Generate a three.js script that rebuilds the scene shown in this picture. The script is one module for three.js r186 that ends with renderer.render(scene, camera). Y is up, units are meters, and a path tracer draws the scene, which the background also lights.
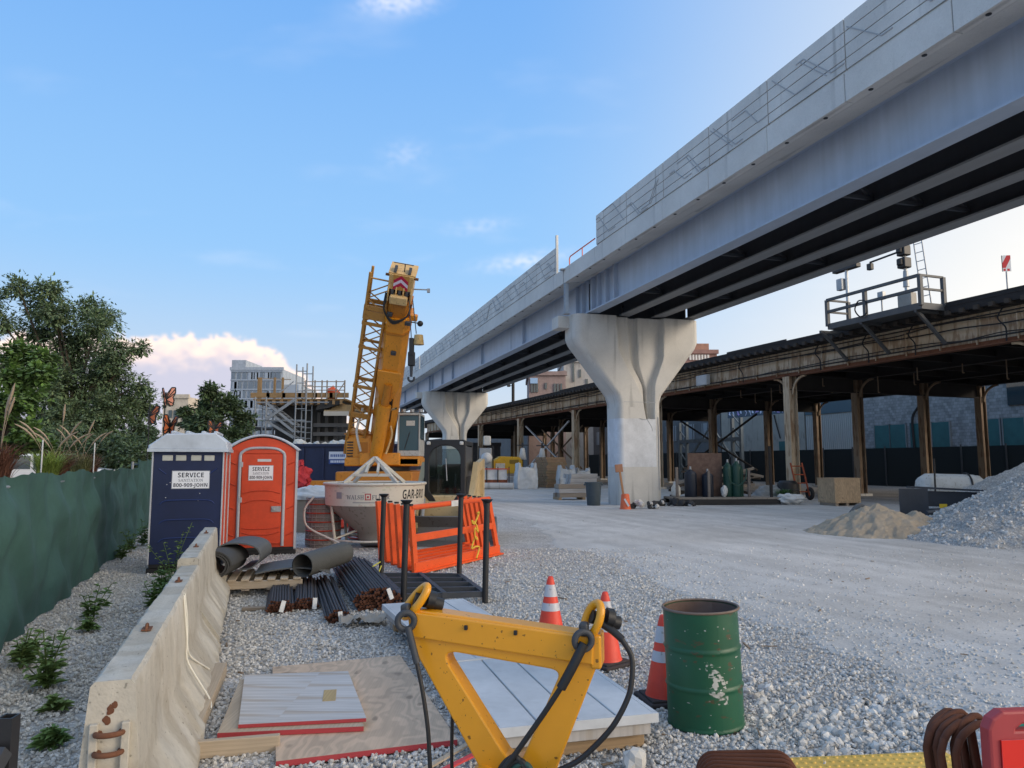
import * as THREE from 'three';
import { mergeGeometries, toCreasedNormals } from 'three/addons/utils/BufferGeometryUtils.js';
import { RoundedBoxGeometry } from 'three/addons/geometries/RoundedBoxGeometry.js';
import { createNoise2D, createNoise3D } from 'simplex-noise';

// ---------------------------------------------------------------- camera, sky, sun, exposure
const scene = new THREE.Scene();
const camera = new THREE.PerspectiveCamera(54.55, 1024 / 768, 0.05, 1500);
camera.position.set(0, 1.75, 0);
camera.rotation.set(Math.atan(79 / 745), 0, 0);
scene.add(camera);

const renderer = new THREE.WebGLRenderer({ antialias: true });
renderer.setSize(1024, 768);
renderer.toneMapping = THREE.LinearToneMapping;
renderer.toneMappingExposure = 1.88;
renderer.shadowMap.enabled = true;

function rng(seed) { let a = seed >>> 0; return () => { a = (a + 0x6d2b79f5) | 0; let t = Math.imul(a ^ (a >>> 15), 1 | a); t = (t + Math.imul(t ^ (t >>> 7), 61 | t)) ^ t; return ((t ^ (t >>> 14)) >>> 0) / 4294967296; }; }
const R0 = rng(11), N2 = createNoise2D(rng(5)), N3 = createNoise3D(rng(6));
const clamp = (v, a = 0, b = 1) => Math.min(b, Math.max(a, v));
const sm = (a, b, x) => { const t = clamp((x - a) / (b - a)); return t * t * (3 - 2 * t); };
const mix = (a, b, t) => a + (b - a) * t;
const mix3 = (a, b, t) => [mix(a[0], b[0], t), mix(a[1], b[1], t), mix(a[2], b[2], t)];
const fbm3 = (x, y, z, o = 4) => { let s = 0, a = 0.5, f = 1; for (let i = 0; i < o; i++) { s += a * N3(x * f, y * f, z * f); a *= 0.5; f *= 2.03; } return s; };
const fbm2 = (x, y, o = 4) => { let s = 0, a = 0.5, f = 1; for (let i = 0; i < o; i++) { s += a * N2(x * f, y * f); a *= 0.5; f *= 2.03; } return s; };

{ // evening sky after a clear day: blue overhead, pale towards the sunset on the right, a towering cloud low on the left
  const w = 2048, h = 1024, px = new Float32Array(w * h * 4);
  for (let j = 0; j < h; j++) {
    const el = ((j + 0.5) / h - 0.5) * Math.PI, e = el * 180 / Math.PI, cy = Math.cos(el), sy = Math.sin(el);
    for (let i = 0; i < w; i++) {
      const ph = ((i + 0.5) / w - 0.5) * Math.PI * 2, dx = Math.cos(ph) * cy, dz = Math.sin(ph) * cy;
      const az = Math.atan2(dx, -dz) * 180 / Math.PI;
      let d = Math.abs(az - 105); if (d > 180) d = 360 - d;
      const g = 0.5 + 0.5 * Math.cos(d * Math.PI / 180);               // 1 towards the sunset, 0 opposite
      const ee = Math.max(e, 0);
      const m = sm(0.36, 0.74, g), add = (c, k) => [c[0] + 2.5 * k, c[1] + 2.1 * k, c[2] + 1.6 * k];
      const low = add(mix3([0.365, 0.405, 0.45], [0.50, 0.485, 0.455], m), Math.pow(g, 6.5));
      const mid = add(mix3([0.182, 0.335, 0.53], [0.48, 0.475, 0.46], m), 0.32 * Math.pow(g, 6));
      const high = add(mix3([0.100, 0.238, 0.49], [0.33, 0.39, 0.47], m), 0.08 * Math.pow(g, 5));
      const top = [0.30, 0.335, 0.39];
      let c = mix3(low, mid, sm(0, 17, ee)); c = mix3(c, high, sm(9, 38, ee)); c = mix3(c, top, sm(35, 90, ee));
      if (e > -1 && e < 60) {                                          // thin high wisps
        const q = 1 / (sy + 0.16), X = dx * q, Z = dz * q;
        let wv = fbm2(X * 1.3 + 3.1, Z * 2.6 + 1.7, 5) * 0.5 + 0.5; wv = sm(0.62, 0.98, wv) * sm(2, 14, e) * 0.14;
        c = mix3(c, [0.58, 0.58, 0.61], wv);
        for (const [a0, e0, ra, re, k] of [[-9.2, 32.9, 2.6, 0.7, 0.7], [1.0, 15.4, 3.0, 0.55, 0.5], [-8.5, 23.0, 1.6, 0.8, 0.22], [-2.5, 18.0, 2.2, 0.5, 0.25]]) {
          const u = (az - a0) / ra, v = (e - e0 - 0.12 * (az - a0)) / re, r = u * u + v * v;
          if (r < 4) c = mix3(c, [0.62, 0.60, 0.63], k * Math.exp(-r) * clamp(0.6 + fbm2(az * 0.9, e * 2.2, 4)));
        }
      }
      if (e > -2 && e < 16 && az > -75 && az < 5) {                     // the cloud bank
        const n = fbm2(az * 0.42, 7.7, 4), bil = Math.abs(fbm2(az * 0.85 + 9, e * 1.1, 4));
        const prof = [[-75, 5], [-50, 7], [-35, 8.4], [-26, 8.9], [-24.4, 9.1], [-22.7, 8.7], [-20.9, 9.4], [-18.3, 8.4], [-15.9, 6.6], [-13.7, 4.6], [-11.5, 2.8], [-7, 0], [5, -3]]; let topE = 0; for (let q = 1; q < prof.length; q++) if (az >= prof[q - 1][0] && az < prof[q][0]) topE = mix(prof[q - 1][1], prof[q][1], (az - prof[q - 1][0]) / (prof[q][0] - prof[q - 1][0]));
        topE += 0.1 + 0.7 * n; topE -= bil * 1.1;
        const m = sm(-0.12, 0.2, topE - e) * sm(-75, -60, az);
        const lit = clamp(1 - (topE - e) / 2.7 + 0.42 * fbm2(az * 0.55 + 4, e * 0.9 + 2, 5) - 0.2 * bil);
        const body = mix3([0.41, 0.385, 0.43], [0.36, 0.355, 0.43], sm(0, 4, e));
        const cc = mix3(body, [0.74, 0.57, 0.48], sm(0.0, 1.0, lit));
        c = mix3(c, cc, m * 0.94);
      }
      if (e < 0) c = mix3(c, [0.30, 0.30, 0.31], sm(0, -6, e) );
      const k = (j * w + i) * 4; px[k] = c[0]; px[k + 1] = c[1]; px[k + 2] = c[2]; px[k + 3] = 1;
    }
  }
  const t = new THREE.DataTexture(px, w, h, THREE.RGBAFormat, THREE.FloatType);
  t.mapping = THREE.EquirectangularReflectionMapping; t.magFilter = t.minFilter = THREE.LinearFilter; t.needsUpdate = true;
  scene.background = t; scene.environment = t;
}
// the last, veiled sun: low on the right and a little behind the camera, very soft
const sun = new THREE.DirectionalLight(new THREE.Color(1.0, 0.84, 0.66), 1.2);
sun.position.set(60, 29, 6); sun.target.position.set(0, 0, -20); scene.add(sun, sun.target);
sun.castShadow = true; sun.shadow.radius = 45; sun.shadow.mapSize.set(2048, 2048);
Object.assign(sun.shadow.camera, { left: -60, right: 60, top: 60, bottom: -60, near: 1, far: 250 });

// ---------------------------------------------------------------- helpers
const V = (x, y, z) => new THREE.Vector3(x, y, z);
const used = new Map();
function numbered(n) { const k = used.get(n) ?? 0; used.set(n, k + 1); return k ? `${n}_${String(k).padStart(3, '0')}` : n; }
function uvBox(g, long) {
  g.computeBoundingBox(); const s = g.boundingBox.getSize(V()), p = g.attributes.position, n = g.attributes.normal, uv = new Float32Array(p.count * 2);
  const L = long ? (s.x >= s.y && s.x >= s.z ? 0 : s.y >= s.z ? 1 : 2) : -1, off = long ? R0() * 7 : 0;
  const a = V(), b = V(), c = V(), q = V();
  for (let i = 0; i < p.count; i += 3) {
    a.fromBufferAttribute(p, i); b.fromBufferAttribute(p, i + 1); c.fromBufferAttribute(p, i + 2);
    q.subVectors(c, b).cross(a.clone().sub(b)); const x = Math.abs(q.x), y = Math.abs(q.y), z = Math.abs(q.z);
    const ax = x >= y && x >= z ? 0 : y >= z ? 1 : 2;
    for (let k = 0; k < 3; k++) {
      const P = [p.getX(i + k), p.getY(i + k), p.getZ(i + k)]; let u, v;
      if (L >= 0 && ax !== L) { v = P[L]; u = P[3 - L - ax]; } else if (ax === 0) { u = P[2]; v = P[1]; } else if (ax === 1) { u = P[0]; v = P[2]; } else { u = P[0]; v = P[1]; }
      uv[(i + k) * 2] = u + off; uv[(i + k) * 2 + 1] = v + off * 0.37;
    }
  }
  g.setAttribute('uv', new THREE.BufferAttribute(uv, 2));
}
function join(gs) {
  const out = gs.map((g) => { const q = g.index ? g.toNonIndexed() : g.clone(); for (const k of Object.keys(q.attributes)) if (!['position', 'normal', 'uv'].includes(k)) q.deleteAttribute(k); if (!q.attributes.normal) q.computeVertexNormals(); if (!q.attributes.uv) q.setAttribute('uv', new THREE.BufferAttribute(new Float32Array(q.attributes.position.count * 2), 2)); q.morphAttributes = {}; q.clearGroups(); return q; });
  return out.length === 1 ? out[0] : mergeGeometries(out);
}
// one named mesh; uv in metres from the shape itself ('box', or 'long' for grain along the piece, or 'keep')
function mesh(name, geos, m, parent, uv = 'box') {
  const g = join(Array.isArray(geos) ? geos : [geos]); if (uv !== 'keep') uvBox(g, uv === 'long');
  const o = new THREE.Mesh(g, m); o.name = parent === scene ? numbered(name) : name; o.castShadow = o.receiveShadow = true; parent.add(o); return o;
}
function share(o, name, parent, x, y, z, ry = 0) { const c = new THREE.Mesh(o.geometry, o.material); c.name = name; c.position.set(x, y, z); c.rotation.y = ry; c.castShadow = c.receiveShadow = true; parent.add(c); return c; }
function tag(o, label, category, group) { o.userData.label = label; o.userData.category = category; if (group) o.userData.group = group; return o; }
function thing(name, label, category, [x, y, z] = [0, 0, 0], ry = 0, group) { const o = new THREE.Group(); o.name = numbered(name); o.position.set(x, y, z); o.rotation.y = ry; scene.add(o); return tag(o, label, category, group); }
function dup(src, label, [x, y, z], ry = 0) { const c = src.clone(); c.name = numbered(src.name.replace(/_\d\d\d$/, '')); c.userData = { ...src.userData, label }; c.position.set(x, y, z); c.rotation.y = ry; scene.add(c); return c; }
const structure = (o) => { o.userData.kind = 'structure'; return o; };
const stuff = (o) => { o.userData.kind = 'stuff'; return o; };

const xf = (g, x, y, z, rx = 0, ry = 0, rz = 0) => { if (rx || ry || rz) g.applyMatrix4(new THREE.Matrix4().makeRotationFromEuler(new THREE.Euler(rx, ry, rz, 'YXZ'))); return g.translate(x, y, z); };
const bx = (w, h, d, x = 0, y = 0, z = 0, rx, ry, rz) => xf(new THREE.BoxGeometry(w, h, d), x, y, z, rx, ry, rz);
const rb = (w, h, d, x = 0, y = 0, z = 0, r = 0.01, rx, ry, rz) => xf(new RoundedBoxGeometry(w, h, d, 1, Math.min(r, w / 2.01, h / 2.01, d / 2.01)), x, y, z, rx, ry, rz);
const cyl = (r0, r1, h, x = 0, y = 0, z = 0, seg = 20, open = false) => new THREE.CylinderGeometry(r1, r0, h, seg, 1, open).translate(x, y + h / 2, z);
function orient(g, a, b) { const d = b.clone().sub(a), q = new THREE.Quaternion().setFromUnitVectors(V(0, 1, 0), d.clone().normalize()); g.applyQuaternion(q); const m = a.clone().add(b).multiplyScalar(0.5); return g.translate(m.x, m.y, m.z); }
const rod = (a, b, r, seg = 8, r2 = r) => orient(new THREE.CylinderGeometry(r2, r, a.distanceTo(b), seg), a, b);
function bar(a, b, w, t, up = V(0, 1, 0)) { // rectangular section: w across, t along 'up'
  const d = b.clone().sub(a), L = d.length(); d.normalize(); let s = V().crossVectors(d, up); if (s.lengthSq() < 1e-6) s.crossVectors(d, V(1, 0, 0)); s.normalize(); const u = V().crossVectors(s, d);
  const g = new THREE.BoxGeometry(w, t, L); g.applyMatrix4(new THREE.Matrix4().makeBasis(s, u, d.clone().negate())); const m = a.clone().add(b).multiplyScalar(0.5); return g.translate(m.x, m.y, m.z);
}
const path = (pts, r, seg = 24, rad = 8, closed = false) => new THREE.TubeGeometry(new THREE.CatmullRomCurve3(pts, closed, 'catmullrom', 0.4), seg, r, rad, closed);
function poly(pts, depth, bev = 0, z = 0) { // outline in x,y extruded to +-depth/2
  const s = new THREE.Shape(pts.map((p) => new THREE.Vector2(p[0], p[1])));
  const g = new THREE.ExtrudeGeometry(s, { depth: depth - 2 * bev, bevelEnabled: bev > 0, bevelSize: bev, bevelThickness: bev, bevelOffset: -bev, bevelSegments: 1 });
  return g.translate(0, 0, z - depth / 2 + bev);
}
const lathe = (pts, seg = 28) => new THREE.LatheGeometry(pts.map((p) => new THREE.Vector2(p[0], p[1])), seg);
function sheet(nu, nv, fn, flipped) { // parametric grid, fn(u,v) -> [x,y,z]; uv left in 0..1
  const g = new THREE.PlaneGeometry(1, 1, nu, nv), p = g.attributes.position, uv = g.attributes.uv;
  for (let i = 0; i < p.count; i++) { const q = fn(uv.getX(i), uv.getY(i)); p.setXYZ(i, q[0], q[1], q[2]); }
  g.computeVertexNormals(); return g;
}
function lumps(g, amp, f, seed = 0) { const p = g.attributes.position, n = g.attributes.normal; for (let i = 0; i < p.count; i++) { const k = amp * fbm3(p.getX(i) * f + seed, p.getY(i) * f, p.getZ(i) * f - seed, 3); p.setXYZ(i, p.getX(i) + n.getX(i) * k, p.getY(i) + n.getY(i) * k, p.getZ(i) + n.getZ(i) * k); } g.computeVertexNormals(); return g; }

// ---------------------------------------------------------------- textures
// tileable value noise on a lattice of period P
function lattice(seed) { const r = rng(seed), a = new Float32Array(4096); for (let i = 0; i < 4096; i++) a[i] = r(); return a; }
const LT = lattice(77);
function tn(x, y, P, s = 0) { const xi = Math.floor(x), yi = Math.floor(y), fx = x - xi, fy = y - yi, q = (i, j) => LT[((((i % P) + P) % P) * 57 + (((j % P) + P) % P) * 131 + s * 917) & 4095], a = fx * fx * (3 - 2 * fx), b = fy * fy * (3 - 2 * fy); return mix(mix(q(xi, yi), q(xi + 1, yi), a), mix(q(xi, yi + 1), q(xi + 1, yi + 1), a), b); }
const tf = (u, v, P, o = 4, s = 0) => { let r = 0, a = 0.5, t = 0; for (let i = 0; i < o; i++) { r += a * tn(u * P, v * P, P, s + i); t += a; a *= 0.55; P *= 2; } return r / t; };
function tex(size, metres, fn, srgb = true, sy = metres) {
  const d = new Uint8Array(size * size * 4);
  for (let j = 0; j < size; j++) for (let i = 0; i < size; i++) { let c = fn((i + 0.5) / size, (j + 0.5) / size); if (!Array.isArray(c)) c = [c, c, c]; const k = (j * size + i) * 4; for (let m = 0; m < 3; m++) { let q = clamp(c[m]); if (srgb) q = q <= 0.0031308 ? q * 12.92 : 1.055 * Math.pow(q, 1 / 2.4) - 0.055; d[k + m] = q * 255; } d[k + 3] = 255; }
  const t = new THREE.DataTexture(d, size, size); t.wrapS = t.wrapT = THREE.RepeatWrapping; t.repeat.set(1 / metres, 1 / sy); t.magFilter = THREE.LinearFilter; t.minFilter = THREE.LinearMipmapLinearFilter; t.generateMipmaps = true; if (srgb) t.colorSpace = THREE.SRGBColorSpace; t.needsUpdate = true; return t;
}
const T = {};
T.mottle = tex(512, 2.3, (u, v) => { const a = tf(u, v, 5, 6), b = tf(u, v, 48, 3, 9); return 0.62 + 0.42 * a + 0.12 * (b - 0.5); });
T.grit = tex(512, 0.9, (u, v) => { const b = tf(u, v, 90, 2, 3), a = tf(u, v, 7, 5, 5); return 0.5 * b + 0.5 * a; }, false);
T.concrete = tex(1024, 4.1, (u, v) => { const a = tf(u, v, 4, 6), s = tf(u * 1, v, 3, 4, 4), st = tn(u * 40, v * 3, 40, 2) * tn(u * 11, v * 2, 11, 6), f = tf(u, v, 160, 2, 8); const pit = tn(u * 210, v * 210, 210, 12) > 0.955 ? 0.28 : 0; const k = 0.60 + 0.30 * a + 0.16 * s - 0.24 * sm(0.35, 0.8, st) + 0.10 * (f - 0.5) - pit; return [k, k * (0.992 - 0.02 * s), k * (0.975 - 0.05 * s)]; });
T.steel = tex(512, 3.7, (u, v) => { const st = tf(u * 6, v * 0.5 + 0.25, 6, 3, 2), a = tf(u, v, 5, 5), r = tn(u * 60, v * 4, 60, 6); const k = 0.78 + 0.18 * a + 0.10 * (tn(u * 24, v * 2, 24, 3) - 0.5) + 0.05 * (r - 0.5); return [k, k, k * 1.0]; });
T.scuff = tex(512, 1.3, (u, v) => { const a = tf(u, v, 6, 5), s = tn(u * 9 + v * 40, v * 5, 9, 4), d = sm(0.66, 0.74, tf(u, v, 22, 4, 7)); let k = 0.80 + 0.22 * a; k = mix(k, 0.42, d * 0.55); return [k, k * (1 - 0.04 * d), k * (1 - 0.10 * d)]; });
T.wood = tex(512, 0.5, (u, v) => { const w = u * 22 + 1.8 * tf(u, v, 3, 3); const ring = 0.5 + 0.5 * Math.sin(w * 6.283 * 0.9), g = tn(u * 200, v * 6, 200, 2), a = tf(u, v, 4, 4, 3); const k = 0.62 + 0.16 * ring * a + 0.18 * g + 0.2 * (a - 0.5); return [k, k * 0.965, k * 0.92]; }, true, 1.7);
T.ply = tex(512, 1.22, (u, v) => { const q = tf(u, v, 3, 4, 8) * 9 + u * 5, ring = sm(0.2, 0.9, 0.5 + 0.5 * Math.sin(q * 6.283)), g = tn(u * 260, v * 9, 260, 2), a = tf(u, v, 5, 5, 3), kn = sm(0.8, 0.9, tn(u * 14, v * 14, 14, 9)); const k = 0.66 + 0.15 * ring + 0.10 * g + 0.26 * (a - 0.5) - 0.25 * kn; return [k, k * (0.97 - 0.02 * ring), k * (0.93 - 0.03 * ring)]; }, true, 2.2);
T.weathered = tex(512, 1.22, (u, v) => { const a = tf(u, v, 4, 5, 2), st = tn(u * 60, v * 5, 60, 3), st2 = tf(u * 8, v, 8, 3, 5); const bl = sm(0.55, 0.75, tf(u * 4, v * 0.7, 4, 4, 6)); const k = 0.66 + 0.14 * st + 0.2 * (st2 - 0.5) + 0.14 * a; return mix3([k, k, k * 1.01], [k * 0.86, k * 0.80, k * 0.72], bl * 0.7); }, true, 2.4);
T.weatheredX = tex(512, 2.4, (v, u) => { const a = tf(u, v, 4, 5, 2), st = tn(u * 60, v * 5, 60, 3), st2 = tf(u * 8, v, 8, 3, 5), bl = sm(0.46, 0.66, tf(u * 4, v * 0.7, 4, 4, 6)), k = 0.66 + 0.07 * st + 0.26 * (st2 - 0.5) + 0.18 * a; return mix3([k, k, k * 1.01], [k * 0.80, k * 0.70, k * 0.60], bl * 0.75); }, true, 1.22);
T.paintwear = tex(1024, 0.9, (u, v) => { const a = tf(u, v, 5, 5), c = sm(0.785, 0.80, tf(u, v, 34, 4, 7)), c2 = sm(0.89, 0.91, tf(u, v, 90, 2, 3)), s = tn(u * 6 + v * 2, v * 190, 190, 4) > 0.965 ? tn(u * 9, v * 4, 9, 2) : 0; let k = 0.82 + 0.2 * a; let q = [k + 0.12 * s, k + 0.12 * s, k + 0.12 * s]; return mix3(q, [0.16, 0.15, 0.15], clamp(c + c2) * 0.85); });
T.dust = tex(1024, 3.1, (u, v) => { const a = tf(u, v, 5, 6, 1), f = tf(u, v, 150, 2, 6), pb = sm(0.80, 0.86, tn(u * 190, v * 190, 190, 3)), dk = sm(0.84, 0.9, tn(u * 120, v * 120, 120, 8)); const k = 0.74 + 0.20 * (a - 0.5) + 0.14 * (f - 0.5) + 0.12 * pb - 0.16 * dk; return [k, k * 0.99, k * 0.975]; });
T.stained = tex(1024, 2.7, (u, v) => { const a = tf(u, v, 5, 6), s = tf(u, v, 9, 5, 4), st = tn(u * 46, v * 4, 46, 2), f = tf(u, v, 120, 3, 8), pit = tn(u * 160, v * 160, 160, 12) > 0.94 ? 0.3 : 0, d = sm(0.54, 0.66, s), w = sm(0.60, 0.72, tf(u, v, 7, 5, 15)); let k = 0.74 + 0.28 * (a - 0.5) + 0.10 * (st - 0.5) + 0.12 * (f - 0.5) - pit; let c = mix3([k, k * 0.985, k * 0.955], [k * 0.70, k * 0.65, k * 0.58], d * 0.5); return mix3(c, [k * 1.12, k * 1.13, k * 1.14], w * 0.7); });
T.rust = tex(512, 1.1, (u, v) => { const a = tf(u, v, 8, 6, 1), b = tf(u, v, 30, 3, 4); return mix3([0.55, 0.40, 0.33], [1.0, 0.86, 0.74], clamp(a * 1.25 - 0.2 + 0.3 * (b - 0.5))); });
// old paint breaking into rust, streaked downwards
T.rustpaint = tex(1024, 5.3, (u, v) => { const a = tf(u, v, 6, 6, 2), st = tf(u * 9, v, 9, 4, 5), st2 = tn(u * 70, v * 4, 70, 3), p = sm(0.47, 0.62, 0.55 * a + 0.45 * st + 0.10 * (st2 - 0.5)); const k = 0.72 + 0.3 * a + 0.12 * (st2 - 0.5); return mix3([k, k * 0.97, k * 0.92], [0.42 * k, 0.29 * k, 0.20 * k], p * 0.75); });
T.weave = tex(256, 0.16, (u, v) => { const a = 0.5 + 0.5 * Math.sin(u * 6.283 * 32), b = 0.5 + 0.5 * Math.sin(v * 6.283 * 32), n = tf(u, v, 4, 3); return 0.7 + 0.14 * a * b + 0.2 * n; });
T.gravelBump = null;
{ // crushed stone: tileable cells, each stone its own tone
  const S = 1024, C = 74, r = rng(3), pts = new Float32Array(C * C * 4); for (let i = 0; i < C * C; i++) { pts[i * 4] = 0.1 + 0.8 * r(); pts[i * 4 + 1] = 0.1 + 0.8 * r(); pts[i * 4 + 2] = Math.pow(r(), 1.2); pts[i * 4 + 3] = 0.6 + 0.6 * r(); }
  const dist = new Float32Array(S * S), id = new Int32Array(S * S);
  for (let j = 0; j < S; j++) for (let i = 0; i < S; i++) { const x = i / S * C, y = j / S * C, xi = Math.floor(x), yi = Math.floor(y); let b1 = 9, b2 = 9, bi = 0; for (let q = -1; q <= 1; q++) for (let p = -1; p <= 1; p++) { const cx = (xi + p + C) % C, cy = (yi + q + C) % C, k = (cy * C + cx) * 4; const ex = xi + p + pts[k] - x, ey = yi + q + pts[k + 1] - y, dd = Math.hypot(ex, ey) * pts[k + 3]; if (dd < b1) { b2 = b1; b1 = dd; bi = k; } else if (dd < b2) b2 = dd; } dist[j * S + i] = b2 - b1; id[j * S + i] = bi; }
  const at = (u, v) => { const i = Math.min(S - 1, Math.floor(u * S)), j = Math.min(S - 1, Math.floor(v * S)); return j * S + i; };
  T.gravel = tex(S, 1.75, (u, v) => { const k = at(u, v), t = pts[id[k] + 2], n = tf(u, v, 60, 2, 4), m = tf(u, v, 4, 4, 2); const l = 0.52 + 0.5 * t * t + 0.18 * (n - 0.5) + 0.22 * (m - 0.5), w = 0.035 * (pts[id[k] + 3] - 0.9); return [l * (1 + w), l, l * (1 - w)]; });
  T.gravelBump = tex(S, 1.75, (u, v) => { const k = at(u, v); return 0.75 * sm(0, 0.5, dist[k]) * (0.5 + 0.5 * pts[id[k] + 2]) + 0.25 * tf(u, v, 30, 3); }, false);
}
function M(color, roughness = 0.8, o = {}) { const { map, bump, bs = 0.002, metal = 0, ...rest } = o; const m = new (rest.clearcoat || rest.transmission || rest.sheen ? THREE.MeshPhysicalMaterial : THREE.MeshStandardMaterial)({ color: new THREE.Color().setRGB(...color), roughness, metalness: metal, ...rest }); if (map) m.map = map; if (bump) { m.bumpMap = bump; m.bumpScale = bs; } return m; }
function canvasTex(w, h, draw) { const c = document.createElement('canvas'); c.width = w; c.height = h; draw(c.getContext('2d'), w, h); const t = new THREE.CanvasTexture(c); t.colorSpace = THREE.SRGBColorSpace; t.anisotropy = 4; return t; }
// a flat printed face w x h (its own 0..1 uv) centred at x,y,z, turned by ry
const face = (w, h, x, y, z, ry = 0, rx = 0) => { const g = new THREE.BoxGeometry(w, h, 0.004); return xf(g, x, y, z, rx, ry); };

const mat = {
  girder: M([0.44, 0.52, 0.64], 0.45, { map: T.steel }), girderShade: M([0.055, 0.062, 0.075], 0.7, { map: T.steel }), flangeShade: M([0.27, 0.28, 0.29], 0.6, { map: T.steel }),  // inner girder and flange colours: girder steel with under-deck shade painted in
  concrete: M([0.67, 0.665, 0.645], 0.88, { map: T.concrete, bump: T.grit, bs: 0.002 }), concreteW: M([0.70, 0.69, 0.68], 0.85, { map: T.concrete, bump: T.grit, bs: 0.002 }),
  concreteP: M([0.70, 0.70, 0.69], 0.85, { map: T.concrete, bump: T.grit, bs: 0.002 }), concreteLine: M([0.36, 0.37, 0.385], 0.9), whitePaint: M([0.74, 0.76, 0.79], 0.75, { map: T.mottle }),
  barrier: M([0.68, 0.635, 0.55], 0.92, { map: T.stained, bump: T.grit, bs: 0.003 }),
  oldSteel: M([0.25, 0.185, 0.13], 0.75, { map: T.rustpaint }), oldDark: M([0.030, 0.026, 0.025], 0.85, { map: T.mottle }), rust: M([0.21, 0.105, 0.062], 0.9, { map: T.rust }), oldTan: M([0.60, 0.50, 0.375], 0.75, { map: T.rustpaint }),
  black: M([0.018, 0.018, 0.02], 0.5, { map: T.mottle }), blackMatte: M([0.022, 0.022, 0.024], 0.85, { map: T.mottle }), rubber: M([0.075, 0.075, 0.075], 0.8, { map: T.mottle, bump: T.grit, bs: 0.002 }),
  tyre: M([0.025, 0.025, 0.026], 0.9), galv: M([0.45, 0.47, 0.49], 0.5, { metal: 0.5, map: T.mottle }), darkSteel: M([0.07, 0.075, 0.085], 0.6, { metal: 0.3, map: T.mottle }), white: M([0.78, 0.78, 0.77], 0.6, { map: T.mottle }), dirtyWhite: M([0.66, 0.65, 0.61], 0.7, { map: T.scuff }),
  wood: M([0.46, 0.33, 0.20], 0.85, { map: T.wood }), woodGrey: M([0.40, 0.34, 0.28], 0.9, { map: T.wood }), woodPale: M([0.62, 0.52, 0.40], 0.85, { map: T.wood }), ply: M([0.56, 0.42, 0.28], 0.85, { map: T.ply }), plyPale: M([0.70, 0.545, 0.41], 0.85, { map: T.ply }), weatheredX: M([0.66, 0.65, 0.64], 0.9, { map: T.weatheredX }), weathered: M([0.56, 0.53, 0.50], 0.9, { map: T.weathered }), redEdge: M([0.42, 0.05, 0.06], 0.8),
  crane: M([0.80, 0.31, 0.018], 0.42, { map: T.scuff, clearcoat: 0.25, clearcoatRoughness: 0.3 }), craneDark: M([0.55, 0.20, 0.015], 0.5, { map: T.scuff }), yoke: M([0.84, 0.36, 0.008], 0.40, { map: T.paintwear, clearcoat: 0.4, clearcoatRoughness: 0.25 }),
  orange: M([0.88, 0.115, 0.02], 0.5, { map: T.paintwear }), cone: M([1.0, 0.085, 0.045], 0.5, { map: T.mottle }), tan: M([0.58, 0.44, 0.24], 0.55, { map: T.scuff }), glass: M([0.55, 0.65, 0.68], 0.05, { transmission: 1, thickness: 0 }), darkGlass: M([0.03, 0.05, 0.06], 0.06, { metal: 0.0, clearcoat: 1 }),
  leaf: M([0.075, 0.13, 0.04], 0.75, { side: THREE.DoubleSide, transmission: 0.25 }),
};
// ---------------------------------------------------------------- frames: both viaducts run away to the left of the lens
const angA = 16.857 * Math.PI / 180, angB = 20.291 * Math.PI / 180;
const inFrame = (a) => (s, p, y = 0) => [-s * Math.sin(a) + p * Math.cos(a), y, -s * Math.cos(a) - p * Math.sin(a)];
const AW = inFrame(angA), BW = inFrame(angB);   // along, across -> world

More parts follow.
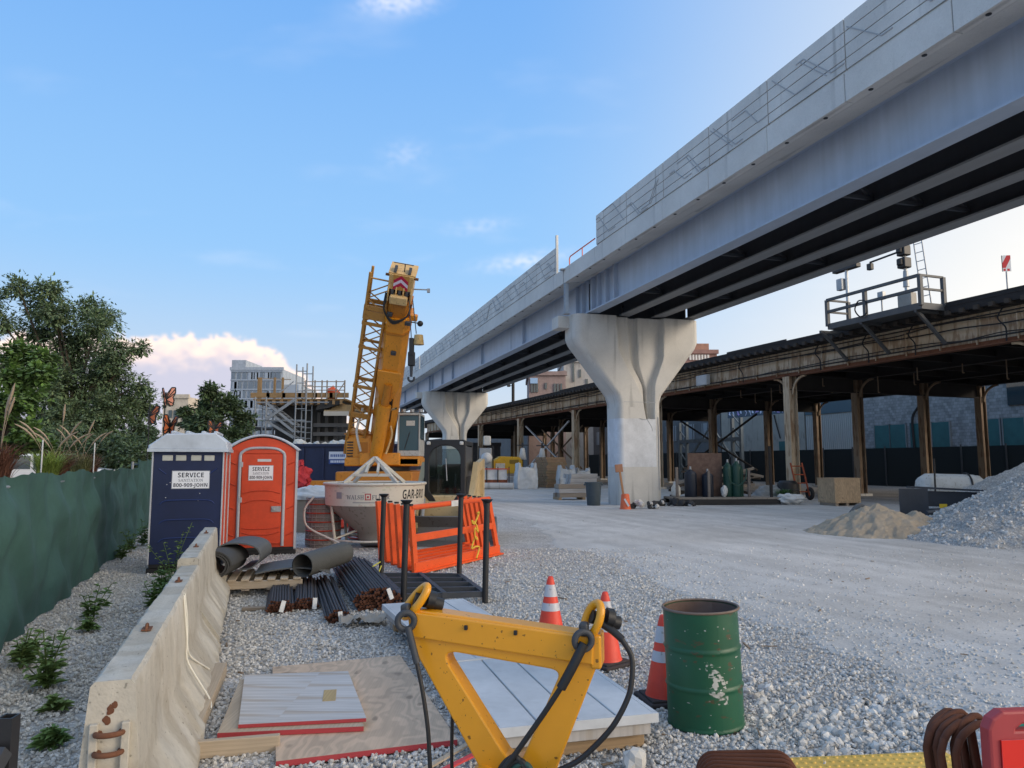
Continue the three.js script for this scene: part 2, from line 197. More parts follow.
// ---------------------------------------------------------------- ground
const roadEdge = (t) => 3.7 + 0.15 * clamp(t, 0, 24) + 0.5 * N2(t * 0.16, 1.3) + 0.22 * N2(t * 0.7, 4.1);
const roadAmount = (x, d) => { const c = Math.cos(angA), s = Math.sin(angA), p = x * c + d * s, t = -x * s + d * c, e = roadEdge(t); return sm(e - 1.1, e + 2.2, p); };
{
  const n = 300, g = new THREE.PlaneGeometry(2, 2, n, n), p = g.attributes.position, col = new Float32Array(p.count * 3), uv = new Float32Array(p.count * 2);
  const w = (u) => Math.sign(u) * (14 * Math.abs(u) + 46 * Math.pow(Math.abs(u), 3) + 640 * Math.pow(Math.abs(u), 9));
  for (let i = 0; i < p.count; i++) {
    const x = w(p.getX(i)), d = 8 + w(p.getY(i)), r = roadAmount(x, d);
    p.setXYZ(i, x, 0.010 * fbm2(x * 0.7, d * 0.7, 3) * (1 - r) * (1 - sm(12, 20, d)) - 0.006, -d);
    const c = Math.cos(angA), s = Math.sin(angA), q = x * c + d * s, t = -x * s + d * c;
    const track = r * 0.16 * (N2(q * 1.1, t * 0.06) + 0.5 * N2(q * 3.1, t * 0.15)), blot = 0.20 * fbm2(x * 0.35 + 5, d * 0.35, 4) + 0.14 * fbm2(x * 1.7, d * 1.7, 3);
    const dirt = sm(0.12, 0.42, fbm2(x * 0.16 + 2, d * 0.16 - 4, 4)) * 0.35;
    let k = mix(0.76, 0.80, r) * (1 + track + blot * 0.8); const cc = mix3([k * 1.02, k * 0.99, k * 0.945], [k * 0.80, k * 0.74, k * 0.66], dirt * (0.4 + 0.6 * r) * 0.6);
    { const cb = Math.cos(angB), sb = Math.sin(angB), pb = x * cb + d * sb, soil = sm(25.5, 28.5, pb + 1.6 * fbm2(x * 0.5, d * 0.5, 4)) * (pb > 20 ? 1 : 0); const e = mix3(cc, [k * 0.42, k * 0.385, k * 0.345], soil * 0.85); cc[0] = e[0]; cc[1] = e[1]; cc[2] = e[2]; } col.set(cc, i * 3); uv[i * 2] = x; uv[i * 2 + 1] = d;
  }
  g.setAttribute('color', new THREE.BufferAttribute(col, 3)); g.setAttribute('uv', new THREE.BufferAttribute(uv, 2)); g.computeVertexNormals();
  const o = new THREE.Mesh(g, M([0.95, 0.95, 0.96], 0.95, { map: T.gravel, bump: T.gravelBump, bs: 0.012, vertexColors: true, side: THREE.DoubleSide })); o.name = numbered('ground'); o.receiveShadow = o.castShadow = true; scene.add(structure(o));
}
{ // compacted haul road of pale stone dust, rutted lengthwise
  const nu = 150, nv = 230, g = new THREE.PlaneGeometry(1, 1, nu, nv), p = g.attributes.position, uv = g.attributes.uv, col = new Float32Array(p.count * 3);
  for (let i = 0; i < p.count; i++) {
    const u = uv.getX(i), v = uv.getY(i), t = -6 + 150 * Math.pow(v, 1.7), e = roadEdge(t) + 0.12 * N2(t * 2.6, 9), q = mix(e, 24.5 + 0.6 * N2(t * 0.3, 7), Math.pow(u, 1.15)), w = AW(t, q);
    p.setXYZ(i, w[0], u === 0 || u === 1 ? -0.012 : 0.004, w[2]);
    const x = w[0], d = -w[2], bend = q - 0.012 * Math.pow(Math.max(0, 16 - t), 2), rut = 0.10 * N2(bend * 1.4, t * 0.05) + 0.07 * N2(bend * 4.2, t * 0.09) + 0.05 * N2(bend * 9, t * 0.16), blot = 0.11 * fbm2(x * 0.3 + 9, d * 0.3, 4) + 0.05 * fbm2(x * 2.2, d * 2.2, 3), dirt = sm(0.05, 0.4, fbm2(x * 0.13 + 2, d * 0.13 - 4, 4)) * 0.5 + 0.6 * sm(19.5, 23, q + 1.4 * fbm2(x * 0.4, d * 0.4, 3)), k = 0.86 * (1 + rut + blot); const c = mix3([k, k * 0.985, k * 0.96], [k * 0.70, k * 0.64, k * 0.56], clamp(dirt) * 0.55); col.set(c, i * 3);
    uv.setXY(i, x, d);
  }
  g.setAttribute('color', new THREE.BufferAttribute(col, 3)); g.computeVertexNormals();
  const o = new THREE.Mesh(g, M([0.80, 0.80, 0.80], 0.97, { map: T.dust, bump: T.grit, bs: 0.004, vertexColors: true, side: THREE.DoubleSide })); o.name = numbered('haul_road'); o.receiveShadow = o.castShadow = true; scene.add(structure(o));
}
// loose crushed stone lying on the ground near the camera
{
    const r = rng(21), vars = 3, items = [[], [], []];
  const put = (x, d, s, tone) => items[Math.floor(r() * vars)].push([x, d, s, tone]);
  const inPly = (x, d) => { const q = (x + 1.2) + (d - 5.7) * 0.28; return d > 4.4 && d < 7.1 && q > -0.98 && q < 0.75; };
  for (let i = 0; i < 215000; i++) {
    const d = 1.2 + 14.4 * Math.pow(r(), 1.4), x = (r() - 0.5) * (d * 1.45 + 2.2), ro = roadAmount(x, d);
    if (r() < ro * 0.90) continue;
    if (N2(x * 0.8, d * 0.8) < -0.55 && r() < 0.5) continue;
    put(x, d, 0.006 + 0.013 * Math.pow(r(), 1.8) * (1 + 0.35 * N2(x, d)), 0.55 + 0.48 * r());
  }
  for (let i = 0; i < 1000; i++) { const u = r(), x = 1.75 + 1.3 * u + 0.55 * (r() + r() - 1), d = 5.7 - 1.3 * u + 0.9 * (r() + r() - 1); if (d > 3.4) put(x, d, 0.010 + 0.030 * Math.pow(r(), 2.4), 0.62 + 0.42 * r()); }
  for (let i = 0; i < 420; i++) { const d = 3.5 + 22 * r(), x = (r() - 0.4) * d * 1.3; if (!inPly(x, d)) put(x, d, 0.012 + 0.02 * r() * r(), 0.55 + 0.45 * r()); }
  for (let v = 0; v < vars; v++) {
    const g = lumps(new THREE.IcosahedronGeometry(1, 0), 0.55, 0.9, v * 9 + 2); g.computeVertexNormals();
    const o = new THREE.InstancedMesh(g, M([0.72, 0.70, 0.665], 0.95), items[v].length), m = new THREE.Matrix4(), q = new THREE.Quaternion(), e = new THREE.Euler(), c = new THREE.Color();
    items[v].forEach(([x, d, s, t], i) => { e.set(r() * 6, r() * 6, r() * 6); q.setFromEuler(e); m.compose(V(x, s * 0.32, -d), q, V(s * (0.8 + 0.5 * r()), s * (0.55 + 0.4 * r()), s)); o.setMatrixAt(i, m); const w = 0.03 * (r() - 0.5); c.setRGB(t * (1 + w), t, t * (1 - w)); o.setColorAt(i, c); });
    o.name = numbered('gravel_stones'); o.castShadow = o.receiveShadow = true; stuff(o); tag(o, 'loose grey crushed stone scattered over the near ground', 'gravel', 'crushed stone on the ground'); scene.add(o);
  }
}
function heap(name, label, category, cx, cd, fn, w, dd, m, n, kind) { // an irregular pile given by its height function
  const g = sheet(n, n, (u, v) => { const x = (u - 0.5) * w, d = (v - 0.5) * dd; return [x, Math.max(-0.03, fn(x, d)), -d]; });
  const o = mesh(name, g, m, scene); o.position.set(cx, 0, -cd); tag(o, label, category); return o;
}
const gravelPile = M([0.74, 0.715, 0.68], 0.95, { map: T.gravel, bump: T.gravelBump, bs: 0.02 });
const cone = (x, d, cx, cd, r, hgt) => hgt * (1 - Math.hypot(x - cx, d - cd) / r);
const smax = (a, b, k) => { const h = clamp(0.5 + 0.5 * (a - b) / k); return mix(b, a, h) + k * h * (1 - h); };
heap('gravel_pile', 'large grey crushed stone pile at the right edge of the yard', 'gravel pile', 13.2, 18.6, (x, d) => {
  let y = smax(cone(x, d, 0.4, -0.4, 3.9, 2.0), cone(x, d, 2.6, -0.6, 3.9, 2.0), 0.35); y = smax(y, cone(x, d, 2.2, 3.4, 3.9, 1.95), 0.15); y = smax(y, cone(x, d, 4.4, 2.6, 3.6, 2.1), 0.3); y = smax(y, cone(x, d, -1.9, -1.3, 2.4, 0.75), 0.3);
  return y - 0.05 + 0.10 * fbm2(x * 1.1, d * 1.1, 4) + 0.035 * fbm2(x * 6, d * 6, 3);
}, 15, 11.5, gravelPile, 190);
heap('sand_pile', 'low tan sand heap beside the big grey gravel pile', 'sand pile', 9.3, 18.9, (x, d) => 0.8 * smax(cone(x, d, -0.1, 0.2, 1.75, 0.95), cone(x, d, 1.0, 0.3, 1.3, 0.7), 0.2) - 0.04 + 0.08 * fbm2(x * 2.2 + 8, d * 2.2, 4) + 0.05 * Math.abs(fbm2(x * 6, d * 6, 3)), 5, 4.4, M([0.56, 0.455, 0.335], 0.97, { map: T.mottle, bump: T.gravelBump, bs: 0.012 }), 110);
{ // stones on the piles' slopes
  const r = rng(88), n = 5200, g = lumps(new THREE.IcosahedronGeometry(1, 0), 0.5, 0.9, 4); const ray = new THREE.Raycaster(), pile = scene.getObjectByName('gravel_pile'); pile.updateMatrixWorld();
  const f = (x, d) => { const X = x - 13.2, D = d - 18.6; let y = smax(cone(X, D, 0.4, -0.4, 3.9, 2.0), cone(X, D, 2.6, -0.6, 3.9, 2.0), 0.35); y = smax(y, cone(X, D, 2.2, 3.4, 3.9, 1.95), 0.15); y = smax(y, cone(X, D, 4.4, 2.6, 3.6, 2.1), 0.3); y = smax(y, cone(X, D, -1.9, -1.3, 2.4, 0.75), 0.3); return y - 0.05 + 0.10 * fbm2(X * 1.1, D * 1.1, 4) + 0.035 * fbm2(X * 6, D * 6, 3); };
  const o = new THREE.InstancedMesh(g, M([0.66, 0.64, 0.61], 0.95), n), m = new THREE.Matrix4(), q = new THREE.Quaternion(), e = new THREE.Euler(), c = new THREE.Color(); let k = 0;
  while (k < n) { const x = 8.6 + 8 * r(), d = 13.6 + 8 * r(), y = f(x, d); if (y < 0.0) continue; const s = 0.014 + 0.034 * Math.pow(r(), 2.5); e.set(r() * 6, r() * 6, r() * 6); q.setFromEuler(e); m.compose(V(x, y + s * 0.3, -d), q, V(s, s * 0.8, s * 1.1)); o.setMatrixAt(k, m); const t = 0.75 + 0.45 * r(); c.setRGB(t, t, t); o.setColorAt(k, c); k++; }
  o.name = numbered('pile_stones'); o.castShadow = o.receiveShadow = true; stuff(o); tag(o, 'loose stones lying on the slope of the grey gravel pile', 'gravel'); scene.add(o);
}
{ // splinters, twigs and scraps lying about
  const r = rng(404), gs = []; for (let i = 0; i < 130; i++) { const d = 3.4 + 11 * r(), x = (r() - 0.45) * d * 1.15, l = 0.03 + 0.13 * r() * r(), a = r() * 6.28; if (x > 0.9 + d * 0.1 && r() < 0.7) continue; gs.push(bx(l, 0.006 + 0.006 * r(), 0.008 + 0.014 * r(), x, 0.016, -d, (r() - 0.5) * 0.2, a, (r() - 0.5) * 0.25)); }
  const o = mesh('wood_splinters', gs, M([0.30, 0.22, 0.15], 0.9, { map: T.wood }), scene); stuff(o); tag(o, 'small brown wood splinters scattered over the gravel', 'splinters');
}
// ---------------------------------------------------------------- the new viaduct: piers and spans
const pierC = 14.35;
const pierGeo = (() => { // rings of one outline, from the ground to the flared head; grooves run down the front face
  const H = 8.0, W = (y) => { const c = 0.99, f = 2.95; if (y < 4.3) return c; if (y > 7.0) return f; const t = (y - 4.3) / 2.7; return c + (f - c) * (t < 0.12 ? t * 0.45 : t > 0.9 ? (0.937 + (t - 0.9) * 0.63) : 0.054 + (t - 0.12) * 1.132); };
  const at = (pts, y) => { if (y <= pts[0][0]) return pts[0][1]; for (let i = 1; i < pts.length; i++) if (y <= pts[i][0]) return mix(pts[i - 1][1], pts[i][1], sm(0, 1, (y - pts[i - 1][0]) / (pts[i][0] - pts[i - 1][0]) ) * 0.35 + 0.65 * (y - pts[i - 1][0]) / (pts[i][0] - pts[i - 1][0])); return pts[pts.length - 1][1]; };
  const L1 = [[3.4, 0.30], [4.6, 0.12], [6.6, -0.95], [8, -1.02]], L2 = [[3.4, 0.40], [5.0, 0.30], [6.2, -0.28], [8, -0.34]], L3 = [[3.4, 0.45], [4.8, 0.42], [6.0, 0.10], [8, 0.06]], L4 = [[3.4, 0.66], [5.0, 0.70], [6.3, 1.15], [8, 1.22]];
  const T = 0.7, CH = (y) => mix(0.24, 0.34, sm(4.3, 6.8, y)), rings = [], nf = 110, ny = 90;
  for (let j = 0; j <= ny; j++) {
    const y = H * j / ny, w = W(y), k = sm(3.35, 3.5, y), ring = [], ch = CH(y);
    const a = at(L1, y), b = at(L2, y), c = at(L3, y), d = at(L4, y);
    const rec = (x) => k * (0.30 * sm(a - 0.02, a + 0.10, x) * (1 - sm(d - 0.10, d + 0.02, x)) + 0.22 * (sm(b - 0.03, b + 0.05, x) * (1 - sm(c - 0.05, c + 0.03, x))));
    for (let i = 0; i <= nf; i++) { const x = -w + ch + (2 * w - 2 * ch) * i / nf; ring.push([x, y, T - rec(x)]); }
    const arc = (cx, cz, a0) => { for (let q = 1; q < 5; q++) { const t = a0 + q / 5 * Math.PI / 2; ring.push([cx + ch * Math.sin(t), y, cz + ch * Math.cos(t)]); } }; arc(w - ch, T - ch, 0); ring.push([w, y, T - ch], [w, y, -T + ch]); arc(w - ch, -T + ch, Math.PI / 2); ring.push([w - ch, y, -T], [-w + ch, y, -T]); arc(-w + ch, -T + ch, Math.PI); ring.push([-w, y, -T + ch], [-w, y, T - ch]); arc(-w + ch, T - ch, Math.PI * 1.5); rings.push(ring);
  }
  const n = rings[0].length, pos = [], idx = []; for (const r of rings) for (const q of r) pos.push(...q);
  for (let j = 0; j < ny; j++) for (let i = 0; i < n; i++) { const a = j * n + i, b = j * n + (i + 1) % n; idx.push(a, b, b + n, a, b + n, a + n); }
  const c = pos.length / 3; pos.push(0, H, 0); for (let i = 0; i < n; i++) idx.push(c, ny * n + i, ny * n + (i + 1) % n);
  const g = new THREE.BufferGeometry(); g.setAttribute('position', new THREE.Float32BufferAttribute(pos, 3)); g.setIndex(idx); g.computeVertexNormals(); return toCreasedNormals(g, 0.6);
})();
function pier(s, label, near) {
  const t = thing('viaduct_pier', label, 'pier', AW(s, pierC), angA, 'flared concrete piers');
  mesh('shaft', pierGeo, mat.concrete, t);
  for (const x of [-2.15, -0.65, 0.85, 2.35]) { mesh('bearing', [bx(0.6, 0.05, 0.6, x, 8.03, 0), bx(0.4, 0.03, 0.4, x, 8.07, 0)], mat.darkSteel, t); }
  mesh('end_bracket', rb(0.52, 0.52, 0.8, -3.18, 7.72, -0.35, 0.02), mat.concrete, t);
  if (near) { // lower shaft: a painted band above bare, patched concrete, with the pour joint over it
    { const o = 0.006, pts = [[-0.996, -0.45], [-0.996, 0.46]]; for (let q = 0; q <= 8; q++) { const a = Math.PI * 1.5 + q / 8 * Math.PI / 2; pts.push([-0.75 + (0.24 + o) * Math.sin(a), 0.46 + (0.24 + o) * Math.cos(a)]); } pts.push([0.72, 0.706]); const n = pts.length - 1; mesh('paint_band', sheet(n * 4, 12, (u, v) => { const f = Math.min(u * n, n - 1e-6), i = Math.floor(f), k = f - i; return [mix(pts[i][0], pts[i + 1][0], k), 1.58 + v * 2.04 + (v > 0.95 || v < 0.05 ? 0.02 * N2(u * 30, v * 5) : 0), mix(pts[i][1], pts[i + 1][1], k)]; }), mat.whitePaint, t); }
    mesh('pour_joint', [bx(1.5, 0.018, 0.008, 0, 4.32, 0.702)], mat.concreteLine, t);
    for (const [pts, r] of [[[V(-0.05, 3.62, 0.712), V(0.25, 3.58, 0.712), V(0.45, 3.66, 0.712)], 0.014], [[V(0.3, 3.6, 0.712), V(0.5, 3.3, 0.712), V(0.56, 3.1, 0.712)], 0.009], [[V(0.83, 3.7, 0.706), V(0.84, 2.6, 0.706), V(0.82, 0.6, 0.706)], 0.016]]) mesh('crack', path(pts, r, 10, 5), mat.concreteLine, t);
  }
  return t;
}
pier(29.3, 'near flared concrete pier with white painted band round its shaft', true);
pier(65.0, 'far flared concrete pier behind the tan skid loader', false);

const girderP = [12.1, 13.65, 15.2, 16.75];
function span(s0, s1, label, o) {
  const t = thing('bridge_span', label, 'bridge span', AW(s0, 0, 0), angA, 'viaduct spans'), L = s1 - s0, zm = -L / 2, P = (s) => -(s - s0);
  girderP.forEach((p, i) => {
    const m = i ? mat.girderShade : mat.girder, g = mesh('girder', [bx(0.03, 1.42, L - 0.1, p + 0.18, 8.82, zm), bx(0.42, 0.04, L - 0.1, p + 0.18, 9.55, zm)], m, t); mesh('bottom_flange', bx(0.50, 0.05, L - 0.1, p + 0.18, 8.082, zm), i ? mat.flangeShade : mat.girder, g);
    if (i === 0) for (const s of o.stiff) mesh('stiffener', bx(0.17, 1.36, 0.035, p + 0.08, 8.83, P(s)), mat.girder, g);
    if (i === 0) for (const s of o.splice ?? []) mesh('splice_plate', [bx(0.02, 1.3, 0.7, p + 0.153, 8.83, P(s))], mat.girder, g);
  });
  for (let s = s0 + 2; s < s1 - 1; s += 5.4) for (let i = 0; i < 3; i++) { const a = girderP[i] + 0.21, b = girderP[i + 1] + 0.15; mesh('cross_frame', [bar(V(a, 8.35, P(s)), V(b, 9.35, P(s)), 0.08, 0.08), bar(V(a, 9.35, P(s)), V(b, 8.35, P(s)), 0.08, 0.08), bar(V(a, 8.3, P(s)), V(b, 8.3, P(s)), 0.09, 0.09)], mat.girderShade, t); }
  mesh('deck_slab', [bx(6.3, 0.24, L, 14.45, 9.70, zm), poly([[11.31, 9.35], [12.08, 9.49], [12.08, 9.57], [11.31, 9.57]], L).translate(0, 0, zm)], mat.concrete, t); for (let i = 0; i < 3; i++) mesh('deck_shade', bx(1.1, 0.04, L - 0.1, (girderP[i] + girderP[i + 1]) / 2 + 0.18, 9.553, zm), mat.girderShade, t);  // dark sheets between girders: painted shade under the slab, no separate part
  // outer parapet: a leaning concrete kerb in poured lengths, its edge dropped below the slab
  const cut = [...new Set([s0, ...o.joints.filter((q) => q > s0 && q < s1), s1])].sort((a, b) => a - b);
  for (let i = 0; i + 1 < cut.length; i++) {
    const a = cut[i] + 0.008, b = cut[i + 1] - 0.008;
    const g = poly([[11.08, 9.33], [11.30, 9.33], [11.34, 9.52], [11.34, 9.575], [11.30, 9.985], [11.12, 9.985], [11.08, 9.96]], b - a, 0.012); mesh('parapet', g.translate(0, 0, P((a + b) / 2)), mat.concreteP, t);
    mesh('far_parapet', poly([[17.45, 9.33], [17.80, 9.33], [17.80, 10.6], [17.5, 10.6]], b - a, 0.012).translate(0, 0, P((a + b) / 2)), mat.concreteP, t);
  }
  const holes = []; for (let s = s0 + 0.7; s < s1; s += 1.335) holes.push(cyl(0.05, 0.05, 0.02, 11.2, 9.318, P(s), 8)); mesh('drip_holes', holes, mat.black, t);
  // sound-wall panels: four courses each, with a raised broken-line pattern running from panel to panel
  const r = rng(Math.round(s0 * 10) + 7), lanes = [10.30, 10.60, 10.90]; let lane = 1;
  for (const [a0, a1] of o.panels) {
    const n = Math.round((a1 - a0) / 2.67), w = (a1 - a0) / n;
    for (let i = 0; i < n; i++) {
      const a = a0 + i * w + 0.012, b = a0 + (i + 1) * w - 0.012, z = P((a + b) / 2), pan = mesh('panel', bx(0.06, 1.19, b - a, 11.21, 10.61, z), mat.concreteP, t), ys = [10.05, 10.30, 10.60, 10.90, 11.21];
      for (let k = 0; k < 4; k++) mesh('panel_course', rb(0.045, ys[k + 1] - ys[k] - 0.02, b - a - 0.004, 11.165, (ys[k] + ys[k + 1]) / 2, z, 0.006), mat.concreteP, pan);
      const ribs = [], seg = (sa, ya, sb, yb, q = 0.02) => ribs.push(bar(V(11.139, ya, P(sa)), V(11.139, yb, P(sb)), q * 1.25, 0.022, V(1, 0, 0)));
      for (let k = 0; k < 2; k++) { const m0 = a + (0.04 + 0.45 * k + 0.15 * r()) * w, y0 = 10.08 + 0.25 * r(), rise = 0.45 + 0.5 * r(), dir = r() < 0.85 ? 1 : -1, ya = dir > 0 ? y0 : y0 + rise, e = Math.min(m0 + rise * (0.8 + 0.5 * r()), b - 0.05), yb = clamp(ya + dir * rise, 10.08, 11.17); seg(m0, ya, e, yb); if (e < b - 0.25) seg(e, yb, Math.min(e + 0.25 + 0.8 * r(), b - 0.02), yb); if (m0 - a > 0.3) seg(Math.max(a + 0.02, m0 - 0.6 * r() - 0.2), ya, m0, ya); if (r() < 0.6) seg(m0 + 0.14, ya, Math.min(e + 0.14, b - 0.03), yb, 0.016); }
      stuff(mesh('pattern_ribs', ribs, mat.concreteLine, pan));
    }
    mesh('panel_gap', bx(0.05, 0.05, a1 - a0, 11.215, 10.0, P((a0 + a1) / 2)), mat.black, t);
  }
  return t;
}
const J = []; for (let s = -15; s < 100; s += 2.67) J.push(25.67 - 2.67 * 16 + (s + 15));
const near = span(-9, 29.0, 'near span of the new viaduct overhead at the right', { stiff: [26.2, 27.0, 27.8, 28.4], joints: J, panels: [[25.67 - 2.67 * 12, 25.67]] });
const midSpan = span(29.08, 65.0, 'middle span of the new viaduct between the two flared piers', { stiff: [29.5, 30.2, 38, 47, 56, 60, 64.3], splice: [41], joints: J.map((q) => q + 1.5), panels: [[30.1, 30.1 + 2.67 * 13]] });
span(65.08, 95, 'far span of the new viaduct behind the yellow crane', { stiff: [65.6, 72, 80, 88], joints: J.map((q) => q + 1.5), panels: [[65.2, 65.2 + 2.67 * 11]] });
mesh('panel_end_post', rb(0.10, 1.75, 0.12, 11.16, 10.85, -(30.02 - 29.08), 0.01), mat.concreteP, midSpan);
mesh('safety_rail', [path([V(11.2, 9.98, -28.6 - 9), V(11.2, 10.35, -28.6 - 9), V(11.2, 10.38, -28.2 - 9), V(11.2, 10.38, -25.9 - 9)], 0.025, 20, 6), rod(V(11.2, 9.98, -27.2 - 9), V(11.2, 10.38, -27.2 - 9), 0.022)], M([0.65, 0.12, 0.05], 0.6), near);
{ // steel post standing on the pier bracket up to the parapet
  const t = thing('steel_post', 'pale steel post standing on the bracket of the near pier', 'post', AW(28.95, 11.17, 7.98), angA);
  mesh('post', [bx(0.16, 1.9, 0.02, 0, 0.95, 0.07), bx(0.16, 1.9, 0.02, 0, 0.95, -0.07), bx(0.02, 1.9, 0.12, 0, 0.95, 0)], M([0.50, 0.58, 0.66], 0.5, { map: T.mottle }), t); mesh('cap_plate', bx(0.62, 0.05, 0.26, 0.05, 1.925, 0), mat.galv, t); mesh('base_plate', bx(0.26, 0.03, 0.26, 0, 0.016, 0), mat.galv, t);
}

// ---------------------------------------------------------------- the old elevated railway
{
  const p0 = 27.15, t = thing('old_viaduct', 'old rusty tan steel elevated railway on columns', 'viaduct', BW(0, p0), angB), s0 = -6, s1 = 125, L = s1 - s0, zm = -(s0 + s1) / 2;
  const bents = [5, 18.2, 31.4, 44.6, 57.8, 71, 84.2, 97.4, 110.6];
  // outer girder between bents, each a plate girder with rusty flange and stiffeners
  for (let i = 0; i + 1 < bents.length; i++) {
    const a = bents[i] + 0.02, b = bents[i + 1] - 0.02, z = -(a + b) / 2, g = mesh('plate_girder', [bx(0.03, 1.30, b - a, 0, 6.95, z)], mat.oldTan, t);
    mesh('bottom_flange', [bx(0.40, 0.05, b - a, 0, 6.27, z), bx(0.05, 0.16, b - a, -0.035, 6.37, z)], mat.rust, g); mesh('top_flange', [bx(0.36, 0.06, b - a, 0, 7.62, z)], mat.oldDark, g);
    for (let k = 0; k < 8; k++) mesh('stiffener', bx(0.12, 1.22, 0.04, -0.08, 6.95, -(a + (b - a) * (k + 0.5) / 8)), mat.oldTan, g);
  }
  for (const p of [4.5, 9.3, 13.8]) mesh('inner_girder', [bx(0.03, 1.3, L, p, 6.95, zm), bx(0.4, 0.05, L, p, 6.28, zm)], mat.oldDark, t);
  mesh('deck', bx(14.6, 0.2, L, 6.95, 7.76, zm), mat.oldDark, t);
  // walkway edge and tie ends
  mesh('walkway', [bx(0.5, 0.07, L, -0.30, 8.03, zm), bx(0.07, 0.30, L, -0.50, 7.86, zm)], mat.oldDark, t); mesh('far_walkway', [bx(0.5, 0.07, L, 14.2, 8.03, zm), bx(0.07, 0.3, L, 14.4, 7.86, zm)], mat.oldDark, t);
  const tie = mesh('tie', bx(0.42, 0.17, 0.19, -0.45, 7.72, -6), M([0.075, 0.062, 0.052], 0.9, { map: T.wood }), t, 'long'); for (let k = 1; k < 150; k++) share(tie, 'tie', t, 0, 0, -k * 0.62);
  for (const [a, b, hh] of [[16, 24, 0.12], [31, 36, 0.10], [48, 60, 0.09]]) mesh('edge_board', bx(0.06, hh, b - a, -0.46, 8.066 + hh / 2, -(a + b) / 2), mat.oldDark, t);
  for (const p of [2.2, 3.7, 6.2, 7.7, 10.4, 11.9]) mesh('rail', bx(0.07, 0.16, L, p, 7.95, zm), mat.rust, t);
  // cross beams under the deck and columns in four rows
  for (const s of bents) {
    mesh('cross_beam', [bx(14.2, 0.75, 0.03, 6.95, 5.95, -s), bx(14.2, 0.04, 0.34, 6.95, 5.56, -s), bx(14.2, 0.04, 0.34, 6.95, 6.30, -s)], mat.oldDark, t);
    [0, 4.5, 9.3, 13.8].forEach((p, k) => {
      const m = k === 0 ? mat.oldTan : mat.oldSteel, w = k === 0 ? 0.46 : 0.40, h = 6.24;
      const c = mesh('column', [bx(0.05, h, w, p - w / 2, h / 2, -s), bx(0.05, h, w, p + w / 2, h / 2, -s), bx(w, h, 0.03, p, h / 2, -s), bx(w * 0.5, h, 0.02, p - w / 4 + 0.02, h / 2, -s + w * 0.3)], m, t);
      mesh('base_plate', bx(0.8, 0.12, 0.7, p, 0.06, -s), mat.concrete, c);
      const gus = (dir) => { const pts = []; for (let a = 0; a <= 10; a++) { const q = a / 10 * Math.PI / 2; pts.push(V(p, 5.3 + 0.92 * Math.sin(q), -s + dir * (0.22 + 0.95 * (1 - Math.cos(q))))); } return path(pts, 0.07, 14, 6); };
      mesh('curved_bracket', gus(-1), m, c); mesh('curved_bracket', gus(1), m, c);
    });
  }
  // sway braces in some bays (the white-grey X far off, dark ones nearer)
  for (const [s, p, m] of [[64.4, 0, mat.galv], [71, 4.5, mat.oldSteel], [51, 9.3, mat.oldDark]]) mesh('sway_brace', [bar(V(p, 1.2, -s + 5), V(p, 5.4, -s - 5), 0.12, 0.12), bar(V(p + 0.13, 1.2, -s - 5), V(p + 0.13, 5.4, -s + 5), 0.12, 0.12)], m, t);
  // joists under the track, conduits and hanging cables
  for (let s = 8; s < 80; s += 2.2) mesh('joist', bx(13.6, 0.28, 0.14, 6.95, 6.62, -s), mat.oldDark, t);
  const cab = (y0, amp, f, r, m) => { const pts = []; for (let s = 2; s < 84; s += 1.6) pts.push(V(-0.14 - 0.03 * Math.sin(s), y0 + amp * Math.sin(s * f) + 0.10 * N2(s * 0.5, y0), -s)); mesh('cable', path(pts, r, 220, 5), m, t); };
  cab(7.15, 0.10, 0.24, 0.03, mat.blackMatte); cab(7.3, 0.06, 0.4, 0.025, mat.blackMatte); cab(6.62, 0.05, 0.3, 0.022, mat.blackMatte);
  mesh('conduit', [rod(V(-0.24, 6.55, -2), V(-0.24, 6.55, -80), 0.035), rod(V(-0.24, 7.42, -2), V(-0.24, 7.42, -80), 0.03)], mat.oldDark, t);
  const r = rng(5); for (let k = 0; k < 16; k++) { const s = 14 + 1.7 * k, p = 0.8 + 4 * r(), l = 0.4 + 0.6 * r(); mesh('cable_hanger', [rod(V(p, 6.2, -s), V(p, 6.2 - l, -s), 0.03, 6), rod(V(p, 6.2 - l, -s), V(p + 0.1, 6.2 - l, -s), 0.03, 6)], mat.oldSteel, t); }
  for (const s of [14, 16.2, 19.5, 23.5, 26, 29, 35]) mesh('hanging_cable', path([V(-0.2, 7.6, -s), V(-0.32, 7.2, -s - 0.15), V(-0.26, 6.8, -s + 0.1), V(-0.2, 6.3, -s + 0.05)], 0.03, 14, 5), mat.blackMatte, t);
  mesh('junction_box', rb(0.28, 0.62, 1.1, -0.36, 6.8, -38.6, 0.02), M([0.55, 0.57, 0.58], 0.6, { map: T.mottle }), t);
}
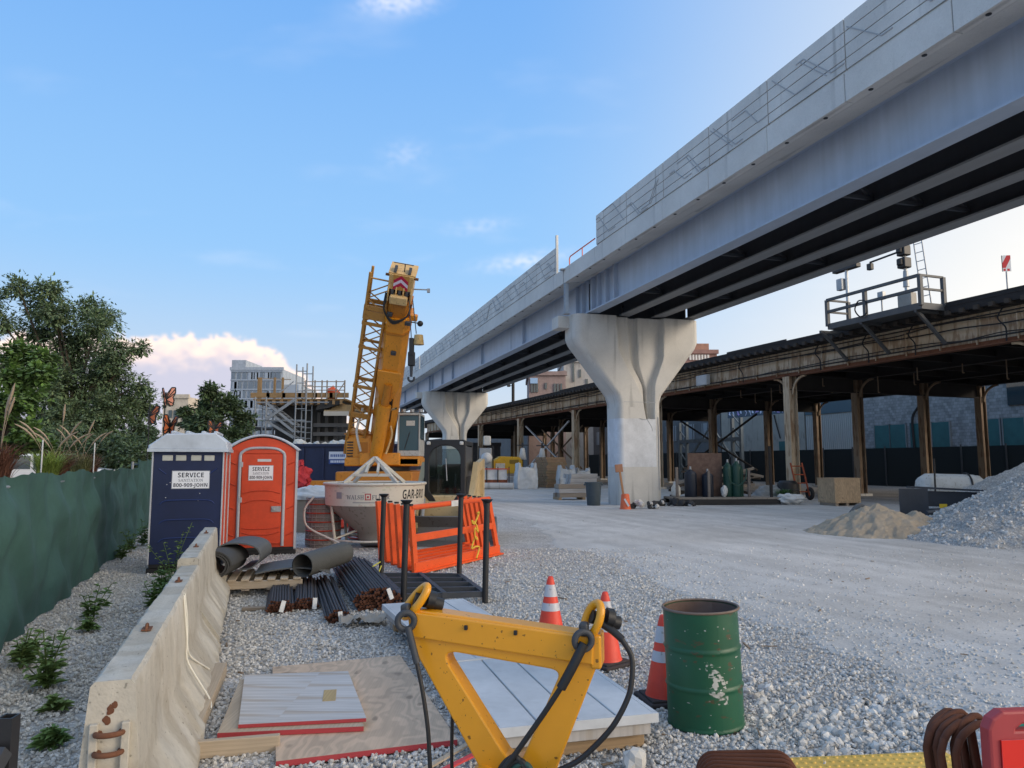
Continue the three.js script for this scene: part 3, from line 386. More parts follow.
{ // signal platform bracketed off the old viaduct
  const t = thing('signal_platform', 'grey railed steel platform bracketed off the old viaduct', 'platform', BW(24.7, 26.55, 7.9), angB), z0 = 3.0, z1 = -2.0, m = M([0.10, 0.105, 0.11], 0.6, { map: T.mottle }), x0 = -1.15, x1 = 0.1;
  mesh('floor', [bx(1.25, 0.10, z0 - z1, (x0 + x1) / 2, 0.05, (z0 + z1) / 2), bx(0.05, 0.26, z0 - z1, x0, 0.09, (z0 + z1) / 2), bx(1.25, 0.26, 0.05, (x0 + x1) / 2, 0.09, z0), bx(1.25, 0.26, 0.05, (x0 + x1) / 2, 0.09, z1)], m, t);
  for (const [x, z] of [[x0, z0], [x0, 0.2], [x0, z1], [x1, z0], [x1, z1]]) mesh('rail_post', bx(0.15, 1.22, 0.15, x, 0.72, z), m, t);
  for (const y of [0.78, 1.33]) { mesh('guard_rail', bx(0.12, 0.12, z0 - z1, x0, y, (z0 + z1) / 2), m, t); mesh('guard_rail', bx(x1 - x0, 0.085, 0.085, (x0 + x1) / 2, y, z0), m, t); mesh('guard_rail', bx(x1 - x0, 0.085, 0.085, (x0 + x1) / 2, y, z1), m, t); }
  for (const z of [2.7, -0.1, -2.5]) mesh('bracket', [bar(V(x0 + 0.1, -0.06, z), V(0.42, -1.35, z), 0.12, 0.12), bar(V(x0, -0.06, z), V(0.55, -0.06, z), 0.12, 0.12)], m, t);
  mesh('cable_loop', path([V(x0 - 0.07, 0.9, -0.1), V(x0 - 0.08, 0.55, -0.3), V(x0 - 0.07, 0.2, -0.05), V(x0 - 0.08, 0.3, 0.35), V(x0 - 0.07, 0.8, 0.3)], 0.03, 30, 6, true), mat.black, t);
  // things standing on it
  const sig = (name, label, s, p, top, head) => { const q = thing(name, label, 'signal', BW(s, p, 8.0), angB); mesh('mast', rod(V(0, 0, 0), V(0, top, 0), 0.075, 10), M([0.55, 0.57, 0.58], 0.5, { metal: 0.3 }), q); head(q, top); return q; };
  sig('signal_mast', 'signal mast carrying a dark crossbar of lamps on the platform', 26.96, 26.9, 2.95, (q, h) => { mesh('crossbar', rb(0.3, 0.22, 1.5, 0, h, 0, 0.03), mat.black, q); for (const z of [-0.55, 0, 0.55]) mesh('lamp_hood', cyl(0.13, 0.13, 0.25, 0, h + 0.1, z, 12), mat.black, q); mesh('equipment_box', rb(0.26, 0.55, 0.34, -0.12, h - 0.75, -0.25, 0.02), mat.galv, q); });
  sig('signal_mast', 'signal mast with black lamp heads and a side arm above the platform', 23.8, 27.05, 2.85, (q, h) => { for (const y of [0.1, -0.45]) { mesh('lamp_head', rb(0.42, 0.46, 0.42, -0.05, h + y, 0, 0.05), mat.black, q); mesh('lamp_visor', cyl(0.13, 0.13, 0.24, -0.3, h + y - 0.1, 0, 12), mat.black, q); } mesh('side_arm', [rod(V(0, h + 0.15, 0), V(-0.2, h + 0.0, -1.7), 0.045), rb(0.2, 0.3, 0.25, -0.2, h - 0.2, -1.7, 0.03)], mat.black, q); mesh('mast_sleeve', cyl(0.13, 0.10, 0.7, 0, h - 1.5, 0, 12), mat.galv, q); mesh('equipment_cabinet', rb(0.35, 1.0, 0.7, 0, 0.55, 0, 0.03), M([0.42, 0.40, 0.36], 0.6, { map: T.mottle }), q); });
  const lad = thing('access_ladder', 'thin steel ladder leaning up from the platform end', 'ladder', BW(22.6, 26.6, 8.0), angB); const la = (z, y) => V(0.1, y, z - 0.10 * y + 0.1); for (const z of [0.2, -0.2]) mesh('stile', rod(la(z, 0.03), la(z, 4.4), 0.03, 6), mat.galv, lad); for (let k = 0; k < 11; k++) mesh('rung', rod(la(0.2, 0.3 + k * 0.38), la(-0.2, 0.3 + k * 0.38), 0.018, 6), mat.galv, lad);
  const box = thing('signal_box', 'small grey equipment box on a thin post behind the railing', 'box', BW(25.0, 26.9, 8.0), angB); mesh('post', rod(V(0, 0, 0), V(0, 1.1, 0), 0.035), mat.galv, box); mesh('case', rb(0.2, 0.36, 0.3, 0, 1.2, 0, 0.02), mat.galv, box);
}
{ // red and white track sign on the deck edge
  const t = thing('track_sign', 'small red and white striped sign standing on the old viaduct deck', 'sign', BW(19.3, 27.0, 8.07), angB - 0.5);
  mesh('post', rod(V(0, 0, 0), V(0, 0.85, 0), 0.03), mat.galv, t); mesh('foot_block', rb(0.3, 0.14, 0.3, 0, 0.07, 0, 0.02), mat.galv, t);
  const m = M([1, 1, 1], 0.5, { map: canvasTex(64, 128, (c) => { c.fillStyle = '#ddd'; c.fillRect(0, 0, 64, 128); c.fillStyle = '#c3202b'; c.beginPath(); c.moveTo(38, 0); c.lineTo(64, 0); c.lineTo(64, 24); c.lineTo(26, 100); c.lineTo(0, 100); c.lineTo(0, 70); c.fill(); c.fillStyle = '#222'; c.fillRect(0, 0, 5, 128); c.fillStyle = '#c3202b'; c.fillRect(10, 106, 16, 18); c.fillRect(36, 106, 18, 18); }) });
  mesh('plate', face(0.32, 0.62, 0, 1.16, 0.03), m, t, 'keep');
}
{ // slender pole on the deck far off
  const t = thing('signal_pole', 'dark stub pole rising from the old viaduct beside the far pier', 'pole', BW(73.5, 27.3, 8.07), angB); mesh('pole', rod(V(0, 0, 0), V(0, 2.1, 0), 0.16, 10), mat.oldDark, t); mesh('lamp', rb(0.3, 0.25, 0.3, -0.5, 1.8, 0, 0.04), mat.oldDark, t); mesh('arm', rod(V(0, 1.8, 0), V(-0.5, 1.8, 0), 0.04), mat.oldDark, t);
}
// ---------------------------------------------------------------- left edge: screened fence, terrace planting, trees
const angF = 20.6 * Math.PI / 180, FW = (s, p, y = 0) => [-5.15 - s * Math.sin(angF) + p * Math.cos(angF), y, -8 - s * Math.cos(angF) - p * Math.sin(angF)];
{
  const lot = mesh('raised_lot', bx(22, 0.5, 40, -14.0, 0.25, -16), M([0.10, 0.10, 0.10], 0.95, { map: T.mottle }), scene); lot.position.set(...FW(0, 0)); lot.rotation.y = angF; structure(lot);
  const o = mesh('terrace', bx(2.4, 0.6, 24, -1.65, 0.3, -7.5), M([0.13, 0.12, 0.10], 0.95, { map: T.mottle }), scene); o.position.set(...FW(0, 0)); o.rotation.y = angF; structure(o);
  const m = M([0.052, 0.130, 0.108], 0.7, { map: T.weave, side: THREE.DoubleSide, sheen: 0.3, sheenRoughness: 0.6 });
  const fence = (label, s0, s1, h0, lean, seed, off) => {
    const t = thing('screen_fence', label, 'fence', FW(s0, off), angF, 'green screened site fence'), L = s1 - s0, n = Math.round(L / 2.6);
    for (let i = 0; i <= n; i++) mesh('post', rod(V(-0.08, 0, -L * i / n), V(-0.08, h0 - 0.06, -L * i / n), 0.03, 10), mat.galv, t);
    mesh('top_rail', rod(V(-0.08, h0 - 0.13, 0), V(-0.08, h0 - 0.13, -L), 0.02, 8), mat.galv, t);
    mesh('fabric', sheet(Math.round(L * 16), 34, (u, v) => {
      const s = u * L, ph = (s / L * n) % 1, sag = Math.sin(ph * Math.PI);
      const pleat = 0.05 * Math.sin(s * 6.1 + 2.2 * v + 1.5 * Math.sin(s * 1.3)) * Math.pow(v, 1.2) * (0.4 + 0.6 * Math.abs(N2(s * 0.6, seed)));
      const swag = 0.055 * Math.sin((v * 2.2 + Math.abs(ph - 0.5) * 2.0 * (1 - v) + 0.25 * N2(s * 0.7, seed + 3)) * 5.5) * (0.35 + 0.65 * sag);
      return [0.03 + pleat + swag * 0.8 + 0.03 * sag * (1 - v) + 0.03 * fbm2(s * 1.4, v * 2.5 + seed, 3) + lean * v, 0.015 + v * (h0 - 0.045 * sag + 0.02 * N2(s * 2, seed)), -s];
    }), m, t); return t;
  };
  fence('long green fabric screened fence along the left gravel strip', -4.3, 10.15, 1.64, -0.03, 3, 0);
  fence('taller short section of green screened fence behind the blue toilet', 10.2, 15.5, 1.84, 0, 9, -0.05);
}
{ // black picket railing on the terrace
  const t = thing('picket_railing', 'low black picket railing behind the green fence', 'railing', FW(-4, -2.1, 0.6), angF);
  for (let i = 0; i < 6; i++) mesh('post', bx(0.07, 1.25, 0.07, 0, 0.625, -i * 2.4), mat.black, t);
  for (const y of [0.12, 1.1]) mesh('rail', bx(0.035, 0.04, 12, 0, y, -6), mat.black, t);
  const p = mesh('picket', bx(0.02, 1.2, 0.02, 0.03, 0.62, -0.12), mat.black, t); for (let i = 1; i < 98; i++) share(p, 'picket', t, 0, 0, -i * 0.122);
}
// grasses: blades and plumes as one thin-strip mesh per part
function blades(n, h, spread, seed, w = 0.012, droop = 0.5) {
  const r = rng(seed), pos = [], nor = [];
  for (let i = 0; i < n; i++) {
    const a = r() * 6.283, b = a + (r() - 0.5), x0 = (r() - 0.5) * 0.25, z0 = (r() - 0.5) * 0.25, hh = h * (0.55 + 0.5 * r()), sp = spread * (0.3 + 0.8 * r()), ww = w * (0.6 + 0.8 * r()); let P = null;
    for (let k = 0; k <= 5; k++) { const t = k / 5, q = V(x0 + Math.cos(a) * sp * t * t, hh * (t - droop * 0.5 * t * t * t), z0 + Math.sin(a) * sp * t * t), o = V(Math.cos(b + 1.57), 0, Math.sin(b + 1.57)).multiplyScalar(ww * (1 - t * 0.9)); const A = q.clone().add(o), B = q.clone().sub(o); if (P) pos.push(...P[0], ...P[1], ...A, ...P[1], ...B, ...A); P = [A.toArray(), B.toArray()]; A.toArray(); }
  }
  const g = new THREE.BufferGeometry(); g.setAttribute('position', new THREE.Float32BufferAttribute(pos, 3)); g.computeVertexNormals(); return g;
}
function plume(h, lean, az, len, seed) { const r = rng(seed), out = []; const base = V(0, h * 0.2, 0), pts = []; for (let k = 0; k <= 8; k++) { const t = k / 8; lean *= 1; pts.push(V(Math.cos(az) * lean * 0.62 * t * t, h * (t - 0.28 * t * t * t * lean), Math.sin(az) * lean * 0.62 * t * t + 0.2 * lean * t * t)); } const c = new THREE.CatmullRomCurve3(pts); out.push(new THREE.TubeGeometry(c, 10, 0.004, 4)); const head = []; for (let k = 0; k <= 6; k++) head.push(c.getPoint(1 - len / h + len / h * k / 6)); const hc = new THREE.CatmullRomCurve3(head), g = new THREE.TubeGeometry(hc, 16, 1, 6), p = g.attributes.position; for (let i = 0; i <= 16; i++) { const q = hc.getPoint(i / 16), w = 0.020 * Math.pow(Math.sin(Math.PI * clamp(i / 16 * 0.92 + 0.05)), 0.6); for (let j = 0; j <= 6; j++) { const k = i * 7 + j; p.setXYZ(k, q.x + (p.getX(k) - q.x) * w * (0.8 + 0.5 * r()), q.y + (p.getY(k) - q.y) * w * (0.8 + 0.5 * r()), q.z + (p.getZ(k) - q.z) * w); } } g.computeVertexNormals(); out.push(g); return out; }
{
  const green = M([0.22, 0.30, 0.06], 0.8, { side: THREE.DoubleSide }), brown = M([0.13, 0.055, 0.035], 0.85, { side: THREE.DoubleSide }), dull = M([0.16, 0.17, 0.07], 0.85, { side: THREE.DoubleSide }), pl = M([0.36, 0.28, 0.20], 0.95);
  // along, across, planter top, blade count, height, spread, material, plumes [height, lean, azimuth, length]
  const list = [
    ['lime green grass tuft in the nearest planter', -0.6, -0.95, 420, 0.85, 0.4, green, [[1.5, 1.1, 0.2, 0.6], [1.3, 1.2, 0.3, 0.6], [1.1, 1.3, 0.1, 0.6]]],
    ['narrow lime green grass beside the white car', 1.3, -0.9, 260, 0.65, 0.25, green, []],
    ['reddish brown grass with upright tan plumes', 3.7, -1.2, 420, 0.9, 0.45, brown, [[1.45, 0.15, 0, 0.4], [1.35, 0.2, 3, 0.35], [1.7, 0.3, 0.4, 0.45], [1.5, 0.35, 0.5, 0.35]]],
    ['bright green grass clump between brown grasses', 5.9, -1.0, 460, 0.8, 0.45, green, [[1.4, 0.75, 3.3, 0.5], [1.35, 0.8, 3.0, 0.5], [1.2, 0.8, 0.2, 0.5]]],
    ['dark reddish grass with arching pale plumes', 7.9, -1.2, 460, 0.85, 0.5, brown, [[1.5, 0.7, 0.4, 0.5], [1.4, 0.8, 3.4, 0.5], [1.65, 0.2, 1, 0.4], [1.3, 0.9, 0, 0.55], [1.25, 0.75, 3.0, 0.5]]],
    ['yellow green grass near the end of the planters', 9.6, -1.1, 380, 0.75, 0.4, dull, [[1.5, 0.7, 3.2, 0.5], [1.5, 0.4, 0.2, 0.4], [1.35, 0.8, 0, 0.5]]],
    ['brown grass tuft beside the taller fence section', 11.4, -1.2, 380, 0.8, 0.4, brown, [[1.5, 0.8, 0.1, 0.5], [1.35, 0.7, 3.1, 0.45]]],
    ['olive grass with drooping plumes behind the blue toilet', 13.4, -1.9, 240, 0.9, 0.4, dull, [[1.6, 0.7, 3.3, 0.5], [1.5, 0.8, 0.2, 0.5]]],
  ];
  list.forEach(([label, s, p, n, h, sp, m, pls], i) => {
    const b = thing('planter_box', ['square black planter box with the lime green grass', 'square black planter box by the white car', 'square black planter box holding reddish brown grass', 'square black planter box holding bright green grass', 'square black planter box with dark reddish plumed grass', 'square black planter box with yellow green grass', 'square black planter box by the taller fence', 'square black planter box behind the blue toilet'][i], 'planter', FW(s, p, 0.6), angF, 'terrace planters');
    mesh('box', [rb(0.62, 0.75, 0.62, 0, 0.375, 0, 0.02)], mat.black, b); mesh('rim', [bx(0.70, 0.06, 0.06, 0, 0.78, 0.32), bx(0.70, 0.06, 0.06, 0, 0.78, -0.32), bx(0.06, 0.06, 0.58, 0.32, 0.78, 0), bx(0.06, 0.06, 0.58, -0.32, 0.78, 0)], mat.black, b); mesh('soil', bx(0.6, 0.02, 0.6, 0, 0.762, 0), M([0.05, 0.035, 0.025], 0.95), b);
    const t = thing('ornamental_grass', label, 'grass', FW(s, p, 1.37), angF, 'terrace grasses'); mesh('blade_tuft', blades(n, h, sp, 40 + i), m, t, 'keep'); pls.forEach((q, k) => mesh('plume', plume(...q, 70 + i * 9 + k), pl, t, 'keep'));
  });
}
// ---------------------------------------------------------------- trees
function crown(clumps, n, size, seed, aspect = 0.55, tones) {
  const r = rng(seed), pos = [], col = [], tot = clumps.reduce((s, c) => s + c[3] * c[3] * (c[4] ?? 1), 0), nor = [];
  for (const [cx, cy, cz, R, dens = 1, flat = 0.75] of clumps) {
    const m = Math.round(n * R * R * dens / tot);
    for (let i = 0; i < m; i++) {
      const th = Math.acos(2 * r() - 1), ph = r() * 6.283; let rr = Math.pow(r(), 0.42); const d = V(Math.sin(th) * Math.cos(ph), Math.cos(th) * flat, Math.sin(th) * Math.sin(ph));
      const rough = 0.75 + 0.5 * N3(cx + d.x * 2.1, cy + d.y * 2.1, cz + d.z * 2.1); const c = V(cx, cy, cz).addScaledVector(d, R * rr * rough);
      if (N3(c.x * 1.4 / (size * 6), c.y * 1.4 / (size * 6), c.z * 1.4 / (size * 6)) < -0.35) continue;
      const s = size * (0.6 + 0.8 * r()), a = V(r() - 0.5, (r() - 0.5) * 0.7 - 0.15, r() - 0.5).addScaledVector(d, 0.5).normalize(), b = V().crossVectors(a, V(r() - 0.5, 1, r() - 0.5)).normalize();
      const tip = c.clone().addScaledVector(a, s), l = c.clone().addScaledVector(a, s * 0.45).addScaledVector(b, s * aspect * 0.5), q = c.clone().addScaledVector(a, s * 0.45).addScaledVector(b, -s * aspect * 0.5); l.y -= s * 0.08; q.y -= s * 0.08;
      pos.push(...c, ...q, ...tip, ...c, ...tip, ...l); const t = tones[Math.floor(r() * tones.length)], k = 0.75 + 0.5 * r(); for (let j = 0; j < 6; j++) col.push(t[0] * k, t[1] * k, t[2] * k);
    }
  }
  const g = new THREE.BufferGeometry(); g.setAttribute('position', new THREE.Float32BufferAttribute(pos, 3)); g.setAttribute('color', new THREE.Float32BufferAttribute(col, 3)); g.computeVertexNormals(); return g;
}
const bark = M([0.10, 0.08, 0.06], 0.95, { map: T.wood }), leafMat = new THREE.MeshPhysicalMaterial({ color: 0xffffff, vertexColors: true, roughness: 0.8, side: THREE.DoubleSide, transmission: 0.25 });
function tree(name, label, base, y0, clumps, n, size, seed, aspect, tones, tr) {
  const t = thing(name, label, 'tree', base, 0, 'trees beyond the fence'), r = rng(seed + 1);
  const mid = V(0, y0, 0); mesh('trunk', [rod(V(0, 0, 0), mid, tr, 10, tr * 0.7)], bark, t, 'long');
  const limbs = []; for (const [x, y, z, R] of clumps) { const e = V(x, y, z), k = mid.clone().lerp(e, 0.45).add(V((r() - 0.5) * 0.4, 0.25, (r() - 0.5) * 0.4)); const s = V(mid.x, mid.y * (0.55 + 0.45 * r()), mid.z); limbs.push(rod(s, k, tr * 0.42, 7, tr * 0.25), rod(k, e, tr * 0.25, 6, tr * 0.09)); for (let q = 0; q < 3; q++) limbs.push(rod(e.clone().lerp(k, 0.25 * r()), e.clone().add(V((r() - 0.5) * R * 1.5, (r() - 0.2) * R, (r() - 0.5) * R * 1.5)), tr * 0.07, 5, tr * 0.02)); }
  mesh('limbs', limbs, bark, t, 'long');
  const o = new THREE.Mesh(crown(clumps, n, size, seed, aspect, tones), leafMat); o.name = 'crown'; o.castShadow = o.receiveShadow = true; t.add(o); return t;
}
{
  const r = rng(31), u = 36 / 745, cl = (list, cx, z) => list.map(([px, py, R, dens = 1, fl]) => [(px - cx) * z, (463 - py) * z + 1.75, (r() - 0.5) * R * z * 2.2, R * z, dens, fl]);
  tree('feathery_tree', 'tall feathery dark green tree behind the left fence', [(75 - 512) * u, 0, -36], 3.4, cl([[45, 290, 20, 0.8], [18, 288, 20, 0.8], [58, 315, 24, 0.9], [88, 310, 18, 0.8], [30, 330, 24, 0.9], [30, 305, 26, 0.7], [72, 303, 22, 0.7], [8, 325, 22, 0.6], [-8, 300, 22, 0.5], [95, 328, 27, 0.7], [60, 342, 32], [118, 352, 22, 0.9], [136, 347, 13, 0.7], [100, 380, 34, 1.2], [60, 388, 34, 1.2], [128, 402, 26, 1.2], [141, 385, 12, 0.7], [142, 432, 20, 1.3], [88, 425, 36, 1.4], [40, 420, 32, 1.3], [20, 372, 26], [-30, 350, 40], [-60, 400, 46], [120, 446, 26, 1.6], [60, 450, 34, 1.6], [112, 412, 30, 1.6], [76, 436, 34, 1.6], [135, 440, 20, 1.6], [20, 445, 34, 1.5], [50, 365, 28, 1.1], [110, 365, 20, 1.1]], 75, u), 125000, 0.20, 4, 0.42, [[0.095, 0.16, 0.072], [0.115, 0.185, 0.075], [0.08, 0.135, 0.064], [0.145, 0.20, 0.085]], 0.28);
  const u2 = 17 / 745; tree('broadleaf_tree', 'bright broad leaved tree at the left edge above the fence', [(5 - 512) * u2, 0.5, -17], 2.0, cl([[8, 350, 20], [32, 358, 16], [40, 374, 16], [15, 378, 20], [-20, 360, 26], [30, 400, 20], [8, 410, 22], [36, 432, 16], [15, 442, 20], [-25, 410, 30], [44, 395, 9], [40, 450, 14]], 5, u2).map((q) => { q[1] -= 0.5; return q; }), 15000, 0.13, 9, 0.7, [[0.085, 0.175, 0.028], [0.11, 0.215, 0.035], [0.065, 0.14, 0.028], [0.13, 0.24, 0.045]], 0.10);
  const u3 = 34 / 745; tree('small_tree', 'small round dark tree behind the orange butterflies', [(214 - 512) * u3, 0, -34], 1.6, cl([[213, 393, 13], [200, 408, 15], [226, 405, 16], [238, 420, 14], [193, 424, 14], [214, 425, 20, 1.2], [236, 438, 16, 1.2], [205, 444, 18, 1.2], [186, 412, 8], [246, 430, 8], [228, 452, 18]], 214, u3), 26000, 0.18, 12, 0.55, [[0.062, 0.115, 0.042], [0.08, 0.14, 0.048], [0.05, 0.095, 0.038], [0.11, 0.165, 0.06]], 0.16);
  for (const [label, px, d, h, s, seed] of [['low dark shrub mass left behind the planters', 40, 26, 2.9, 2.4, 51], ['low dark shrub right of the planters', 110, 26, 2.7, 2.2, 52], ['shrub behind the butterflies near the blue toilet', 168, 30, 2.4, 1.8, 53]]) { const k = d / 745; tree('shrub', label, [(px - 512) * k, 0.4, -d], 0.8, [[-s * 0.5, h * 0.5, 0, s * 0.6], [s * 0.45, h * 0.55, 0.2, s * 0.55], [0, h * 0.72, -0.3, s * 0.5], [0.2, h * 0.3, 0.4, s * 0.6]], 11000, 0.15, seed, 0.5, [[0.06, 0.11, 0.042], [0.075, 0.13, 0.045], [0.10, 0.15, 0.055]], 0.07); }
}
{ // orange butterfly sculptures on stems
  const wing = (s) => { const pts = [[0, 0], [0.10, 0.32], [0.34, 0.62], [0.52, 0.60], [0.50, 0.32], [0.36, 0.10], [0.40, -0.06], [0.34, -0.30], [0.16, -0.36], [0.04, -0.16]].map(([x, y]) => [x * s, y]); if (s < 0) pts.reverse(); return pts; };
  const or = M([0.62, 0.17, 0.06], 0.5, { map: T.mottle }), pink = M([0.85, 0.36, 0.25], 0.5, { map: T.mottle });
  [['orange butterfly sculpture with raised pale wings', 164, 400, 24, 0.62, 1.1, 0.7, pink, 1], ['dark orange butterfly sculpture at the far left', 149, 417, 24, 0.62, -0.6, -0.5, or, -1], ['low orange butterfly sculpture with spread wings', 170, 428, 23.5, 0.62, 0.3, 0.9, or, -1], ['small brown butterfly sculpture above the toilet roofs', 214, 430, 23, 0.42, 0.4, 0.4, or, -1]].forEach(([label, px, py, d, sc, ry, tilt, m, s]) => {
    const x = (px - 512) * d / 745, y = (463 - py) * d / 745 + 1.75, t = thing('butterfly_sculpture', label, 'sculpture', [x, 0.4, -d], ry, 'butterfly sculptures'); mesh('stem', rod(V(0, 0, 0), V(0, y - 0.4, 0), 0.02, 6), mat.black, t); mesh('body', [rod(V(0, y - 0.65, 0.02), V(0, y - 0.15, 0.02), 0.035, 8, 0.02)], mat.black, t);
    for (const side of [-1, 1]) { const g = poly(wing(side).map(([a, b]) => [a * sc, b * sc]), 0.02); g.rotateY(side * -tilt).rotateZ(0.15 * s); g.translate(0, y - 0.4, 0.02); const w = mesh('wing', g, m, t); const v = []; for (const [ex, ey] of [[0.30, 0.55], [0.48, 0.50], [0.46, 0.30], [0.34, -0.22], [0.2, -0.32]]) v.push(bar(V(0.02 * side * sc, 0, 0), V(ex * side * sc, ey * sc, 0), 0.03, 0.03, V(0, 0, 1))); const o = wing(side); for (let i = 0; i < o.length; i++) { const a = o[i], b = o[(i + 1) % o.length]; v.push(bar(V(a[0] * sc, a[1] * sc, 0), V(b[0] * sc, b[1] * sc, 0), 0.035, 0.03, V(0, 0, 1))); } const vg = join(v); vg.rotateY(side * -tilt).rotateZ(0.15 * s); vg.translate(0, y - 0.4, 0.02); mesh('wing_veins', vg, mat.black, w); }
  });
}
{ // white car beyond the railing
  const t = thing('parked_car', 'white car parked behind the picket railing', 'car', [-14.2, 0.5, -22], 0.35), wm = M([0.75, 0.76, 0.78], 0.3, { clearcoat: 0.6 });
  const side = [[-2.2, 0.35], [-2.25, 0.75], [-2.0, 0.98], [-1.1, 1.06], [-0.45, 1.50], [0.95, 1.52], [1.65, 1.12], [2.15, 1.05], [2.25, 0.7], [2.2, 0.35]]; mesh('body', poly(side, 1.8, 0.06), wm, t);
  for (const z of [0.905, -0.905]) { mesh('side_window', poly([[-0.95, 1.08], [-0.40, 1.43], [0.25, 1.45], [0.25, 1.08]], 0.01, 0, z), mat.darkGlass, t); mesh('side_window', poly([[0.33, 1.08], [0.33, 1.45], [0.88, 1.44], [1.35, 1.10]], 0.01, 0, z), mat.darkGlass, t); for (const x of [-1.4, 1.4]) { const w = mesh('wheel', xf(cyl(0.33, 0.33, 0.22, 0, -0.11, 0, 24), x, 0.33, z * 0.9, Math.PI / 2), mat.tyre, t); mesh('rim', xf(cyl(0.2, 0.2, 0.24, 0, -0.12, 0, 16), x, 0.33, z * 0.905, Math.PI / 2), mat.galv, w); } }
  mesh('windscreen', bar(V(-1.04, 1.085, 0), V(-0.5, 1.455, 0), 1.5, 0.01, V(-0.5, 0.8, 0)), mat.darkGlass, t); mesh('rear_window', bar(V(1.02, 1.495, 0), V(1.6, 1.165, 0), 1.5, 0.01, V(0.5, 0.8, 0)), mat.darkGlass, t);
  for (const z of [-0.7, 0.7]) mesh('headlight', rb(0.05, 0.14, 0.3, -2.21, 0.8, z, 0.02), mat.white, t);
}
for (const [i, [px, d, top]] of [[44, 12.5, 440], [96, 16, 443]].entries()) { const o = mesh('marker_stake', rod(V(0, 0, 0), V(0, (463 - top) * d / 745 + 1.25, 0), 0.012, 8), mat.white, scene); o.position.set((px - 512) * d / 745, 0.5, -d); tag(o, i ? 'thin white stake among the brown terrace grasses' : 'thin white stake in front of the white car', 'stake', 'white stakes'); }

// ---------------------------------------------------------------- weeds on the gravel strip
function weed(label, x, d, h, n, seed, leafy = 1) {
  const t = thing('weed', label, 'weed', [x, 0, -d], 0, 'weeds on the gravel strip'), r = rng(seed), stems = [], pos = [];
  for (let k = 0; k < n; k++) { const a = r() * 6.28, sp = (0.15 + 0.4 * r()) * h, hh = h * (0.5 + 0.55 * r()), pts = [V((r() - 0.5) * 0.05, 0, (r() - 0.5) * 0.05), V(Math.cos(a) * sp * 0.4, hh * 0.5, Math.sin(a) * sp * 0.4), V(Math.cos(a) * sp, hh, Math.sin(a) * sp)], c = new THREE.CatmullRomCurve3(pts); stems.push(new THREE.TubeGeometry(c, 8, 0.0045, 5));
    for (let q = 0; q < 16 * leafy; q++) { const u = 0.12 + 0.88 * r(), p = c.getPoint(u), b = r() * 6.28, s = (0.075 + 0.07 * r()) * (1.25 - 0.6 * u) * (leafy > 0.6 ? 1 : 0.6), dir = V(Math.cos(b), 0.25 + 0.5 * r(), Math.sin(b)).normalize(), w = V(-Math.sin(b), 0, Math.cos(b)).multiplyScalar(s * 0.27), m = p.clone().addScaledVector(dir, s * 0.5), e = p.clone().addScaledVector(dir, s); e.y -= s * 0.35; const A = m.clone().add(w), B = m.clone().sub(w); pos.push(...p, ...A, ...e, ...p, ...e, ...B); } }
  mesh('stems', stems, M([0.10, 0.15, 0.04], 0.85), t, 'keep'); const g = new THREE.BufferGeometry(); g.setAttribute('position', new THREE.Float32BufferAttribute(pos, 3)); g.computeVertexNormals(); mesh('foliage', g, M([0.12 + 0.03 * r(), 0.22, 0.065], 0.8, { side: THREE.DoubleSide }), t, 'keep');
}
[['bushy green weed nearest the camera on the gravel strip', -3.62, 6.0, 0.42, 10, 1], ['dark leafy weed just left of the bushy one', -4.2, 6.6, 0.34, 8, 2], ['small upright weed in the middle of the gravel strip', -4.72, 8.6, 0.36, 6, 3], ['low weed tuft near the black steel stand', -2.84, 4.82, 0.14, 7, 4], ['tiny weed sprig between the tuft and the bushy weed', -3.24, 5.5, 0.10, 3, 5], ['sparse weed lying on stones under the upright weed', -4.42, 8.0, 0.14, 5, 6], ['leafy weed against the barrier left of its joint', -4.35, 9.3, 0.32, 8, 7], ['leafy weed beside the far barrier close to the toilet', -4.75, 10.3, 0.36, 9, 8], ['low weed at the foot of the fence', -7.1, 13.8, 0.3, 6, 9], ['weed clump between fence and blue toilet', -7.9, 16.2, 0.55, 9, 10], ['weed sprig beside the tall fence section', -7.5, 14.9, 0.45, 6, 11]].forEach(([l, x, d, h, n, s]) => weed(l, x, d, h, n, 300 + s));
weed('tall thin weed in front of the blue toilet', -5.05, 11.3, 1.0, 4, 400, 1.0);

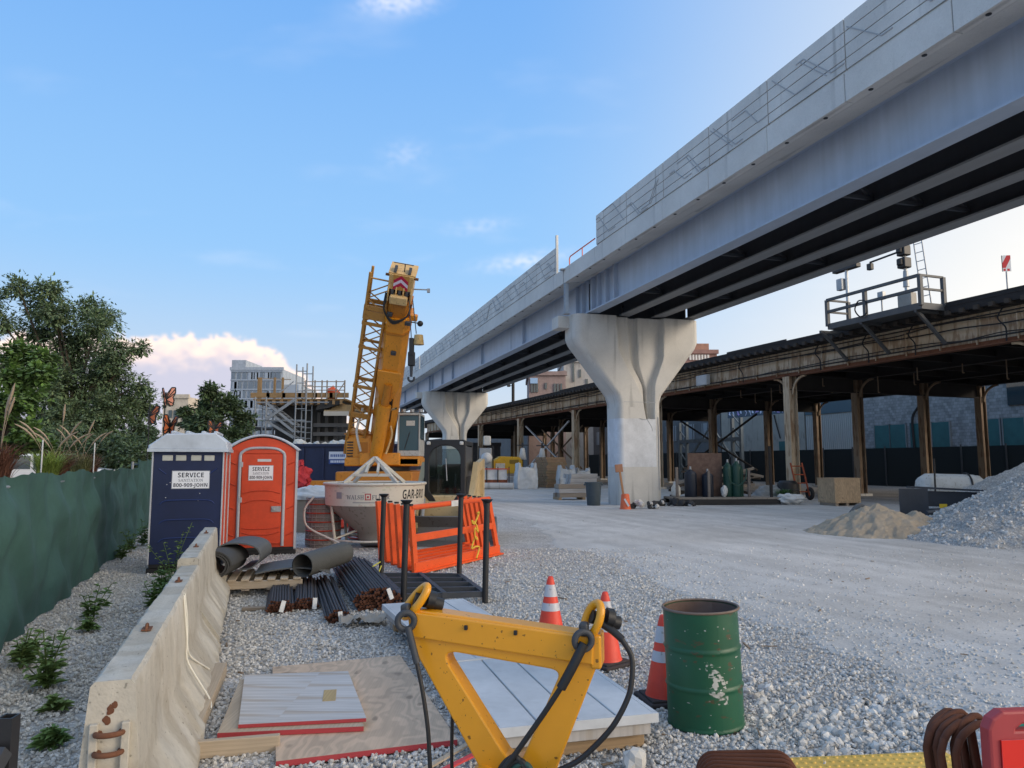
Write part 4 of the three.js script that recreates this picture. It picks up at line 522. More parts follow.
// ---------------------------------------------------------------- concrete barriers
function jersey(label, x0, d0, x1, d1, y, seed, end) {
  const L = Math.hypot(x1 - x0, d1 - d0) , a = Math.atan2(x0 - x1, d1 - d0), t = thing('concrete_barrier', label, 'barrier', [x0, y, -d0], a, 'concrete barriers');
  const prof = [[-0.30, 0.0], [-0.30, 0.075], [-0.125, 0.33], [-0.088, 0.79], [-0.070, 0.81], [0.070, 0.81], [0.088, 0.79], [0.125, 0.33], [0.30, 0.075], [0.30, 0.0]];
  const pts = []; for (let i = 0; i + 1 < prof.length; i++) for (let k = 0; k < 5; k++) pts.push([mix(prof[i][0], prof[i + 1][0], k / 5), mix(prof[i][1], prof[i + 1][1], k / 5)]); pts.push(prof[prof.length - 1]);
  const g = new THREE.PlaneGeometry(1, 1, 130, pts.length - 1), p = g.attributes.position; for (let j = 0; j < pts.length; j++) for (let i = 0; i <= 130; i++) { const z = -L * i / 130, [X, Y] = pts[j], n = 0.010 * fbm3(X * 6 + seed, Y * 6, z * 3, 4), edge = (Math.abs(i - 65) > 63 ? 0.5 : 1), foot = X > 0.1 && Y < 0.33 ? 0.05 * Math.max(0, fbm2(z * 2.2 + seed, 3.3, 3)) : 0; p.setXYZ(j * 131 + i, X + (X > 0 ? n : -n) * edge - foot, Math.max(0, Y + (Y > 0.7 ? n * 0.6 : 0)), z); }
  g.computeVertexNormals(); const f0 = poly(pts, 0.01), f1 = f0.clone(); f0.translate(0, 0, 0.003); f1.translate(0, 0, -L - 0.003);
  mesh('body', [toCreasedNormals(g, 0.7), f1, f0], mat.barrier, t);
  for (const s of [0.27, 0.74]) { const q = mesh('lifting_eye', [xf(new THREE.TorusGeometry(0.035, 0.009, 6, 14, Math.PI), 0, 0.805, -L * s, 0, 1.57, 0), bx(0.05, 0.006, 0.10, 0, 0.816, -L * s)], mat.rust, t); }
  if (end) { // end face: slotted pocket, rusty loops and pin hole
    for (const x of [-0.062, 0.062]) mesh('pocket_rib', rb(0.035, 0.62, 0.03, x, 0.33, 0.022, 0.006), mat.barrier, t);
    for (const y of [0.60, 0.52]) mesh('connection_loop', xf(new THREE.TorusGeometry(0.052, 0.012, 8, 20), 0, y, 0.035, 1.45, 0, 0), mat.rust, t); for (let q = 0; q < 7; q++) { const w = rng(q + 60), R = 0.005 + 0.011 * w(); mesh('rust_stain', lumps(new THREE.IcosahedronGeometry(R, 2), R * 0.9, 40, q).scale(1, 1.5, 0.10).translate((w() - 0.5) * 0.05, 0.63 + 0.09 * w(), 0.010), mat.rust, t); } mesh('pin_hole', xf(cyl(0.024, 0.024, 0.02, 0, -0.01, 0, 16), 0, 0.37, 0.012, Math.PI / 2), mat.black, t);
    mesh('foam_strip', [path([V(0.094, 0.806, -2.2), V(0.128, 0.50, -2.2), V(0.14, 0.34, -2.2), V(0.30, 0.10, -2.1), V(0.315, 0.06, -2.0)], 0.007, 20, 5), path([V(0.094, 0.806, -2.28), V(0.118, 0.6, -2.3), V(0.135, 0.36, -2.35), V(0.26, 0.14, -2.75)], 0.007, 20, 5)], M([0.80, 0.77, 0.68], 0.8), t);
  }
  return t;
}
jersey('near tan concrete barrier with rusty loops in its end', -1.735, 3.36, -2.98, 7.02, 0, 2, true);
jersey('far tan concrete barrier ending beside the blue toilet', -3.02, 7.08, -4.15, 10.4, 0.06, 7, false);

// ---------------------------------------------------------------- portable toilets
const signTex = canvasTex(512, 256, (c) => { c.fillStyle = '#e9e9ec'; c.fillRect(0, 0, 512, 256); c.strokeStyle = '#8a8f9a'; c.lineWidth = 6; c.strokeRect(4, 4, 504, 248); c.fillStyle = '#12182c'; c.textAlign = 'center'; c.textBaseline = 'middle'; c.font = 'bold 92px sans-serif'; c.fillText('SERVICE', 256, 62, 460); c.font = '54px serif'; c.fillStyle = '#2a3346'; c.fillText('SANITATION', 256, 136, 440); c.fillStyle = '#12182c'; c.font = 'bold 72px sans-serif'; c.fillText('800-909-JOHN', 256, 204, 470); });
const signMat = M([1, 1, 1], 0.45, { map: signTex }), roofMat = M([0.62, 0.68, 0.76], 0.6, { map: T.mottle }), gl = M([0.55, 0.57, 0.60], 0.55, { map: T.mottle });
function base(t, m) { mesh('skid', [rb(1.18, 0.09, 0.12, 0, 0.045, 0.45, 0.02), rb(1.18, 0.09, 0.12, 0, 0.045, -0.45, 0.02), bx(1.10, 0.06, 1.06, 0, 0.12, 0)], mat.black, t); }
{
  const t = thing('portable_toilet', 'orange portable toilet with grey door frame and white arched roof', 'portable toilet', [-4.97, 0, -14.95], 17.5 * Math.PI / 180, 'portable toilets'), m = M([0.80, 0.075, 0.016], 0.5, { map: T.mottle }), md = M([0.66, 0.06, 0.012], 0.5, { map: T.mottle }); base(t); t.scale.x = 1.13;
  mesh('walls', [bx(1.12, 1.84, 1.10, 0, 1.07, 0)], m, t);
  const arch = (w, y0, rise, th) => { const a = []; for (let i = 0; i <= 16; i++) { const u = -1 + i / 8; a.push([u * w / 2, y0 + rise * (1 - u * u)]); } for (let i = 16; i >= 0; i--) { const u = -1 + i / 8; a.push([u * (w / 2 - th), y0 - th * 0.3 + (rise - th * 0.4) * (1 - u * u)]); } return a; };
  mesh('roof', [poly(arch(1.26, 2.0, 0.30, 0.06), 1.24, 0.015)], roofMat, t); { const a = []; for (let i = 0; i <= 16; i++) { const u = -1 + i / 8; a.push([u * 0.56, 1.985 + 0.25 * (1 - u * u)]); } a.push([0.56, 1.98], [-0.56, 1.98]); mesh('gable', poly(a, 1.12, 0), m, t); }
  for (const x of [-0.565, 0.565]) mesh('corner_post', bx(0.04, 1.9, 0.05, x, 1.07, 0.55), gl, t);
  { const d = mesh('door', rb(0.66, 1.70, 0.03, 0, 1.07, 0.565, 0.012), m, t); const fr = [V(-0.36, 0.17, 0.575), V(-0.36, 1.75, 0.575), V(-0.33, 1.95, 0.575), V(-0.18, 2.03, 0.575), V(0.18, 2.03, 0.575), V(0.33, 1.95, 0.575), V(0.36, 1.75, 0.575), V(0.36, 0.17, 0.575)]; mesh('door_frame', path(fr, 0.026, 90, 8), gl, t);
    mesh('door_top', poly([[-0.33, 1.93], [-0.30, 1.97], [-0.16, 2.005], [0.16, 2.005], [0.30, 1.97], [0.33, 1.93]], 0.028, 0.004, 0.566), m, d);
    for (const [y, b] of [[1.17, 0.05], [0.52, -0.02], [0.44, -0.05], [0.98, 0.06], [0.22, 0.01]]) mesh('moulded_rib', path([V(-0.30, y, 0.582), V(-0.12, y + b, 0.586), V(0.12, y + b, 0.586), V(0.30, y, 0.582)], 0.013, 16, 6), md, d);
    mesh('latch', [rb(0.16, 0.11, 0.03, 0.24, 0.87, 0.59, 0.01), rb(0.05, 0.05, 0.03, 0.20, 0.87, 0.61, 0.01)], mat.galv, d); for (const y of [0.3, 1.05, 1.72]) mesh('hinge', rb(0.05, 0.10, 0.03, -0.335, y, 0.592, 0.008), gl, d); mesh('occupied_label', bx(0.22, 0.05, 0.006, 0.03, 1.80, 0.583), mat.white, d); mesh('sign', face(0.40, 0.29, -0.02, 1.56, 0.585), signMat, d, 'keep'); }
  for (const s of [-1, 1]) for (const y of [0.4, 0.9, 1.35, 1.75]) mesh('wall_moulding', path([V(s * 0.42, y - 0.03, 0.552), V(s * 0.48, y, 0.556), V(s * 0.53, y + 0.03, 0.552)], 0.012, 8, 5), md, t);
}
{
  const t = thing('portable_toilet', 'blue portable toilet with four roof vents and pale roof', 'portable toilet', [-5.42, 0, -12.7], 17.0 * Math.PI / 180, 'portable toilets'), m = M([0.006, 0.018, 0.078], 0.6, { map: T.mottle }), md = M([0.014, 0.034, 0.14], 0.5), or = M([0.80, 0.075, 0.016], 0.5, { map: T.mottle }); base(t); t.scale.x = 0.95;
  mesh('walls', bx(1.10, 1.82, 1.10, 0, 1.06, 0), m, t); mesh('front_wall', bx(0.03, 1.80, 1.06, 0.566, 1.06, 0), or, t);
  for (const [x, z] of [[-0.56, 0.555], [0.56, 0.555]]) mesh('corner_post', rb(0.026, 1.86, 0.026, x, 1.07, z, 0.006), gl, t);
  mesh('door_frame', path([V(0.59, 0.2, 0.30), V(0.59, 1.85, 0.30), V(0.59, 1.9, -0.1), V(0.59, 1.85, -0.50), V(0.59, 0.2, -0.50)], 0.014, 60, 6), gl, t);
  mesh('roof', [poly([[-0.63, 1.965], [-0.63, 2.03], [-0.36, 2.22], [0.42, 2.24], [0.60, 2.10], [0.63, 1.965]], 1.22, 0.02)], roofMat, t); for (const x of [-0.26, -0.03, 0.22, 0.42]) mesh('roof_rib', rb(0.07, 0.05, 1.16, x, 2.245, 0, 0.02), roofMat, t); mesh('eave', bx(1.28, 0.05, 1.26, 0, 1.955, 0), roofMat, t);
  for (const x of [-0.33, -0.12, 0.12, 0.33]) mesh('vent', rb(0.165, 0.09, 0.02, x, 1.83, 0.553, 0.01), M([0.62, 0.62, 0.56], 0.6, { map: T.mottle }), t);
  mesh('sign', face(0.60, 0.29, 0.05, 1.48, 0.557), signMat, t, 'keep');
  for (const y of [1.15, 0.84, 0.55]) mesh('wall_moulding', path([V(-0.42, y - 0.06, 0.55), V(-0.30, y, 0.556), V(0.32, y, 0.556), V(0.44, y - 0.06, 0.55)], 0.010, 16, 5), md, t);
  for (const s of [-1, 1]) mesh('wall_moulding', path([V(s * 0.34, 1.57, 0.552), V(s * 0.46, 1.66, 0.555)], 0.010, 8, 5), md, t);
  const r = rng(9); for (let k = 0; k < 7; k++) mesh('rivet', rb(0.016, 0.016, 0.008, (r() - 0.5) * 0.9, 0.5 + r() * 1.1, 0.553, 0.004), gl, t);
}
// ---------------------------------------------------------------- yellow crane
function frameAlong(a, b, face) { // matrix whose +y runs a->b and whose +z looks towards 'face'
  const y = b.clone().sub(a).normalize(), x = V().crossVectors(y, face).normalize(), z = V().crossVectors(x, y); return new THREE.Matrix4().makeBasis(x, y, z).setPosition(a);
}
{
  const t = thing('mobile_crane', 'yellow mobile crane with folded lattice jib beside its raised boom', 'crane', [-5, 0, -30.5]), O = (x, y, z) => V(x + 5, y, z + 30.5);
  // carrier
  mesh('carrier', [rb(2.9, 0.55, 9.0, -0.2, 1.15, -2.2, 0.06), bx(2.2, 0.5, 8.4, -0.2, 0.75, -2.2)], mat.craneDark, t);
  for (const x of [-1.45, 1.05]) for (const z of [1.2, -0.4, -3.6, -5.2]) { const w = mesh('wheel', xf(new THREE.TorusGeometry(0.46, 0.2, 12, 28), x, 0.66, z, 0, Math.PI / 2), mat.tyre, t); mesh('hub', xf(cyl(0.30, 0.30, 0.3, 0, -0.15, 0, 16), x, 0.66, z, 0, 0, Math.PI / 2), mat.craneDark, w); }
  for (const z of [2.0, -6.4]) mesh('outrigger', [bx(6.2, 0.28, 0.3, -0.2, 0.95, z), rod(V(-3.1, 0.95, z), V(-3.1, 0.1, z), 0.08), rod(V(2.7, 0.95, z), V(2.7, 0.1, z), 0.08), cyl(0.28, 0.28, 0.08, -3.1, 0, z), cyl(0.28, 0.28, 0.08, 2.7, 0, z)], mat.craneDark, t);
  mesh('turntable', cyl(1.0, 1.0, 0.22, -0.2, 1.42, -0.3, 30), mat.darkSteel, t);
  mesh('platform', [rb(2.95, 0.34, 2.3, -0.15, 1.79, -0.2, 0.05), rb(1.6, 0.5, 0.3, -0.2, 1.9, 1.0, 0.05)], mat.crane, t);
  { const h = mesh('machine_house', rb(1.02, 0.98, 1.9, -1.08, 2.38, -0.1, 0.06), mat.crane, t); mesh('access_door', rb(0.56, 0.74, 0.03, -0.92, 2.36, 0.86, 0.02), mat.crane, h); mesh('door_recess', rb(0.40, 0.46, 0.03, -0.92, 2.34, 0.872, 0.02), mat.craneDark, h); for (let k = 0; k < 6; k++) mesh('louvre', bx(0.24, 0.05, 0.03, -1.42, 2.02 + k * 0.11, 0.865), mat.black, h); mesh('hand_rail', path([V(-1.5, 2.85, 0.7), V(-1.5, 2.98, 0.72), V(-0.7, 2.98, 0.72), V(-0.62, 2.85, 0.7)], 0.02, 20, 6), mat.crane, h); mesh('walkway', bx(1.16, 0.05, 2.0, -1.08, 2.90, -0.1), mat.craneDark, h); }
  // boom foot plates
  for (const x of [-0.62, 0.52]) mesh('boom_foot', poly([[-0.75, 1.95], [0.85, 1.95], [0.4, 3.15], [-0.15, 3.35], [-0.6, 2.9]], 0.09, 0.01).rotateY(-Math.PI / 2).translate(x, 0, -0.2), mat.crane, t);
  // operator cab
  { const c = mesh('cab', [rb(0.06, 1.55, 0.08, 0.50, 2.90, 0.95, 0.02), rb(0.06, 1.55, 0.08, 1.33, 2.90, 0.95, 0.02), rb(0.9, 0.10, 1.5, 0.915, 3.68, 0.25, 0.03), rb(0.9, 0.22, 1.5, 0.915, 2.13, 0.25, 0.03), rb(0.9, 1.5, 0.06, 0.915, 2.9, -0.48, 0.02), bx(0.05, 0.5, 1.4, 0.49, 2.45, 0.25), bx(0.05, 0.5, 1.4, 1.34, 2.45, 0.25)], M([0.52, 0.51, 0.48], 0.6, { map: T.scuff }), t); const gm = M([0.035, 0.085, 0.11], 0.25); mesh('front_window', bx(0.76, 1.36, 0.02, 0.915, 2.93, 0.95), gm, c); mesh('side_window', bx(0.02, 0.95, 1.3, 0.48, 3.15, 0.25), gm, c); mesh('side_window', bx(0.02, 0.95, 1.3, 1.355, 3.15, 0.25), gm, c); mesh('wiper', rod(V(0.75, 2.3, 0.975), V(0.95, 2.95, 0.975), 0.014, 5), mat.black, c); mesh('seat', rb(0.45, 0.8, 0.12, 0.9, 2.65, 0.0, 0.05), mat.black, c); mesh('note_sheet', bx(0.34, 0.2, 0.006, 0.98, 3.32, 0.964), mat.dirtyWhite, c); for (let k = 0; k < 4; k++) mesh('work_lamp', [cyl(0.09, 0.09, 0.12, 0.35 + k * 0.34, 3.76, 0.9, 12)], mat.galv, c); }
  mesh('lamp_bar', bx(1.5, 0.05, 0.1, 0.85, 3.735, 0.9), mat.darkSteel, t); mesh('cab_pedestal', rb(0.9, 0.35, 1.4, 0.9, 1.85, 0.25, 0.03), mat.crane, t);
  // boom
  const a = O(-5.38, 2.15, -30.6), b = O(-3.96, 8.05, -26.2), mx = frameAlong(a, b, V(0, -0.6, 0.8)), L = a.distanceTo(b), B = (g) => g.applyMatrix4(mx), P = (x, y, z) => V(x, y, z).applyMatrix4(mx);
  const sec = (w, d) => [[-w / 2, -d / 2], [w / 2, -d / 2], [w / 2, d * 0.12], [w * 0.30, d / 2], [-w * 0.30, d / 2], [-w / 2, d * 0.12]];
  const prism = (w, d, y0, y1) => poly(sec(w, d), y1 - y0, 0.03).rotateX(-Math.PI / 2).scale(1, 1, -1).translate(0, (y0 + y1) / 2, 0);
  const box6 = (w, d, y0, y1) => { const s = sec(w, d), g = new THREE.CylinderGeometry(1, 1, 1, 6); const pos = [], q = (i, y) => [s[i][0], y, s[i][1]]; for (let i = 0; i < 6; i++) { const j = (i + 1) % 6; pos.push(...q(i, y0), ...q(i, y1), ...q(j, y0), ...q(j, y0), ...q(i, y1), ...q(j, y1)); } for (let i = 1; i < 5; i++) pos.push(...q(0, y1), ...q(i + 1, y1), ...q(i, y1), ...q(0, y0), ...q(i, y0), ...q(i + 1, y0)); const r = new THREE.BufferGeometry(); r.setAttribute('position', new THREE.Float32BufferAttribute(pos, 3)); r.computeVertexNormals(); return r; };
  mesh('boom_base_section', B(box6(0.96, 1.05, -0.6, L - 1.15)), mat.crane, t); mesh('boom_collar', B(box6(1.06, 1.15, L - 1.35, L - 1.05)), mat.crane, t); mesh('boom_collar', B(box6(1.02, 1.10, L - 1.75, L - 1.65)), mat.craneDark, t);
  mesh('boom_inner_section', B(box6(0.90, 0.94, L - 1.1, L - 0.5)), mat.craneDark, t); mesh('boom_inner_section', B(box6(0.78, 0.82, L - 0.55, L - 0.2)), mat.craneDark, t);
  { // head with sheaves and chevron plate
    const h = mesh('boom_head', [...[-0.40, -0.13, 0.13, 0.40].map((x) => poly([[-0.55, -0.45], [0.55, -0.5], [0.62, -0.1], [0.35, 0.55], [-0.5, 0.55]], 0.05, 0.008).rotateY(-Math.PI / 2).translate(x, L + 0.1, 0)), bx(0.86, 0.55, 0.06, 0, L + 0.35, 0.50), bx(0.95, 0.08, 1.0, 0, L + 0.62, -0.05)].map(B), M([0.66, 0.42, 0.16], 0.5, { map: T.scuff }), t);
    for (const x of [-0.26, 0, 0.26]) mesh('sheave', B(xf(cyl(0.34, 0.34, 0.09, 0, -0.045, 0, 20), x, L - 0.12, 0.25, 0, 0, Math.PI / 2)), mat.darkSteel, h);
    for (const x of [-0.25, 0.25]) mesh('sheave', B(xf(cyl(0.24, 0.24, 0.09, 0, -0.045, 0, 20), x, L + 0.6, 0.2, 0, 0, Math.PI / 2)), mat.darkSteel, h);
    const ch = canvasTex(128, 128, (c) => { c.fillStyle = '#b9873f'; c.fillRect(0, 0, 128, 128); const v = (y, col) => { c.fillStyle = col; c.beginPath(); c.moveTo(64, y); c.lineTo(122, y + 44); c.lineTo(122, y + 72); c.lineTo(64, y + 30); c.lineTo(6, y + 72); c.lineTo(6, y + 44); c.fill(); }; v(2, '#b3173f'); v(32, '#d9cfe2'); v(60, '#b3173f'); });
    mesh('chevron_plate', B(face(0.56, 0.56, 0, L + 0.36, 0.54)), M([1, 1, 1], 0.5, { map: ch }), h, 'keep');
    mesh('head_block', B(rb(0.62, 0.30, 0.3, 0, L - 0.25, 0.62, 0.04)), M([0.66, 0.45, 0.2], 0.5, { map: T.scuff }), h);
    for (const x of [-0.5, 0.5]) mesh('side_pin', B(xf(cyl(0.05, 0.05, 0.16, 0, -0.08, 0, 10), x, L + 0.5, 0.3, 0, 0, Math.PI / 2)), mat.rust, h);
    mesh('anemometer', [rod(P(0.05, L + 0.65, 0.2), P(0.05, L + 0.95, 0.2), 0.02, 6), rod(P(-0.35, L + 0.95, 0.2), P(0.35, L + 0.95, 0.2), 0.015, 6)], mat.darkSteel, h); mesh('lamp_arm', [rod(P(0.42, L + 0.1, 0.3), P(0.95, L + 0.18, 0.3), 0.025, 6), bx(0.1, 0.14, 0.1).translate(...P(0.98, L + 0.15, 0.3))], mat.galv, h);
    mesh('hose_bundle', [...[0, 1, 2].map((k) => path([P(-0.5 + 0.05 * k, L - 0.2, 0.3), P(-0.48, L - 0.75, 0.55), P(-0.1, L - 1.1 - 0.05 * k, 0.66), P(0.35, L - 0.9, 0.55), P(0.45, L - 0.5, 0.3)], 0.03, 24, 6))], mat.black, h);
  }
  mesh('boom_bracket', B(poly([[-0.44, 4.25], [0.44, 4.25], [0.44, 3.6], [0.2, 2.95], [-0.2, 2.95], [-0.44, 3.6]], 0.10, 0.02, 0.58)), mat.crane, t);
  for (const [x, y] of [[0.05, 5.05], [0.42, 6.35], [-0.25, 6.6]]) mesh('boom_fitting', B(rb(0.20, 0.16, 0.12, x, y, 0.56, 0.03)), mat.darkSteel, t); mesh('side_fitting', B(rb(0.3, 0.24, 0.2, 0.58, 6.45, 0.2, 0.04)), mat.crane, t); mesh('angle_lamp', [rod(P(0.5, 6.35, 0.4), P(0.82, 6.35, 0.4), 0.02, 6), new THREE.SphereGeometry(0.11, 12, 8).translate(...P(0.86, 6.35, 0.4))], mat.black, t);
  // luffing cylinder in front of the boom
  { const c0 = O(-5.32, 2.0, -29.25), c1 = P(0.02, 3.7, 0.62); mesh('lift_cylinder', [rod(c0, c0.clone().lerp(c1, 0.72), 0.25, 18)], mat.crane, t); mesh('lift_rod', rod(c0.clone().lerp(c1, 0.70), c1, 0.15, 14), mat.craneDark, t); mesh('grille_strip', B(bx(0.20, 1.05, 0.05, 0.16, 2.55, 0.60)), mat.black, t); mesh('hose', path([c0.clone().add(V(0.4, 0.1, 0.1)), c0.clone().add(V(0.62, 0.9, 0.05)), c0.clone().add(V(0.42, 1.7, 0.1)), c1.clone().add(V(0.3, -0.9, 0))], 0.045, 24, 7), M([0.6, 0.42, 0.2], 0.6), t); mesh('hose', path([c0.clone().add(V(-0.6, 0.2, 0)), c0.clone().add(V(-0.75, 1.0, 0.1)), c0.clone().add(V(-0.55, 1.9, 0))], 0.05, 18, 7), mat.dirtyWhite, t); }
  // lattice jib folded alongside
  const j0 = O(-6.3, 2.5, -30.2), j1 = O(-4.70, 8.25, -26.1), jm = frameAlong(j0, j1, V(0, -0.6, 0.8)), JL = j0.distanceTo(j1), Q = (x, y, z) => V(x, y, z).applyMatrix4(jm), jw = (y) => 0.33 + 0.03 * y / JL;
  const jmat = M([0.52, 0.26, 0.06], 0.55, { map: T.scuff });
  for (const x of [-1, 1]) for (const z of [-1, 1]) mesh('jib_chord', rod(Q(x * jw(0), -0.3, z * 0.3), Q(x * jw(JL), JL + 0.35, z * 0.3), 0.052, 8), jmat, t);
  const nL = 15; for (let i = 0; i < nL; i++) { const y0 = 0.2 + (JL - 0.4) * i / nL, y1 = 0.2 + (JL - 0.4) * (i + 1) / nL, d = i % 2 ? 1 : -1; for (const z of [-1, 1]) mesh('jib_lacing', rod(Q(d * jw(y0), y0, z * 0.3), Q(-d * jw(y1), y1, z * 0.3), 0.026, 6), jmat, t); for (const x of [-1, 1]) mesh('jib_lacing', rod(Q(x * jw(y0), y0, d * 0.3), Q(x * jw(y1), y1, -d * 0.3), 0.026, 6), jmat, t); }
  for (const [y, hh] of [[1.6, 0.22], [2.9, 0.12], [4.6, 0.10], [5.6, 0.12], [5.95, 0.34], [JL - 1.0, 0.16]]) mesh('jib_frame', [bx(0.80, hh, 0.06, 0, y, 0.31), bx(0.80, hh, 0.06, 0, y, -0.31), bx(0.06, hh, 0.66, 0.39, y, 0), bx(0.06, hh, 0.66, -0.39, y, 0)].map((g) => g.applyMatrix4(jm)), jmat, t);
  mesh('jib_top_bar', rod(Q(-0.36, JL + 0.15, 0.3), Q(0.36, JL + 0.15, 0.3), 0.03, 6), jmat, t); mesh('jib_foot', [bx(0.86, 0.9, 0.6, 0, 0.1, 0).applyMatrix4(jm)], mat.crane, t);
  for (const [y, w] of [[1.7, 1.3], [5.75, 1.25]]) mesh('jib_stay', bar(Q(0.2, y, 0), Q(w, y, 0), 0.18, 0.18), mat.craneDark, t);
  // hoist line and hook block
  const hx = (px, py) => { const d = 25.6; return V((px - 512) / 745 * d + 5, 1.75 + (463 - py) / 745 * d * 0.995, -d + 30.5); };
  mesh('hoist_rope', rod(P(0.35, L - 0.2, 0.5), hx(410, 336), 0.018, 5), mat.darkSteel, t); mesh('hoist_rope', rod(P(0.48, L - 0.2, 0.5), hx(415, 332), 0.018, 5), mat.darkSteel, t);
  { const p = hx(410.5, 337), h = mesh('hook_block', [rb(0.16, 0.62, 0.24, p.x, p.y - 0.3, p.z, 0.03), rb(0.24, 0.5, 0.2, p.x, p.y - 0.72, p.z, 0.04)], mat.black, t); mesh('hook', [rod(V(p.x, p.y - 0.95, p.z), V(p.x, p.y - 1.34, p.z), 0.06, 10, 0.045), xf(new THREE.TorusGeometry(0.10, 0.04, 8, 18, 4.2), p.x, p.y - 1.40, p.z, 0, 0, 2.6)], mat.darkSteel, h); mesh('overhaul_ball', xf(cyl(0.19, 0.15, 0.34, 0, -0.17, 0, 14), p.x + 0.24, p.y - 0.05, p.z), M([0.55, 0.35, 0.12], 0.5, { map: T.scuff }), t); }
}
{ // dark blue roll-off container behind the toilets
  const t = thing('waste_container', 'dark blue steel container with a white sign behind the orange toilet', 'container', [-7.6, 0, -35]), m = M([0.012, 0.022, 0.075], 0.5, { map: T.scuff });
  mesh('body', rb(6.0, 2.3, 2.3, 0, 1.36, 0, 0.03), m, t); mesh('top_rail', [bx(6.1, 0.12, 0.14, 0, 2.55, 1.17), bx(6.1, 0.12, 0.14, 0, 2.55, -1.17)], m, t); for (let k = 0; k < 7; k++) mesh('side_rib', bx(0.10, 2.1, 0.08, -2.75 + k * 0.91, 1.36, 1.19), m, t); mesh('skid', [bx(6, 0.2, 0.2, 0, 0.1, 0.8), bx(6, 0.2, 0.2, 0, 0.1, -0.8)], mat.black, t);
  const s = canvasTex(256, 160, (c) => { c.fillStyle = '#cfd6e4'; c.fillRect(0, 0, 256, 160); c.fillStyle = '#2d4a8a'; c.fillRect(0, 96, 256, 64); c.fillStyle = '#3b5796'; let x = 22; for (const w of [18, 16, 20, 16, 18, 16, 22, 18]) { c.fillRect(x, 34, w, 34); x += w + 8; } c.fillStyle = '#d7deea'; x = 24; for (const w of [18, 18, 12, 18, 18, 18, 10, 18, 18]) { c.fillRect(x, 112, w, 30); x += w + 6; } }); mesh('sign', face(0.82, 0.56, -0.25, 1.98, 1.24), M([1, 1, 1], 0.5, { map: s }), t, 'keep');
  const r = rng(4); for (let k = 0; k < 12; k++) mesh('debris_lump', lumps(new THREE.IcosahedronGeometry(0.22 + 0.2 * r(), 2), 0.15, 4, k).translate(-2.4 + k * 0.42, 2.45, -0.4 + 0.7 * r()), mat.dirtyWhite, t);
}
